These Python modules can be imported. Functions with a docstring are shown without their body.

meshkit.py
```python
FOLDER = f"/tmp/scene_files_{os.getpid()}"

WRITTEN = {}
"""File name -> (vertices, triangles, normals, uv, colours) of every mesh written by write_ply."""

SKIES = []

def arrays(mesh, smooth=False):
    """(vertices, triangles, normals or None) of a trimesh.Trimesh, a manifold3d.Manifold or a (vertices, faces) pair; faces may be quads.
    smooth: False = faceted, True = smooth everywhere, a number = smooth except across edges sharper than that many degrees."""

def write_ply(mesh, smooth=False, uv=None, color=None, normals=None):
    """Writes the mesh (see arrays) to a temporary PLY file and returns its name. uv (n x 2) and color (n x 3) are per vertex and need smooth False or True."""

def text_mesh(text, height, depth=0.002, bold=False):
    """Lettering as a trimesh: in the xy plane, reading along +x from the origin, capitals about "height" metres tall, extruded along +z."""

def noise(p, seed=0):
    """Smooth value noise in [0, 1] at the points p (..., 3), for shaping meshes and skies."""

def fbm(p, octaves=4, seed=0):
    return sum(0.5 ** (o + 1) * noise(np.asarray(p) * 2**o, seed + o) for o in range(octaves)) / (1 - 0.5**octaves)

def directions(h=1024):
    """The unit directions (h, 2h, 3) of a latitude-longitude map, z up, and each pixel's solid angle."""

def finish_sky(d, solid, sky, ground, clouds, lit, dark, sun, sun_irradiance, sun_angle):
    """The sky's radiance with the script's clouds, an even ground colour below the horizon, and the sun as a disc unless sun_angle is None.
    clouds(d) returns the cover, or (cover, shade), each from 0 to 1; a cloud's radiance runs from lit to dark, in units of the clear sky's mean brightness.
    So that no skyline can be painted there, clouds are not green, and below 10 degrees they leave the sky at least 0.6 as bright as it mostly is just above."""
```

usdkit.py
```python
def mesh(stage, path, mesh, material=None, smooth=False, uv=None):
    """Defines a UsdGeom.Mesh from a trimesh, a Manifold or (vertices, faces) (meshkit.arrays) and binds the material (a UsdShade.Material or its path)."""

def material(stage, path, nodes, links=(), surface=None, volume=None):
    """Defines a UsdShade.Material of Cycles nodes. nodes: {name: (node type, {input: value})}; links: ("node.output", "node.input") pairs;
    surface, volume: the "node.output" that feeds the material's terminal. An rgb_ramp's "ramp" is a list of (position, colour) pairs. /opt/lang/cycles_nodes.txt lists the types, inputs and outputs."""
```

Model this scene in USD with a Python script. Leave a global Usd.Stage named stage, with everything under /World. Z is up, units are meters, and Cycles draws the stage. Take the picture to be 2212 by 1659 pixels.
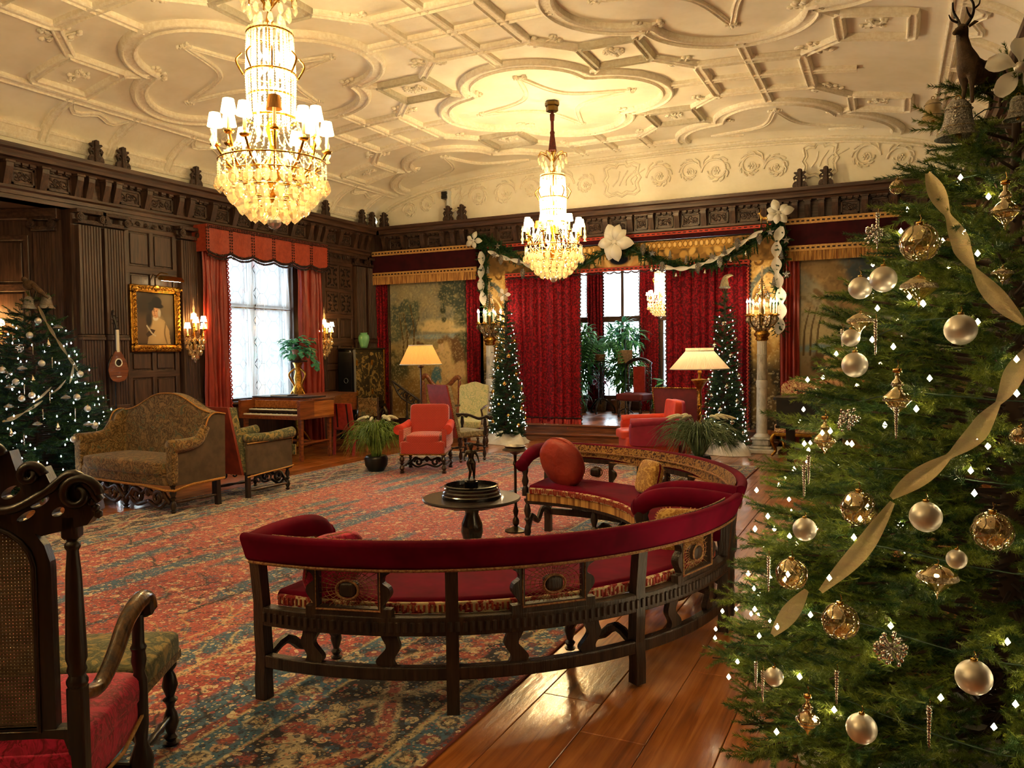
import math, random, numpy as np, trimesh, usdkit, meshkit
from pxr import Usd, UsdGeom, UsdLux, UsdShade, Gf, Sdf, Vt
from shapely.geometry import Polygon, LineString, Point, box as sbox
from shapely.ops import unary_union
from shapely import affinity
stage = Usd.Stage.CreateInMemory()
UsdGeom.SetStageUpAxis(stage, 'Z'); UsdGeom.SetStageMetersPerUnit(stage, 1.0)
UsdGeom.Xform.Define(stage, '/World'); UsdGeom.Scope.Define(stage, '/World/Looks')
random.seed(7); RNG = np.random.default_rng(7)
PI = math.pi
# ---- camera -----------------------------------------------------------------
PITCH, ROLL, YAW, FPX, EYE = math.radians(2.319), math.radians(0.694), math.radians(-25.6965), 1710.4, 1.6
def camera():
    cy, sy, cp, sp, cr, sr = math.cos(YAW), math.sin(YAW), math.cos(PITCH), math.sin(PITCH), math.cos(ROLL), math.sin(ROLL)
    fwd = np.array([sy*cp, cy*cp, -sp]); r0 = np.array([cy, -sy, 0]); d0 = np.cross(fwd, r0)
    right, down = cr*r0 + sr*d0, -sr*r0 + cr*d0
    cam = UsdGeom.Camera.Define(stage, '/World/camera')
    m = np.eye(4); m[0, :3], m[1, :3], m[2, :3], m[3, :3] = right, -down, -fwd, (0, 0, EYE)
    cam.AddTransformOp().Set(Gf.Matrix4d(m.tolist()))
    cam.CreateHorizontalApertureAttr(36.0); cam.CreateVerticalApertureAttr(36.0*1659/2212)
    cam.CreateFocalLengthAttr(36.0*FPX/2212); cam.CreateClippingRangeAttr((0.05, 500))
    cam.CreateExposureAttr(EXPOSURE)
EXPOSURE = 1.3
SKY = 1.7            # overcast daylight outside
LAMP = 1.0           # all lamps together
WARM = (1.0, 0.77, 0.39)
camera()
# overcast sky, grey-blue, brighter towards the zenith
dome = UsdLux.DomeLight.Define(stage, '/World/sky'); dome.CreateIntensityAttr(1.0)
dome.CreateColorAttr(Gf.Vec3f(0.80*SKY, 0.93*SKY, 1.0*SKY))
# ---- helpers ----------------------------------------------------------------
def lin(h):
    if not isinstance(h, str): return tuple(h)
    v = [int(h[i:i+2], 16)/255 for i in (1, 3, 5)]
    return tuple(x/12.92 if x < .04045 else ((x+.055)/1.055)**2.4 for x in v)
_cb = None
def _chamfer():
    global _cb
    v, t = [], []
    for sx in (-1, 1):
        for sy in (-1, 1):
            for sz in (-1, 1):
                for k in range(3): v.append((sx, sy, sz)); t.append(k)
    v = np.array(v, float); t = np.array(t)
    p = v*np.array([3., 4., 5.])
    for i in range(24):
        for a in range(3):
            if a != t[i]: p[i, a] -= v[i, a]*.5
    f = trimesh.convex.convex_hull(trimesh.PointCloud(p).vertices)
    _, idx = __import__('scipy.spatial', fromlist=['cKDTree']).cKDTree(p).query(f.vertices)
    _cb = (v, t, idx[f.faces])
_chamfer()
class G:
    def __init__(s): s.v, s.f, s.n = [], [], 0
    def add(s, v, f):
        v = np.asarray(v, float).reshape(-1, 3); f = np.asarray(f, int)
        if f.ndim == 2 and f.shape[1] == 4: f = np.vstack([f[:, [0, 1, 2]], f[:, [0, 2, 3]]])
        s.v.append(v); s.f.append(f + s.n); s.n += len(v); return s
    def get(s): return (np.vstack(s.v), np.vstack(s.f)) if s.v else (np.zeros((0, 3)), np.zeros((0, 3), int))
    def bb(s, x0, y0, z0, x1, y1, z1, b=0.004, rz=0, c=None):
        lo, hi = np.minimum((x0, y0, z0), (x1, y1, z1)), np.maximum((x0, y0, z0), (x1, y1, z1))
        m, h = (lo+hi)/2, (hi-lo)/2; b = min(b, h.min()*.49); v, t, f = _cb
        p = v*h
        if b > 0:
            q = v*b
            for a in range(3): p[t != a, a] -= q[t != a, a]
            p = p + m
        else:
            p = v[::3]*h + m; f = np.array([[0,1,3,2],[4,6,7,5],[0,4,5,1],[2,3,7,6],[0,2,6,4],[1,5,7,3]])
        if rz:
            c = m if c is None else np.array(c); R = rotz(rz); p = (p-c)@R.T + c
        return s.add(p, f)
    def tube(s, pts, r, k=8, closed=False, sq=1.0):
        P = np.asarray(pts, float); n = len(P); r = np.asarray(r, float); r = np.interp(np.linspace(0, 1, n), np.linspace(0, 1, r.size), r) if r.size > 1 else np.full(n, float(r.ravel()[0]))
        T = (np.roll(P, -1, 0) - np.roll(P, 1, 0)) if closed else np.gradient(P, axis=0)
        T /= np.maximum(np.linalg.norm(T, axis=1, keepdims=True), 1e-9)
        u = np.cross(T[0], (0, 0, 1)); u = u if np.linalg.norm(u) > .05 else np.cross(T[0], (0, 1, 0)); u /= np.linalg.norm(u)
        a = np.arange(k)*2*PI/k; V = []
        for i in range(n):
            u = u - T[i]*(u@T[i]); u /= max(np.linalg.norm(u), 1e-9); w = np.cross(T[i], u)
            V.append(P[i] + r[i]*(np.outer(np.cos(a), u) + sq*np.outer(np.sin(a), w)))
        V = np.vstack(V); F = []
        i = np.arange(n if closed else n-1)[:, None]; j = np.arange(k)[None]
        A = i*k + j; B = i*k + (j+1) % k; C = ((i+1) % n)*k + (j+1) % k; D = ((i+1) % n)*k + j
        F = np.stack([A, B, C, D], -1).reshape(-1, 4); F = np.vstack([F[:, [0, 1, 2]], F[:, [0, 2, 3]]])
        if not closed:
            m = len(V); V = np.vstack([V, P[0], P[-1]]); jj = np.arange(k)
            F = np.vstack([F, np.stack([np.full(k, m), (jj+1) % k, jj], 1), np.stack([np.full(k, m+1), (n-1)*k+jj, (n-1)*k+(jj+1) % k], 1)])
        return s.add(V, F)
    def lathe(s, prof, c=(0, 0, 0), k=20, ph=0, el=(1, 1), axis=None):
        p = np.asarray(prof, float); n = len(p); a = np.arange(k)*2*PI/k + ph
        V = np.stack([np.outer(p[:, 0], np.cos(a))*el[0], np.outer(p[:, 0], np.sin(a))*el[1], np.repeat(p[:, 1:2], k, 1)], -1).reshape(-1, 3)
        if axis == 'y': V = V[:, [0, 2, 1]]*(1, 1, -1)
        if axis == 'x': V = V[:, [2, 0, 1]]
        i = np.arange(n-1)[:, None]; j = np.arange(k)[None]
        F = np.stack([i*k+j, i*k+(j+1) % k, (i+1)*k+(j+1) % k, (i+1)*k+j], -1).reshape(-1, 4)
        F = np.vstack([F[:, [0, 1, 2]], F[:, [0, 2, 3]]])
        return s.add(V + np.asarray(c, float), F)
    def sph(s, c, r, k=10, rx=None):
        r = np.broadcast_to(np.asarray(r, float), (3,)); m = max(4, k//2+1)
        th = np.linspace(0, PI, m); g = G().lathe(np.stack([np.sin(th), -np.cos(th)], 1), k=k); v, f = g.get()
        v = v*r
        if rx is not None: v = v@np.asarray(rx).T
        return s.add(v + np.asarray(c, float), f)
    def grid(s, P, wu=False, wv=False):
        P = np.asarray(P, float); m, n = P.shape[:2]
        i = np.arange(m if wu else m-1)[:, None]; j = np.arange(n if wv else n-1)[None]
        F = np.stack([i*n+j, ((i+1) % m)*n+j, ((i+1) % m)*n+(j+1) % n, i*n+(j+1) % n], -1).reshape(-1, 4)
        return s.add(P.reshape(-1, 3), F)
    def shell(s, P, t):
        """a sheet P (m, n, 3) with thickness t along its normals, closed at the rim"""
        P = np.asarray(P, float); n = np.cross(np.gradient(P, axis=0), np.gradient(P, axis=1)); n /= np.maximum(np.linalg.norm(n, axis=2, keepdims=True), 1e-9)
        Q = P + n*t; s.grid(P); s.grid(Q[::-1])
        def rim(A, B): s.grid(np.stack([A, B], 0))
        rim(Q[0], P[0]); rim(P[-1], Q[-1]); rim(P[:, 0], Q[:, 0]); rim(Q[:, -1], P[:, -1]); return s
    def prism(s, poly, t, o=(0, 0, 0), u=(1, 0, 0), w=(0, 0, 1), n=(0, 1, 0), bev=0):
        """polygon in (u, w) extruded by t along n"""
        polys = getattr(poly, 'geoms', [poly])
        for g in polys:
            if g.area < 1e-9 or g.geom_type != 'Polygon': continue
            m = trimesh.creation.extrude_polygon(g, t, engine='earcut'); v = np.array(m.vertices)
            s.add(np.asarray(o, float) + np.outer(v[:, 0], u) + np.outer(v[:, 1], w) + np.outer(v[:, 2], n), m.faces)
        return s
    def put(s, g, loc=(0, 0, 0), R=None, sc=1.0):
        v, f = g.get() if isinstance(g, G) else g
        v = v*np.asarray(sc)
        if R is not None: v = v@np.asarray(R).T
        return s.add(v + np.asarray(loc, float), f)
def rotz(d):
    a = math.radians(d); return np.array([[math.cos(a), -math.sin(a), 0], [math.sin(a), math.cos(a), 0], [0, 0, 1]])
def rotx(d):
    a = math.radians(d); return np.array([[1, 0, 0], [0, math.cos(a), -math.sin(a)], [0, math.sin(a), math.cos(a)]])
def roty(d):
    a = math.radians(d); return np.array([[math.cos(a), 0, math.sin(a)], [0, 1, 0], [-math.sin(a), 0, math.cos(a)]])
def bez(pts, n=24):
    """smooth curve through the points (Catmull-Rom)"""
    p = np.asarray(pts, float); p = np.vstack([2*p[0]-p[1], p, 2*p[-1]-p[-2]]); out = []
    m = len(p)-3; per = max(2, n//m)
    for i in range(m):
        a, b, c, d = p[i:i+4]
        for t in np.linspace(0, 1, per, endpoint=False):
            out.append(.5*((2*b)+(c-a)*t+(2*a-5*b+4*c-d)*t*t+(3*b-a-3*c+d)*t**3))
    return np.array(out + [p[-2]])
_names = {}
def numbered(parent, name):
    k = (parent, name); i = _names.get(k, 0); _names[k] = i+1
    return f'{parent}/{name}' if i == 0 else f'{parent}/{name}_{i:03d}'
def prim(x): return x.GetPrim() if hasattr(x, 'GetPrim') else x
def ppath(parent): return '/World' if parent is None else str(prim(parent).GetPath())
def obj(name, g, m, parent=None, smooth=True, kind=None, label=None, col=None, force=None):
    v, f = g.get() if isinstance(g, G) else g
    path = numbered(ppath(parent), name)
    me = usdkit.mesh(stage, path, (v, f), '/World/Looks/'+M(m), smooth)
    if col is not None:
        UsdGeom.PrimvarsAPI(me).CreatePrimvar('col', Sdf.ValueTypeNames.Color3fArray, 'vertex').Set(Vt.Vec3fArray.FromNumpy(np.asarray(col, np.float32)))
    p = me.GetPrim()
    if kind: p.SetCustomDataByKey('kind', kind)
    if label: p.SetCustomDataByKey('label', label)
    return p
def tag(p, label, cat, group=None, kind=None):
    p = prim(p); p.SetCustomDataByKey('label', label); p.SetCustomDataByKey('category', cat)
    if group: p.SetCustomDataByKey('group', group)
    if kind: p.SetCustomDataByKey('kind', kind)
    return p
def thing(name, label, cat, loc=(0, 0, 0), rz=0, group=None, sc=None):
    x = UsdGeom.Xform.Define(stage, numbered('/World', name)); x.AddTranslateOp().Set(Gf.Vec3d(*map(float, loc)))
    if rz: x.AddRotateZOp().Set(float(rz))
    if sc: x.AddScaleOp().Set(Gf.Vec3f(*([float(sc)]*3)))
    return tag(x, label, cat, group)
def struct(name, parent=None):
    x = UsdGeom.Xform.Define(stage, numbered('/World', name)); x.GetPrim().SetCustomDataByKey('kind', 'structure'); return x.GetPrim()
def copy(root, label, loc, rz=0, R=None, sc=1.0, group=None):
    root = prim(root)
    x = UsdGeom.Xform.Define(stage, numbered('/World', root.GetName().rstrip('0123456789').rstrip('_')))
    p = x.GetPrim(); p.GetReferences().AddInternalReference(root.GetPath()); p.SetInstanceable(True)
    x.ClearXformOpOrder()
    m = np.eye(4); R3 = (rotz(rz) if R is None else np.asarray(R)) * sc; m[:3, :3] = R3.T; m[3, :3] = loc
    x.AddTransformOp(opSuffix='put').Set(Gf.Matrix4d(m.tolist()))
    was = root.GetCustomData(); tag(p, label, was.get('category'), group or was.get('group')); return p
# ---- materials --------------------------------------------------------------
_mats, _recipes = {}, {}
def M(n):
    if n not in _mats: _mats[n] = _recipes[n](n); 
    return n
def pm(name, color, rough=.5, metal=0, var=.0, vs=6, stretch=(1, 1, 1), bump=0, bs=60, color2=None, sheen=0, coat=0, spec=.5, detail=4, ramp=(.35, .65), emit=None, es=0, sub=None):
    def make(n):
        c1 = lin(color); c2 = lin(color2) if color2 else tuple(x*(1-var) for x in c1)
        nodes = {'p': ('principled_bsdf', {'roughness': rough, 'metallic': metal, 'sheen_weight': sheen*.12, 'sheen_tint': tuple(min(1, x*2.2+.02) for x in c1), 'coat_weight': coat, 'specular_ior_level': spec, 'base_color': c1, **({'emission_color': lin(emit), 'emission_strength': es} if emit else {})})}
        links = []
        if var or color2 or bump:
            nodes['tc'] = ('texture_coordinate', {}); nodes['mp'] = ('mapping', {'scale': stretch}); links += [('tc.object', 'mp.vector')]
        if var or color2:
            nodes['n'] = ('noise_texture', {'scale': vs, 'detail': detail, 'roughness': .6}); nodes['r'] = ('rgb_ramp', {'ramp': [(ramp[0], c1), (ramp[1], c2)]})
            links += [('mp.vector', 'n.vector'), ('n.fac', 'r.fac'), ('r.color', 'p.base_color')]
        if bump:
            nodes['bn'] = ('noise_texture', {'scale': bs, 'detail': 3}); nodes['b'] = ('bump', {'strength': min(1, bump), 'distance': .01})
            links += [('mp.vector', 'bn.vector'), ('bn.fac', 'b.height'), ('b.normal', 'p.normal')]
        return usdkit.material(stage, '/World/Looks/'+n, nodes, links, 'p.BSDF')
    _recipes[name] = make
def raw(name, nodes, links, surface):
    _recipes[name] = lambda n: usdkit.material(stage, '/World/Looks/'+n, nodes, links, surface)
# ---- materials of the room --------------------------------------------------
def wood(name, c1, c2, rough=.45, axis=2, vs=3.5, coat=0, bump=.15):
    st = [9, 9, 9]; st[axis] = .7
    pm(name, c1, rough, color2=c2, vs=vs, stretch=tuple(st), bump=bump, bs=14, coat=coat, detail=3)
wood('oak_v', '#50372a', '#2e1d15', .42); wood('oak_h', '#54392b', '#301e16', .42, 1); wood('oak_x', '#54392b', '#301e16', .42, 0)
pm('oak_carved', '#462e22', .5, color2='#25160f', vs=22, bump=1, bs=38)
pm('plaster', '#f3eddb', .8, color2='#ebe4cf', vs=3, bump=.25, bs=14)
pm('plaster_relief', '#f4eedd', .75, color2='#e6dcc6', vs=24, bump=.9, bs=26)
pm('lead', '#4c5257', .5, metal=.6); pm('iron', '#17171a', .4, metal=.5)
pm('white_paint', '#d8dbdc', .5); pm('black_plastic', '#141416', .4)
raw('pane', {'t': ('transparent_bsdf', {'color': (.95, .98, 1)}), 'g': ('glossy_bsdf', {'roughness': .03, 'color': (1, 1, 1)}), 'f': ('fresnel', {'IOR': 1.45}), 'm': ('mix_closure', {})}, [('f.fac', 'm.fac'), ('t.BSDF', 'm.closure1'), ('g.BSDF', 'm.closure2')], 'm.closure')
raw('sheer', {'t': ('transparent_bsdf', {}), 'd': ('diffuse_bsdf', {'color': (.85, .88, .9)}), 'l': ('translucent_bsdf', {'color': (.85, .9, .93)}), 'a': ('mix_closure', {'fac': .6}), 'm': ('mix_closure', {'fac': .36})}, [('d.BSDF', 'a.closure1'), ('l.BSDF', 'a.closure2'), ('t.BSDF', 'm.closure1'), ('a.closure', 'm.closure2')], 'm.closure')
def plank_mat(n):
    nodes = {'tc': ('texture_coordinate', {}), 'mp': ('mapping', {'scale': (14, .55, 3)}), 'n': ('noise_texture', {'scale': 1.6, 'detail': 4, 'roughness': .62, 'distortion': .8}),
             'r': ('rgb_ramp', {'ramp': [(.3, lin('#743c1a')), (.5, lin('#a05c28')), (.7, lin('#b8743a'))]}), 'oi': ('object_info', {}), 'h': ('hsv', {}), 'mr': ('map_range', {'to_min': .78, 'to_max': 1.14}),
             'n2': ('noise_texture', {'scale': 1.3, 'detail': 3}), 'r2': ('map_range', {'from_min': .35, 'from_max': .65, 'to_min': .2, 'to_max': .34}), 'mp2': ('mapping', {'scale': (9, 2.5, 1)}), 'n3': ('noise_texture', {'scale': 3, 'detail': 4}), 'b': ('bump', {'strength': .22, 'distance': .01}),
             'p': ('principled_bsdf', {'coat_weight': .35, 'coat_roughness': .14, 'specular_ior_level': .5})}
    return usdkit.material(stage, '/World/Looks/'+n, nodes, [('tc.object', 'mp.vector'), ('mp.vector', 'n.vector'), ('n.fac', 'r.fac'), ('oi.random', 'mr.value'), ('mr.result', 'h.value'), ('r.color', 'h.color'), ('h.color', 'p.base_color'),
        ('tc.object', 'n2.vector'), ('n2.fac', 'r2.value'), ('r2.result', 'p.roughness'), ('tc.object', 'mp2.vector'), ('mp2.vector', 'n3.vector'), ('n3.fac', 'b.height'), ('b.normal', 'p.normal'), ('b.normal', 'p.coat_normal')], 'p.BSDF')
_recipes['plank'] = plank_mat
XL, XR, YB, YF, XC = -9.5, 1.14, 13.4, -3.6, -4.3
def zc(x):
    u = np.clip(np.abs(np.asarray(x, float)+4.18)/5.32, 0, 1); return 4.10+.98*(1-u**3)**(1/2.5)
# ---- floor: boards 0.285 wide, each its own piece ---------------------------
fl = struct('floor')
obj('subfloor', G().bb(-11.4, YF-.2, -.2, 2.6, 17.4, -.03, 0), 'black_plastic', fl, False)
rr = random.Random(3)
for k in range(-36, 13):
    x0 = -1.18+k*.285
    if x0 > 2.4 or x0 < -11.2: continue
    y = YF-rr.random()*2.5
    while y < 13.35:
        y1 = y+rr.uniform(3.2, 5.2); a, b = max(y, YF), min(y1, 13.4)
        if b-a > .15: obj('plank', G().bb(x0+.0015, a+.001, -.03, x0+.2835, b-.001, rr.uniform(-.0006, .0006), .0025), 'plank', fl, False)
        y = y1
# ---- ceiling: shallow vault with strapwork ribs -----------------------------
ce = struct('ceiling')
xs = -4.18+5.32*np.sin(np.linspace(-PI/2, PI/2, 97)); ys = np.linspace(YF, YB+.1, 12)
X, Y = np.meshgrid(xs, ys, indexing='ij'); P = np.stack([X, Y, zc(X)], -1)
obj('vault', G().grid(P), 'plaster', ce)
obj('roof_slab', G().bb(-11.6, YF-.3, 5.3, 2.8, 13.6, 5.45, 0), 'plaster', ce, False)
def rib(path, closed=False, w=.17, d=.055, name='plaster_rib', ext=0):
    p = np.asarray(path, float)
    if closed and np.allclose(p[0], p[-1]): p = p[:-1]
    L = np.r_[0, np.cumsum(np.linalg.norm(np.diff(np.vstack([p, p[:1]]) if closed else p, axis=0), axis=1))]
    n = max(2, int(L[-1]/.09)); t = np.linspace(0, L[-1], n+1)[:-1] if closed else np.linspace(0, L[-1], n)
    q = np.vstack([p, p[:1]]) if closed else p
    p = np.stack([np.interp(t, L, q[:, 0]), np.interp(t, L, q[:, 1])], 1)
    T = (np.roll(p, -1, 0)-np.roll(p, 1, 0)) if closed else np.gradient(p, axis=0); T /= np.linalg.norm(T, axis=1, keepdims=True)
    N = np.stack([-T[:, 1], T[:, 0]], 1)
    off = np.array([-.5, -.46, -.34, -.27, -.22, .22, .27, .34, .46, .5])*w; dep = np.array([-.1, .75, 1, 1, .6, .6, 1, 1, .75, -.1])*d
    xy = p[:, None]+N[:, None]*off[None, :, None]; xy[..., 0] = np.clip(xy[..., 0], XL+.01, XR-.01)
    # the ribs hang along the vault's normal so that they also stand proud where it curves down
    z = zc(xy[..., 0]); e = .01; sl = (zc(np.clip(xy[..., 0]+e, XL, XR))-zc(np.clip(xy[..., 0]-e, XL, XR)))/(2*e); nl = np.sqrt(1+sl**2)
    V = np.stack([xy[..., 0]+dep*sl/nl, xy[..., 1], z-dep/nl], -1)
    return obj(name, G().grid(V[::-1], wu=closed), 'plaster_relief', ce, 40)
def rosette(x, y, s, seed, parent=None, mapf=None, name='plaster_rosette'):
    r = random.Random(seed); g = G(); n = 5
    for i in range(n):
        a = 2*PI*i/n+r.random(); d = s*r.uniform(.5, 1); px, py = x+d*math.cos(a), y+d*.75*math.sin(a)
        for j in range(4):
            b = r.random()*6.28; q = s*.26
            g.sph((px+q*math.cos(b)*.8, py+q*math.sin(b)*.8, 0), (q*.75, q*.55, .022), 6)
        g.tube(bez([(x, y, 0), ((x+px)/2+r.uniform(-.1, .1)*s, (y+py)/2, -.01), (px, py, 0)], 6), .012, 4)
    g.sph((x, y, 0), (s*.3, s*.3, .03), 8)
    v, f = g.get(); v = v.copy()
    v[:, 2] = zc(np.clip(v[:, 0], XL, XR))-.012+v[:, 2]
    obj(name, (v, f), 'plaster_relief', ce)
def quat(cx, cy):
    c = unary_union([Point(cx+.76*a, cy+.76*b).buffer(.84, 24) for a, b in ((1, 0), (-1, 0), (0, 1), (0, -1))])
    return c
okx = lambda x: XL+.25 < x < XR-.25
Q = [(XC+2.75*i, 10.35+2.8*j) for i in range(-1, 2) for j in range(-5, 2) if (i+j) % 2 == 0]
S = [(XC+2.75*i, 10.35+2.8*j) for i in range(-1, 2) for j in range(-5, 2) if (i+j) % 2 == 1]
inside = sbox(XL+.55, YF, XR-.55, YB-.12)
def ribs_of(geom, **k):
    g = geom.intersection(inside)
    for l in getattr(g, 'geoms', [g]):
        if l.length > .15: rib(np.array(l.coords), **k)
for i, (cx, cy) in enumerate(Q):
    ex = quat(cx, cy).exterior
    if inside.contains(ex): rib(np.array(ex.coords), True, .2, .07)
    else: ribs_of(ex, w=.2, d=.07)
    pts = [(1.12, 0), (0, 1.12), (-1.12, 0), (0, -1.12)]
    for k in range(4):
        a, b = np.array(pts[k]), np.array(pts[(k+1) % 4]); c = bez([a, (a+b)*.27, b], 14)
        ribs_of(LineString(c+(cx, cy)), w=.07, d=.03)
    for k in range(4):
        a = PI/4+k*PI/2; x, y = cx+1.18*math.cos(a), cy+1.18*math.sin(a)
        if okx(x) and y < 13: rosette(x, y, .2, 10*i+k)
        x, y = cx+1.12*math.cos(k*PI/2), cy+1.12*math.sin(k*PI/2)
        if okx(x) and y < 13: rosette(x, y, .09, 500+10*i+k)
    for sx in (-1, 1):
        for sy in (-1, 1):
            x, y = cx+1.375*sx, cy+1.4*sy
            if okx(x-.3) and okx(x+.3) and y < 13 and y > -2:
                rib(np.array(sbox(x-.34, y-.34, x+.34, y+.34).exterior.coords), True, .12, .06); rosette(x, y, .14, 900+i*4+sx+2*sy)
                ribs_of(LineString([(x-.34*sx, y-.34*sy), (cx+.86*sx, cy+.86*sy)]), w=.12)
for i, (cx, cy) in enumerate(S):
    h = .6
    if inside.contains(sbox(cx-h, cy-h, cx+h, cy+h)): rib(np.array(sbox(cx-h, cy-h, cx+h, cy+h).exterior.coords), True, .15, .06)
    else: ribs_of(sbox(cx-h, cy-h, cx+h, cy+h).exterior, w=.15)
    for dx, dy in ((1, 0), (0, 1)):
        ribs_of(LineString([(cx-dx*1.15, cy-dy*1.2), (cx+dx*1.15, cy+dy*1.2)]), w=.13)
    for k in range(4):
        a = PI/4+k*PI/2; x, y = cx+1.05*math.cos(a), cy+1.05*math.sin(a)
        if okx(x) and y < 13: rosette(x, y, .2, 2000+10*i+k)
    if okx(cx): rosette(cx, cy, .13, 3000+i)
    for sx in (-1, 1):
        for sy in (-1, 1): ribs_of(LineString([(cx+h*sx, cy+h*sy), (cx+1.03*sx, cy+1.06*sy)]), w=.12)
# ribs of the side coves
for x0, x1 in ((XL+.02, XL+.62), (XR-.02, XR-.62)):
    for k in range(18):
        y = 12.9-.93*k
        rib([(x0, y), (x1, y)], w=.12, d=.05)
        if k % 2: 
            a = [(x1, y+.0), ((x0*.4+x1*.6), y+.2), ((x0*.25+x1*.75), y+.465), ((x0*.4+x1*.6), y+.73), (x1, y+.93)]; rib(bez(a, 16), w=.07, d=.03)
    rib([(x1, YF), (x1, YB-.15)], w=.14, d=.05); rib([(x0+.03*np.sign(x1-x0), YF), (x0+.03*np.sign(x1-x0), YB-.15)], w=.1, d=.04)
# ---- walls ------------------------------------------------------------------
class Fr:
    """wall frame: a along the wall, d out into the room, z up"""
    def __init__(s, o, u, n): s.o, s.u, s.n = np.array(o, float), np.array(u, float), np.array(n, float)
    def pt(s, a, d, z): return s.o + s.u*a + s.n*d + np.array([0, 0, z])
    def map(s, g):
        v, f = g.get(); return (s.o + np.outer(v[:, 0], s.u) + np.outer(v[:, 1], s.n) + np.outer(v[:, 2], (0, 0, 1)), f if np.cross(s.u, s.n)[2] > 0 else f[:, ::-1])
FL_ = Fr((XL, 0, 0), (0, 1, 0), (1, 0, 0)); FB_ = Fr((0, YB, 0), (1, 0, 0), (0, -1, 0)); FR_ = Fr((XR, 0, 0), (0, 1, 0), (-1, 0, 0)); FF_ = Fr((0, YF, 0), (1, 0, 0), (0, 1, 0))
WL, WB, WR, WF = struct('wall_left'), struct('wall_back'), struct('wall_right'), struct('wall_front')
def wbx(par, fr, name, a0, a1, z0, z1, d0, d1, m='oak_v', b=.006, smooth=False): return obj(name, fr.map(G().bb(a0, d0, z0, a1, d1, z1, b)), m, par, smooth)
def mh(fr): return 'oak_h' if abs(fr.u[1]) > .7 else 'oak_x'
def panelling(par, fr, a0, a1, rows, cols, st=.07, d=.03):
    """framed panels: stiles, rails and a raised field each"""
    w = (a1-a0-st*(cols+1))/cols; zs = [rows[0][0]]
    for c in range(cols+1): wbx(par, fr, 'stile', a0+c*(w+st), a0+c*(w+st)+st, rows[0][0]-st, rows[-1][1]+st, .001, d, b=.008)
    ed = [rows[0][0]-st/2]+[(rows[i][1]+rows[i+1][0])/2 for i in range(len(rows)-1)]+[rows[-1][1]+st/2]
    hs = [st/2]+[(rows[i+1][0]-rows[i][1])/2 for i in range(len(rows)-1)]+[st/2]
    for e, h in zip(ed, hs): wbx(par, fr, 'rail', a0, a1, e-h, e+h, .001, d+.001, mh(fr), .008)
    for z0, z1 in rows:
        for c in range(cols):
            x = a0+st+c*(w+st)
            wbx(par, fr, 'panel', x+.025, x+w-.025, z0+.025, z1-.025, .0, .022, b=.018)
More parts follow.
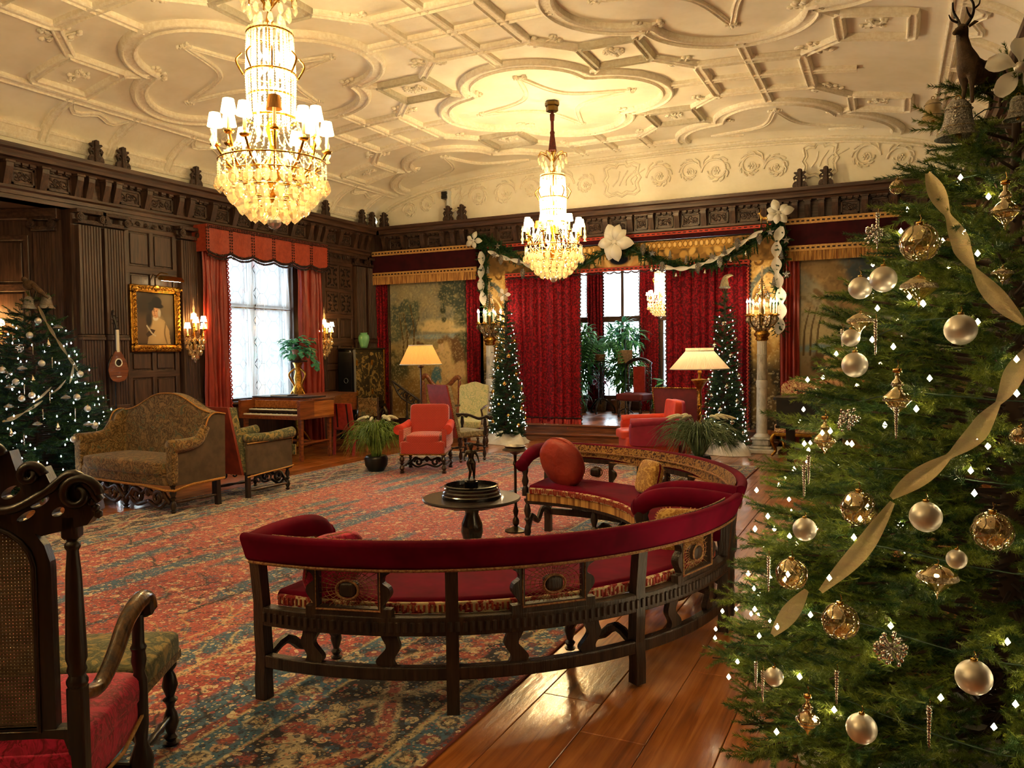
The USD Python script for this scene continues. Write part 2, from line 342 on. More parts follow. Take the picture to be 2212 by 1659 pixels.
def pilaster(par, fr, a0, a1, z0=0, z1=3.5, d=.09, flutes=7):
    w = a1-a0; g = G()
    def shaft(za, zb, fl):
        pts = [(0, 0), (0, d)]
        if fl:
            fw = (w-.04)/flutes
            for i in range(flutes):
                x = .02+i*fw; pts += [(x+.004, d), (x+.01, d-.012), (x+fw-.01, d-.012), (x+fw-.004, d)]
        pts += [(w, d), (w, 0)]
        return G().prism(Polygon(pts), zb-za, (a0, 0, za), (1, 0, 0), (0, 1, 0), (0, 0, 1))
    t = z1-.2
    obj('pilaster_shaft', fr.map(shaft(1.9, t, 1)), 'oak_v', par, False); obj('pilaster_shaft', fr.map(shaft(.95, 1.83, 1)), 'oak_v', par, False)
    obj('pilaster_block', fr.map(G().bb(a0-.01, 0, 1.82, a1+.01, d+.02, 1.86).bb(a0-.005, 0, 1.86, a1+.005, d+.012, 1.89)), 'oak_v', par, False)
    obj('pilaster_base', fr.map(G().bb(a0-.02, 0, .0, a1+.02, d+.03, .82).bb(a0-.03, 0, .82, a1+.03, d+.045, .88).bb(a0-.01, 0, .88, a1+.01, d+.02, .95)), 'oak_v', par, False)
    g = G().bb(a0-.02, 0, t+.02, a1+.02, d+.02, t+.075).bb(a0-.05, 0, t+.15, a1+.05, d+.05, t+.2)
    for s in (a0, a1):
        for r, e in ((.052, 0), (.034, .008), (.016, .016)): g.lathe([(0, 0), (r, 0), (r, .05), (0, .05)], (s, d+.005+e, t+.1), 14, axis='y')
    obj('capital', fr.map(g), 'oak_carved', par, 40)
CORN = [(0, 0), (.05, 0), (.055, .05), (.075, .055), (.075, .16), (.09, .2), (.13, .22), (.14, .26), (.0, .26)]
def prof(par, fr, name, a0, a1, z, pts, m=None):
    g = G().prism(Polygon(pts), a1-a0, (a0, 0, z), (0, 1, 0), (0, 0, 1), (1, 0, 0)); return obj(name, fr.map(g), m or mh(fr), par, False)
def carved(a0, a1, z0, z1, d, seed):
    """a low relief of leaf scrolls in a sunk field"""
    g = G(); r = random.Random(seed); w, h = a1-a0, z1-z0
    for i in range(3):
        cx, cz = a0+w*(i+.5)/3, (z0+z1)/2; s = 1 if i % 2 else -1
        t = np.linspace(0, 9, 22); rad = h*.4*(1-t/11)
        g.tube(np.stack([cx+rad*np.cos(t*s+r.random()), np.full(22, d), cz+rad*np.sin(t*s)], 1), .009, 4)
        for k in range(4): a = r.random()*6.3; g.sph((cx+h*.33*math.cos(a), d, cz+h*.33*math.sin(a)), (.022, .012, .016), 6)
    return g
_tn = 1
def frieze(par, fr, a0, a1, br, seed):
    global _tn; _tn += 1; par = struct(f'trim_{_tn}')
    prof(par, fr, 'architrave', a0, a1, 3.5, [(0, 0), (.03, 0), (.035, .05), (.05, .055), (.055, .1), (.085, .12), (.085, .15), (0, .15)])
    wbx(par, fr, 'frieze_board', a0, a1, 3.65, 3.99, 0, .03, mh(fr))
    prof(par, fr, 'cornice', a0, a1, 3.93, [(0, 0), (.1, .0), (.12, .03), (.2, .035), (.2, .07), (.215, .11), (.25, .13), (.255, .18), (.0, .18)])
    for b in br:
        g = G().prism(Polygon([(0, 0), (.05, 0), (.07, .06), (.12, .2), (.13, .28), (0, .28)]), .09, (b-.045, .03, 3.65), (0, 1, 0), (0, 0, 1), (1, 0, 0)); g.bb(b-.06, .03, 3.9, b+.06, .17, 3.93, .004)
        obj('bracket', fr.map(g), 'oak_v', par, False)
    e = [a0]+list(br)+[a1]
    for i in range(len(e)-1):
        p, q = e[i]+.075, e[i+1]-.075
        if q-p < .2: continue
        obj('frieze_panel', fr.map(G().bb(p, .02, 3.67, q, .05, 3.7, .004).bb(p, .02, 3.85, q, .05, 3.88, .004).bb(p, .02, 3.67, p+.03, .05, 3.88, .004).bb(q-.03, .02, 3.67, q, .05, 3.88, .004)), 'oak_v', par, False)
        obj('frieze_carving', fr.map(carved(p+.03, q-.03, 3.7, 3.85, .034, seed+i)), 'oak_carved', par)
        n = 3
        for k in range(n):
            x = p+(q-p)*(k+.5)/n; obj('dentil', fr.map(G().bb(x-.04, .03, 3.9, x+.04, .1, 3.96).bb(x-.025, .03, 3.885, x+.025, .08, 3.9, .002)), 'oak_v', par, False)
def finial(par, fr, a, d=.17):
    h = [(-.09, 0), (-.11, .03), (-.1, .07), (-.075, .1), (-.09, .13), (-.1, .16), (-.075, .19), (-.05, .2), (-.09, .235), (-.075, .25), (-.04, .245), (-.035, .28), (0, .3)]
    pts = h+[(-x, z) for x, z in h[::-1][1:]]
    pl = Polygon(pts).difference(Point(-.062, .12).buffer(.02, 4)).difference(Point(.062, .12).buffer(.02, 4)).difference(Point(-.05, .17).buffer(.014, 4)).difference(Point(.05, .17).buffer(.014, 4))
    g = G().prism(pl, .04, (a, d-.02, 4.11), (1, 0, 0), (0, 0, 1), (0, 1, 0)).bb(a-.03, d-.04, 4.11, a+.03, d+.045, 4.4, .01)
    obj('cresting_finial', fr.map(g), 'oak_carved', par, False)
# left wall: boarding with the window opening, bay opening south of y = 6.76
WY0, WY1, WZ0, WZ1 = 9.18, 10.92, .86, 3.3
for q in ((6.76, WY0, 0, 4.15), (WY1, YB+.2, 0, 4.15), (WY0, WY1, 0, WZ0), (WY0, WY1, WZ1, 4.15), (YF, 6.76, 3.5, 4.15), (YF, .6, 0, 3.5)): wbx(WL, FL_, 'wall_board', q[0], q[1], q[2], q[3], -.25, 0, b=0)
pilaster(WL, FL_, 6.81, 7.13); pilaster(WL, FL_, 7.18, 7.5); pilaster(WL, FL_, 8.43, 8.74); pilaster(WL, FL_, 11.47, 11.7); pilaster(WL, FL_, 12.63, 12.95); pilaster(WL, FL_, 13.0, 13.3)
for a0, a1, s in ((7.53, 8.4, 1), (11.72, 12.6, 2)):
    obj('carved_band', FL_.map(carved(a0+.05, (a0+a1)/2, 3.4, 3.48, .02, 60+s)), 'oak_carved', WL); obj('carved_band', FL_.map(carved((a0+a1)/2, a1-.05, 3.4, 3.48, .02, 70+s)), 'oak_carved', WL)
    panelling(WL, FL_, a0, a1, [(.12, .8), (.9, 1.3), (1.4, 1.66), (1.8, 2.75), (2.86, 3.33)] if s == 1 else [(.12, .8), (.9, 1.3), (1.4, 1.75), (1.9, 2.27), (2.36, 2.76), (2.84, 3.27)], 2)
# pierced ventilation panels
for i, a in enumerate((11.79, 12.195)):
    for z in (2.36, 2.84):
        w, h = .335, .4 if z < 2.5 else .42; f = sbox(0, 0, w, h); holes = []
        for sx in (0, 1):
            for sz in (0, 1):
                for k, (x, zz, rx, rz_, an) in enumerate(((.1, .09, .045, .02, 40), (.07, .17, .035, .018, -30), (.14, .05, .03, .014, 10), (.12, .15, .03, .02, 60), (.04, .07, .02, .03, 0))):
                    e = affinity.translate(affinity.rotate(affinity.scale(Point(0, 0).buffer(1, 6), rx, rz_), an), x, zz); 
                    if sx: e = affinity.scale(e, -1, 1, origin=(w/2, h/2))
                    if sz: e = affinity.scale(e, 1, -1, origin=(w/2, h/2))
                    holes.append(e)
        f = f.difference(unary_union(holes)).intersection(sbox(0, 0, w, h))
        obj('vent_backing', FL_.map(G().bb(a, .0225, z, a+w, .0245, z+h, 0)), 'black_plastic', WL, False)
        obj('pierced_grille', FL_.map(G().prism(f, .014, (a, .026, z), (1, 0, 0), (0, 0, 1), (0, 1, 0))), 'oak_v', WL, False)
wbx(WL, FL_, 'wainscot_rail', 6.78, 8.75, .84, .9, 0, .06, 'oak_h'); wbx(WL, FL_, 'wainscot_rail', 11.47, 13.3, .84, .9, 0, .06, 'oak_h')
bl = [-3, -2.55, -2.1, -1.65, -1.2, -.75, -.3, .15, .6, 1.05, 1.5, 1.95, 2.4, 2.85, 3.3, 3.75, 4.2, 4.65, 5.1, 5.5, 5.92, 6.36, 6.82, 6.98, 7.22, 7.38, 7.87, 8.42, 8.62, 9.05, 9.5, 9.95, 10.4, 10.85, 11.3, 11.52, 11.7, 12.15, 12.62, 12.82, 13.02]
frieze(WL, FL_, YF, 13.17, bl, 100)
for a in (7.03, 7.43, 8.67, 11.65, 12.75, 13.08, 4.9, 2.9): finial(WL, FL_, a)
# bay beyond the left wall
P0, P1 = np.array([-9.62, 6.72, 0]), np.array([-11.0, 6.05, 0]); u = (P0-P1)/np.linalg.norm(P0-P1); FS_ = Fr(P1, u, np.array([u[1], -u[0], 0])); Ls = np.linalg.norm(P0-P1)
wbx(WL, FS_, 'bay_board', 0, Ls, 0, 3.6, -.1, 0, b=0); panelling(WL, FS_, 0.06, 1.12, [(.15, .85), (1.0, 1.75), (1.87, 2.45), (2.55, 3.1)], 2)
pilaster(WL, FS_, 1.2, 1.46, z1=3.4, d=.05); wbx(WL, FS_, 'bay_cornice', 0, Ls, 3.36, 3.5, 0, .1, 'oak_x')
wbx(WL, Fr((-11.0, 0, 0), (0, 1, 0), (1, 0, 0)), 'bay_board', .6, 6.1, 0, 3.6, -.1, 0, b=0); obj('bay_ceiling', G().bb(-11.1, .4, 3.5, -9.5, 6.9, 3.62, 0), 'oak_h', WL, False); wbx(WL, Fr((0, .6, 0), (1, 0, 0), (0, 1, 0)), 'bay_board', -11.1, -9.5, 0, 3.6, -.1, 0, b=0)
# right wall: plain panels, mostly behind the big tree; a matching bay
for q in ((6.76, YB+.2, 0, 4.15), (YF, 6.76, 3.5, 4.15), (YF, .6, 0, 3.5)): wbx(WR, FR_, 'wall_board', q[0], q[1], q[2], q[3], -.25, 0, b=0)
panelling(WR, FR_, 6.9, 13.0, [(.12, .8), (.95, 1.8), (1.95, 3.3)], 8); frieze(WR, FR_, YF, 13.17, [y for y in bl if y > 3], 300)
wbx(WR, Fr((2.4, 0, 0), (0, 1, 0), (-1, 0, 0)), 'bay_board', .5, 6.9, 0, 3.6, -.1, 0, b=0); obj('bay_ceiling', G().bb(1.14, .4, 3.5, 2.5, 6.9, 3.62, 0), 'oak_h', WR, False)
for y in (.5, 6.8): obj('bay_board', G().bb(1.14, y, 0, 2.5, y+.1, 3.6, 0), 'oak_v', WR, False)
# wall behind the camera
wbx(WF, FF_, 'wall_board', -11, 2.5, 0, 4.15, -.25, 0, b=0); panelling(WF, FF_, -9.3, .7, [(.12, .8), (.95, 1.8), (1.95, 3.3)], 12)
uu = np.linspace(XL, XR, 41); lun = Polygon([(x, float(zc(x))+.05) for x in uu]+[(XR, 4.0), (XL, 4.0)])
obj('lunette', FF_.map(G().prism(lun, .1, (0, -.1, 0), (1, 0, 0), (0, 0, 1), (0, 1, 0))), 'plaster', WF, False)
# back wall: opening to the raised alcove between x = -6.55 and -2.05
OX0, OX1 = -6.62, -2.0
for q in ((XL-.2, OX0, 0, 4.15), (OX1, XR+.2, 0, 4.15), (OX0, OX1, 3.5, 4.15)): wbx(WB, FB_, 'wall_board', q[0], q[1], q[2], q[3], -.2, 0, b=0)
obj('lunette', FB_.map(G().prism(lun, .1, (0, -.1, 0), (1, 0, 0), (0, 0, 1), (0, 1, 0))), 'plaster', WB, False)
bb_ = [-9.2, -8.75, -8.3, -7.85, -7.62, -7.4, -7.2, -6.75, -6.3, -5.86, -5.42, -4.98, -4.54, -4.1, -3.73, -3.29, -2.84, -2.37, -1.88, -1.41, -1.22, -1.02, -.82, -.4, 0, .4]
frieze(WB, FB_, XL+.24, XR-.24, bb_, 200)
TB2 = struct('trim_8')
for a in (-7.68, -7.38, -1.33, -.95, -9.15): finial(TB2, FB_, a)
TB = struct('trim_9'); pilaster(TB, FB_, -9.4, -9.12, d=.06)
# moulded arch above the lunette, and its low-relief scrollwork
ax = np.linspace(XL+.08, XR-.08, 70); az = zc(ax)-.10; g = G()
for off, r in ((0, .03), (.07, .022)): g.tube(np.stack([ax, np.full(70, YB-.01), az-off], 1), r, 8)
obj('arch_moulding', g, 'plaster_relief', ce)
cw = np.stack([np.stack([ax, np.full(70, YB-.02-.14*t), zc(ax)-.09*(1-t)**1.5], -1) for t in np.linspace(0, 1, 6)], 0); obj('arch_cove', G().grid(cw), 'plaster', ce)
def scroll(cx, cz, s, dirn, seed):
    r = random.Random(seed); g = G(); t = np.linspace(0, 8.5, 40); rad = s*np.exp(-t*.17)
    y = YB-.006
    g.tube(np.stack([cx+dirn*rad*np.cos(t), np.full(40, y), cz+rad*np.sin(t)], 1), np.linspace(.02, .012, 40), 6)
    for k in range(9):
        a = t[k*3+2]; q = rad[k*3+2]; b = a+.9; L = s*.35
        g.tube(bez([(cx+dirn*q*math.cos(a), y, cz+q*math.sin(a)), (cx+dirn*(q+L*.5)*math.cos(a+.3), y-.01, cz+(q+L*.5)*math.sin(a+.3)), (cx+dirn*(q+L*.6)*math.cos(a+.7), y, cz+(q+L*.6)*math.sin(a+.7))], 8), .014, 5)
    for k in range(6): a = k*PI/3; g.sph((cx+s*.17*math.cos(a), y, cz+s*.17*math.sin(a)), (s*.1, .02, s*.1), 7)
    g.sph((cx, y, cz), (s*.09, .03, s*.09), 7)
    obj('scroll_relief', g, 'plaster_relief', TB)
def cartouche(cx, cz, w, h):
    y = YB-.006; p = [(-1, -.8), (-.75, -1), (-.3, -.9), (0, -1.08), (.3, -.9), (.75, -1), (1, -.8), (.9, -.3), (1.08, 0), (.9, .3), (1, .8), (.7, .95), (.35, .85), (.2, 1.1), (-.2, 1.1), (-.35, .85), (-.7, .95), (-1, .8), (-.9, .3), (-1.08, 0), (-.9, -.3)]
    g = G(); 
    for s, r in ((1, .018), (.82, .01)): g.tube([(cx+x*w*s, y, cz+z*h*s) for x, z in p], r, 6, closed=True)
    for k in range(4): g.tube(bez([(cx-w*.5+k*.12, y, cz-h*.4), (cx-w*.2+k*.08, y, cz), (cx-w*.1+k*.15, y, cz+h*.5)], 8), .012, 5)
    obj('cartouche_relief', g, 'plaster_relief', TB)
for i, (x, z, s) in enumerate(((-8.65, 4.42, .17), (-8.25, 4.5, .17), (-7.1, 4.55, .22), (-6.55, 4.55, .24), (-6.0, 4.6, .22), (-5.4, 4.6, .24), (-3.6, 4.56, .24), (-3.1, 4.58, .2), (-2.65, 4.55, .25), (-2.1, 4.57, .22), (-1.7, 4.5, .2), (-.4, 4.52, .22), (.1, 4.45, .2), (-4.95, 4.55, .18))): scroll(x, z, s, 1 if i % 2 else -1, i)
for x, z, w, h in ((-7.66, 4.56, .2, .24), (-4.28, 4.58, .32, .28), (-1.05, 4.55, .25, .26)): cartouche(x, z, w, h)
# platform and steps of the alcove
AL = struct('floor')
AY = 16.9
for k in range(18):
    x = OX0-.3+k*.29; obj('plank', G().bb(x, 13.32, .2, x+.287, AY, .28, .002), 'plank', AL, False)
st_ = struct('trim_1')
wood('stepwood', '#7a4526', '#4c2814', .3, 0, coat=.3)
obj('step_tread', G().bb(OX0-.4, 12.96, .105, OX1+.4, 13.4, .14, .012), 'stepwood', st_, False); obj('step_riser', G().bb(OX0-.38, 12.99, 0, OX1+.38, 13.05, .105, 0), 'stepwood', st_, False)
obj('step_riser', G().bb(OX0, 13.28, .14, OX1, 13.34, .25, 0), 'stepwood', st_, False); obj('step_nosing', G().bb(OX0, 13.25, .245, OX1, 13.34, .281, .012), 'stepwood', st_, False)
# alcove walls and ceiling
AW = struct('wall_alcove')
for x0, x1 in ((OX0-.5, OX0-.3), (OX1+.3, OX1+.5)): obj('wall_board', G().bb(x0, 13.4, 0, x1, AY+.2, 3.9, 0), 'oak_v', AW, False)
obj('alcove_ceiling', G().bb(OX0-.6, 13.5, 3.75, OX1+.6, AY+.3, 3.9, 0), 'plaster', AW, False)
# mullioned windows: lead cames between separate panes
def leaded(par, fr, a0, a1, z0, z1, nc, nr):
    """one light: panes cut by a lattice of cames in stretched hexagons and lozenges"""
    w, h = (a1-a0)/nc, (z1-z0)/nr; lines = [LineString([(a0, z0), (a1, z0), (a1, z1), (a0, z1), (a0, z0)])]; am = lambda i: a0+i*w
    for i in range(nc):
        for j in range(nr):
            c, zz = am(i)+w/2, z0+j*h
            lines += [LineString([(c, zz), (c, zz+h*.25)]), LineString([(c, zz+h*.25), (c-w*.3, zz+h*.5), (c, zz+h*.75), (c+w*.3, zz+h*.5), (c, zz+h*.25)]), LineString([(c, zz+h*.75), (c, zz+h)]), LineString([(am(i), zz+h*.5), (c-w*.3, zz+h*.5)]), LineString([(c+w*.3, zz+h*.5), (am(i)+w, zz+h*.5)])]
    from shapely.ops import polygonize
    u_ = unary_union(lines); g = G()
    for l in getattr(u_, 'geoms', [u_]): g.tube([(x, 0, z) for x, z in l.coords], .008, 4)
    obj('lead_came', fr.map(g), 'lead', par)
    for pz in polygonize(u_):
        q = pz.buffer(-.003)
        if q.area > .001: obj('pane', fr.map(G().prism(q, .003, (0, -.0015, 0), (1, 0, 0), (0, 0, 1), (0, 1, 0))), 'pane', par, False)
W1 = struct('window_1'); FW = Fr((XL-.16, 0, 0), (0, 1, 0), (1, 0, 0))
def wf(par, fr, n, a0, a1, z0, z1, d0=-.05, d1=.05, m='white_paint'): return wbx(par, fr, n, a0, a1, z0, z1, d0, d1, m, .006)
for a0, a1 in ((WY0, WY0+.06), (WY1-.06, WY1), (9.98, 10.06)): wf(W1, FW, 'mullion', a0, a1, WZ0, WZ1)
for z0, z1 in ((WZ0, WZ0+.05), (WZ1-.06, WZ1), (2.36, 2.44)): wf(W1, FW, 'transom', WY0, WY1, z0, z1, m='oak_h')
wbx(W1, FL_, 'window_sill', WY0-.1, WY1+.1, .82, .86, -.2, .12, 'oak_h')
for a0, a1 in ((WY0+.06, 9.98), (10.06, WY1-.06)):
    leaded(W1, FW, a0, a1, .91, 2.36, 3, 4); leaded(W1, FW, a0, a1, 2.44, 3.24, 3, 2)
W2 = struct('window_2'); FA = Fr((0, AY, 0), (1, 0, 0), (0, -1, 0))
for a0, a1 in ((OX0-.3, -6.5), (-6.12, -5.84), (-4.9, -4.58), (-3.3, OX1+.3)): wbx(W2, FA, 'window_post', a0, a1, .28, 3.8, -.1, .03, 'oak_v')
wbx(W2, FA, 'transom', -6.5, -3.3, 2.24, 2.36, -.06, .06, 'oak_x'); wbx(W2, FA, 'lintel', -6.5, -3.3, 3.4, 3.8, -.1, .03, 'oak_x')
for a0, a1 in ((-6.5, -6.12), (-5.84, -4.9)): wbx(W2, FA, 'window_sill', a0, a1, .28, .6, -.1, .08, 'oak_x'); leaded(W2, FA, a0, a1, .6, 2.24, 2 if a1 < -6 else 4, 3)
for a0, a1 in ((-5.42, -5.36),): wbx(W2, FA, 'mullion', a0, a1, .6, 3.4, -.04, .04, 'oak_v')
for a0, a1 in ((-6.5, -6.12), (-5.84, -5.42), (-5.36, -4.9), (-4.58, -4.3), (-4.0, -3.3)): obj('pane', FA.map(G().bb(a0, -.002, 2.36, a1, .002, 3.4, 0)), 'pane', W2, False)
D1 = struct('door_1')
for a0, a1 in ((-4.58, -4.48), (-4.1, -4.0), (-3.4, -3.3)): wbx(D1, FA, 'door_stile', a0, a1, .28, 2.24, -.03, .03, 'oak_v')
wbx(D1, FA, 'door_rail', -4.48, -3.3, .28, .55, -.03, .03, 'oak_x'); leaded(D1, FA, -4.48, -4.1, .55, 2.24, 2, 3); leaded(D1, FA, -4.0, -3.4, .55, 2.24, 3, 3)
# ---- lamps ------------------------------------------------------------------
def emit(name, col, s): raw(name, {'e': ('emission', {'color': col, 'strength': s})}, [], 'e.emission')
emit('bulb', WARM, 420*LAMP); emit('candle_bulb', (1.0, .72, .40), 70*LAMP); emit('sconce_bulb', (1.0, .62, .26), 130*LAMP)
raw('lit_shade', {'e': ('emission', {'color': (1.0, .62, .2), 'strength': 9*LAMP}), 'd': ('diffuse_bsdf', {'color': (.8, .55, .25)}), 'm': ('add_closure', {})}, [('e.emission', 'm.closure1'), ('d.BSDF', 'm.closure2')], 'm.closure')
pm('gilt', '#c8973f', .28, metal=1, color2='#8a5a1e', vs=30, bump=.4, bs=60); pm('brass', '#b98a3c', .22, metal=1); pm('dark_brass', '#5b4522', .35, metal=1)
pm('brown_shade', '#a8752a', .7, color2='#7a4f1a', vs=60, stretch=(1, 1, .05)); pm('candle_wax', '#f2ead6', .5); pm('cord_red', '#5d1a10', .85, color2='#3a0d08', vs=60)
raw('crystal', {'t': ('transparent_bsdf', {'color': (.96, .93, .86)}), 'g': ('glossy_bsdf', {'roughness': .06, 'color': (.95, .93, .9)}), 'l': ('translucent_bsdf', {'color': (.95, .86, .68)}), 'd': ('diffuse_bsdf', {'color': (.42, .36, .26)}), 'a': ('mix_closure', {'fac': .3}), 'f': ('layer_weight', {'blend': .6}), 'b': ('mix_closure', {}), 'c': ('mix_closure', {'fac': .42})},
    [('l.BSDF', 'a.closure1'), ('d.BSDF', 'a.closure2'), ('f.facing', 'b.fac'), ('a.closure', 'b.closure1'), ('g.BSDF', 'b.closure2'), ('b.closure', 'c.closure1'), ('t.BSDF', 'c.closure2')], 'c.closure')
raw('crystal_drop', {'t': ('transparent_bsdf', {'color': (.95, .92, .85)}), 'g': ('glossy_bsdf', {'roughness': .03, 'color': (.97, .94, .88)}), 'l': ('translucent_bsdf', {'color': (.9, .74, .46)}), 'f': ('layer_weight', {'blend': .5}), 'b': ('mix_closure', {}), 'c': ('mix_closure', {'fac': .22})},
    [('f.fresnel', 'b.fac'), ('t.BSDF', 'b.closure1'), ('g.BSDF', 'b.closure2'), ('b.closure', 'c.closure1'), ('l.BSDF', 'c.closure2')], 'c.closure')
def drop(L, w, k=6): return G().lathe([(.0001, 0), (w*.35, -L*.1), (w*.3, -L*.16), (w*.5, -L*.3), (w*.62, -L*.62), (w*.35, -L*.85), (.0001, -L)], k=k)
OCT_F = np.array([[0, 2, 4], [2, 1, 4], [1, 3, 4], [3, 0, 4], [2, 0, 5], [1, 2, 5], [3, 1, 5], [0, 3, 5]])
def beads(g, pts, r):
    for p in np.asarray(pts): g.add(np.array([[r, 0, 0], [-r, 0, 0], [0, r, 0], [0, -r, 0], [0, 0, r*1.25], [0, 0, -r*1.25]])+p, OCT_F)
def chain(g, a, b, sag, n, r):
    a, b = np.array(a, float), np.array(b, float); t = np.linspace(0, 1, n)[:, None]; beads(g, a*(1-t)+b*t-np.array([0, 0, 1.])*sag*4*t*(1-t), r)
def spire(L, r, k=8):
    return G().lathe([(0, 0), (r, .02*L), (r*.4, .1*L), (r*1.1, .25*L), (r*.45, .4*L), (r*.8, .55*L), (r*.3, .7*L), (r*.5, .8*L), (.0001, L)], k=k)
def candle(th, p, shade=True, sc=1., em='bulb', light=True):
    x, y, z = p
    obj('drip_pan', G().lathe([(0, -.015), (.03*sc, -.012), (.042*sc, .005), (.02*sc, .01), (.014*sc, .03), (0, .03)], p, 10), 'brass', th)
    c = obj('candle', G().lathe([(0, 0), (.0125*sc, 0), (.0125*sc, .13*sc), (.006, .135*sc), (0, .135*sc)], (x, y, z+.02), 10), 'candle_wax', th)
    if em == 'brown': obj('shade', G().lathe([(.058*sc, 0), (.04*sc, .1*sc), (.039*sc, .1*sc), (.057*sc, .0)], (x, y, z+.135*sc), 16), 'brown_shade', c); return
    if light: obj('bulb', G().lathe([(0.0001, 0), (.017*sc, .03*sc), (.0001, .075*sc)], (x, y, z+.155*sc), 6), em, c)
    if shade: obj('shade', G().lathe([(.058*sc, 0), (.04*sc, .1*sc), (.039*sc, .1*sc), (.057*sc, .0)], (x, y, z+.135*sc), 16), 'lit_shade', c)
def chandelier(label, loc, group):
    t = thing('chandelier', label, 'chandelier', loc, 0, group)   # origin at the crystal ball, 2.62 m above the floor
    def ring(r, z, n, ph=0): return [(r*math.cos(2*PI*i/n+ph), r*math.sin(2*PI*i/n+ph), z) for i in range(n)]
    ob = lambda n, g, m, s=True, **k: obj(n, g, m, t, s, **k)
    ob('canopy', G().lathe([(0, 2.32), (.085, 2.32), (.085, 2.38), (.1, 2.4), (.1, 2.44), (0, 2.47)], k=6), 'dark_brass', False)
    ob('cord', G().tube([(0, 0, 2.33), (0, 0, 2.0)], .022), 'cord_red')
    ob('tassel', G().lathe([(.0, 2.3), (.035, 2.28), (.03, 2.2), (.022, 2.18)], k=10).lathe([(.02, 2.06), (.035, 2.03), (.03, 2.0), (.055, 1.8), (.06, 1.77), (0, 1.77)], k=14), 'cord_red')
    ob('stem', G().lathe([(.012, 1.8), (.03, 1.7), (.015, 1.6), (.035, 1.5), (.015, 1.4), (.02, .8), (.05, .7), (.02, .6), (.06, .35), (.03, .2), (.015, .06)], k=12), 'gilt')
    cr = G()
    for i in range(10):
        a = 2*PI*i/10; c, s = math.cos(a), math.sin(a); cr.tube(bez([(0, 0, 1.6), (.1*c, .1*s, 1.72), (.19*c, .19*s, 1.74), (.2*c, .2*s, 1.68)], 10), .006, 5)
    for r, z in ((.17, 1.42), (.185, 1.12), (.17, .95), (.19, .78)): ob('ring', G().tube(ring(r, z, 24), .009, 5, closed=True), 'gilt')
    ob('crown_branches', cr, 'gilt', kind='stuff')
    for z, n, r, L in ((1.68, 10, .2, .085), (1.62, 10, .15, .09), (1.56, 8, .1, .09)):
        for p in ring(r, z, n, .1*n): ob('pendant', G().put(drop(L, L*.42), p), 'crystal', False)
    g = G()
    for i in range(34):
        a = 2*PI*i/34; c, s = math.cos(a), math.sin(a)
        chain(g, (.17*c, .17*s, 1.42), (.185*c, .185*s, 1.1), 0, 20, .009); chain(g, (.185*c, .185*s, 1.12), (.175*c, .175*s, .8), .0, 18, .009)
        chain(g, (.19*c, .19*s, .78), (.36*math.cos(a+.1), .36*math.sin(a+.1), .5), .06, 16, .008)
        b = a+2*PI/34; chain(g, (.17*c, .17*s, 1.42), (.17*math.cos(b), .17*math.sin(b), 1.42), -.02, 4, .01)
    for i in range(16): a = 2*PI*i/16; chain(g, (.115*math.cos(a), .115*math.sin(a), 1.45), (.13*math.cos(a), .13*math.sin(a), .72), 0, 34, .0105)
    for i in range(24):
        a = 2*PI*i/24; b = a+2*PI/24
        for r, z, sg in ((.4, .45, .06), (.34, .36, .05), (.27, .25, .05), (.2, .14, .04)): chain(g, (r*math.cos(a), r*math.sin(a), z), (r*math.cos(b), r*math.sin(b), z), sg, 8, .008)
        chain(g, (.4*math.cos(a), .4*math.sin(a), .45), (.4*math.cos(a), .4*math.sin(a), .3), 0, 9, .009)
    ob('bead_strings', g, 'crystal', False, kind='stuff')
    for r, z in ((.4, .45), (.34, .36), (.27, .25), (.2, .14)): ob('ring', G().tube(ring(r, z, 28), .007, 5, closed=True), 'gilt')
    for r, z, n, L in ((.405, .32, 24, .1), (.36, .36, 18, .12), (.3, .26, 18, .14), (.24, .18, 16, .13), (.17, .12, 12, .12), (.1, .1, 8, .1)):
        for p in ring(r, z, n, r*7): ob('pendant', G().put(drop(L, L*.5), p), 'crystal_drop', False)
    for i in range(12):
        a = 2*PI*i/12+.26; c, s = math.cos(a), math.sin(a); r = .41 if i % 2 else .36; z = .56 if i % 2 else .62
        arm = ob('arm', G().tube(bez([(.03*c, .03*s, .5), (.16*c, .16*s, .36), (.3*c, .3*s, .4), (r*c, r*s, z)], 16), .01, 6), 'gilt')
        candle(t, (r*c, r*s, z), em='brown' if i == 10 else 'bulb')
    for p in ring(.44, .5, 6, .0): ob('spire', G().put(spire(.26, .024), p), 'crystal', False)
    for p in ring(.2, 1.1, 8): ob('scroll_ornament', G().tube(bez([p, (p[0]*1.25, p[1]*1.25, p[2]+.1), (p[0]*1.05, p[1]*1.05, p[2]+.16)], 8), .008, 5), 'gilt')
    for z in (.86, 1.0, 1.14, 1.26): 
        for p in ring(.075, z, 5, z): ob('inner_bulb', G().lathe([(.0001, -.035), (.019, 0), (.0001, .035)], p, 6), 'bulb')
    for p in ring(.14, .5, 6): ob('inner_bulb', G().lathe([(.0001, -.035), (.019, 0), (.0001, .035)], p, 6), 'bulb')
    ob('crystal_ball', G().sph((0, 0, 0), .055, 14), 'ball_crystal', False)
    return t
pm('ball_crystal', '#cfd2d6', .08, metal=.75)
ch1 = chandelier('blazing crystal chandelier with a brown shade, the large near one', (XC, 4.75, 2.62), 'main chandeliers')
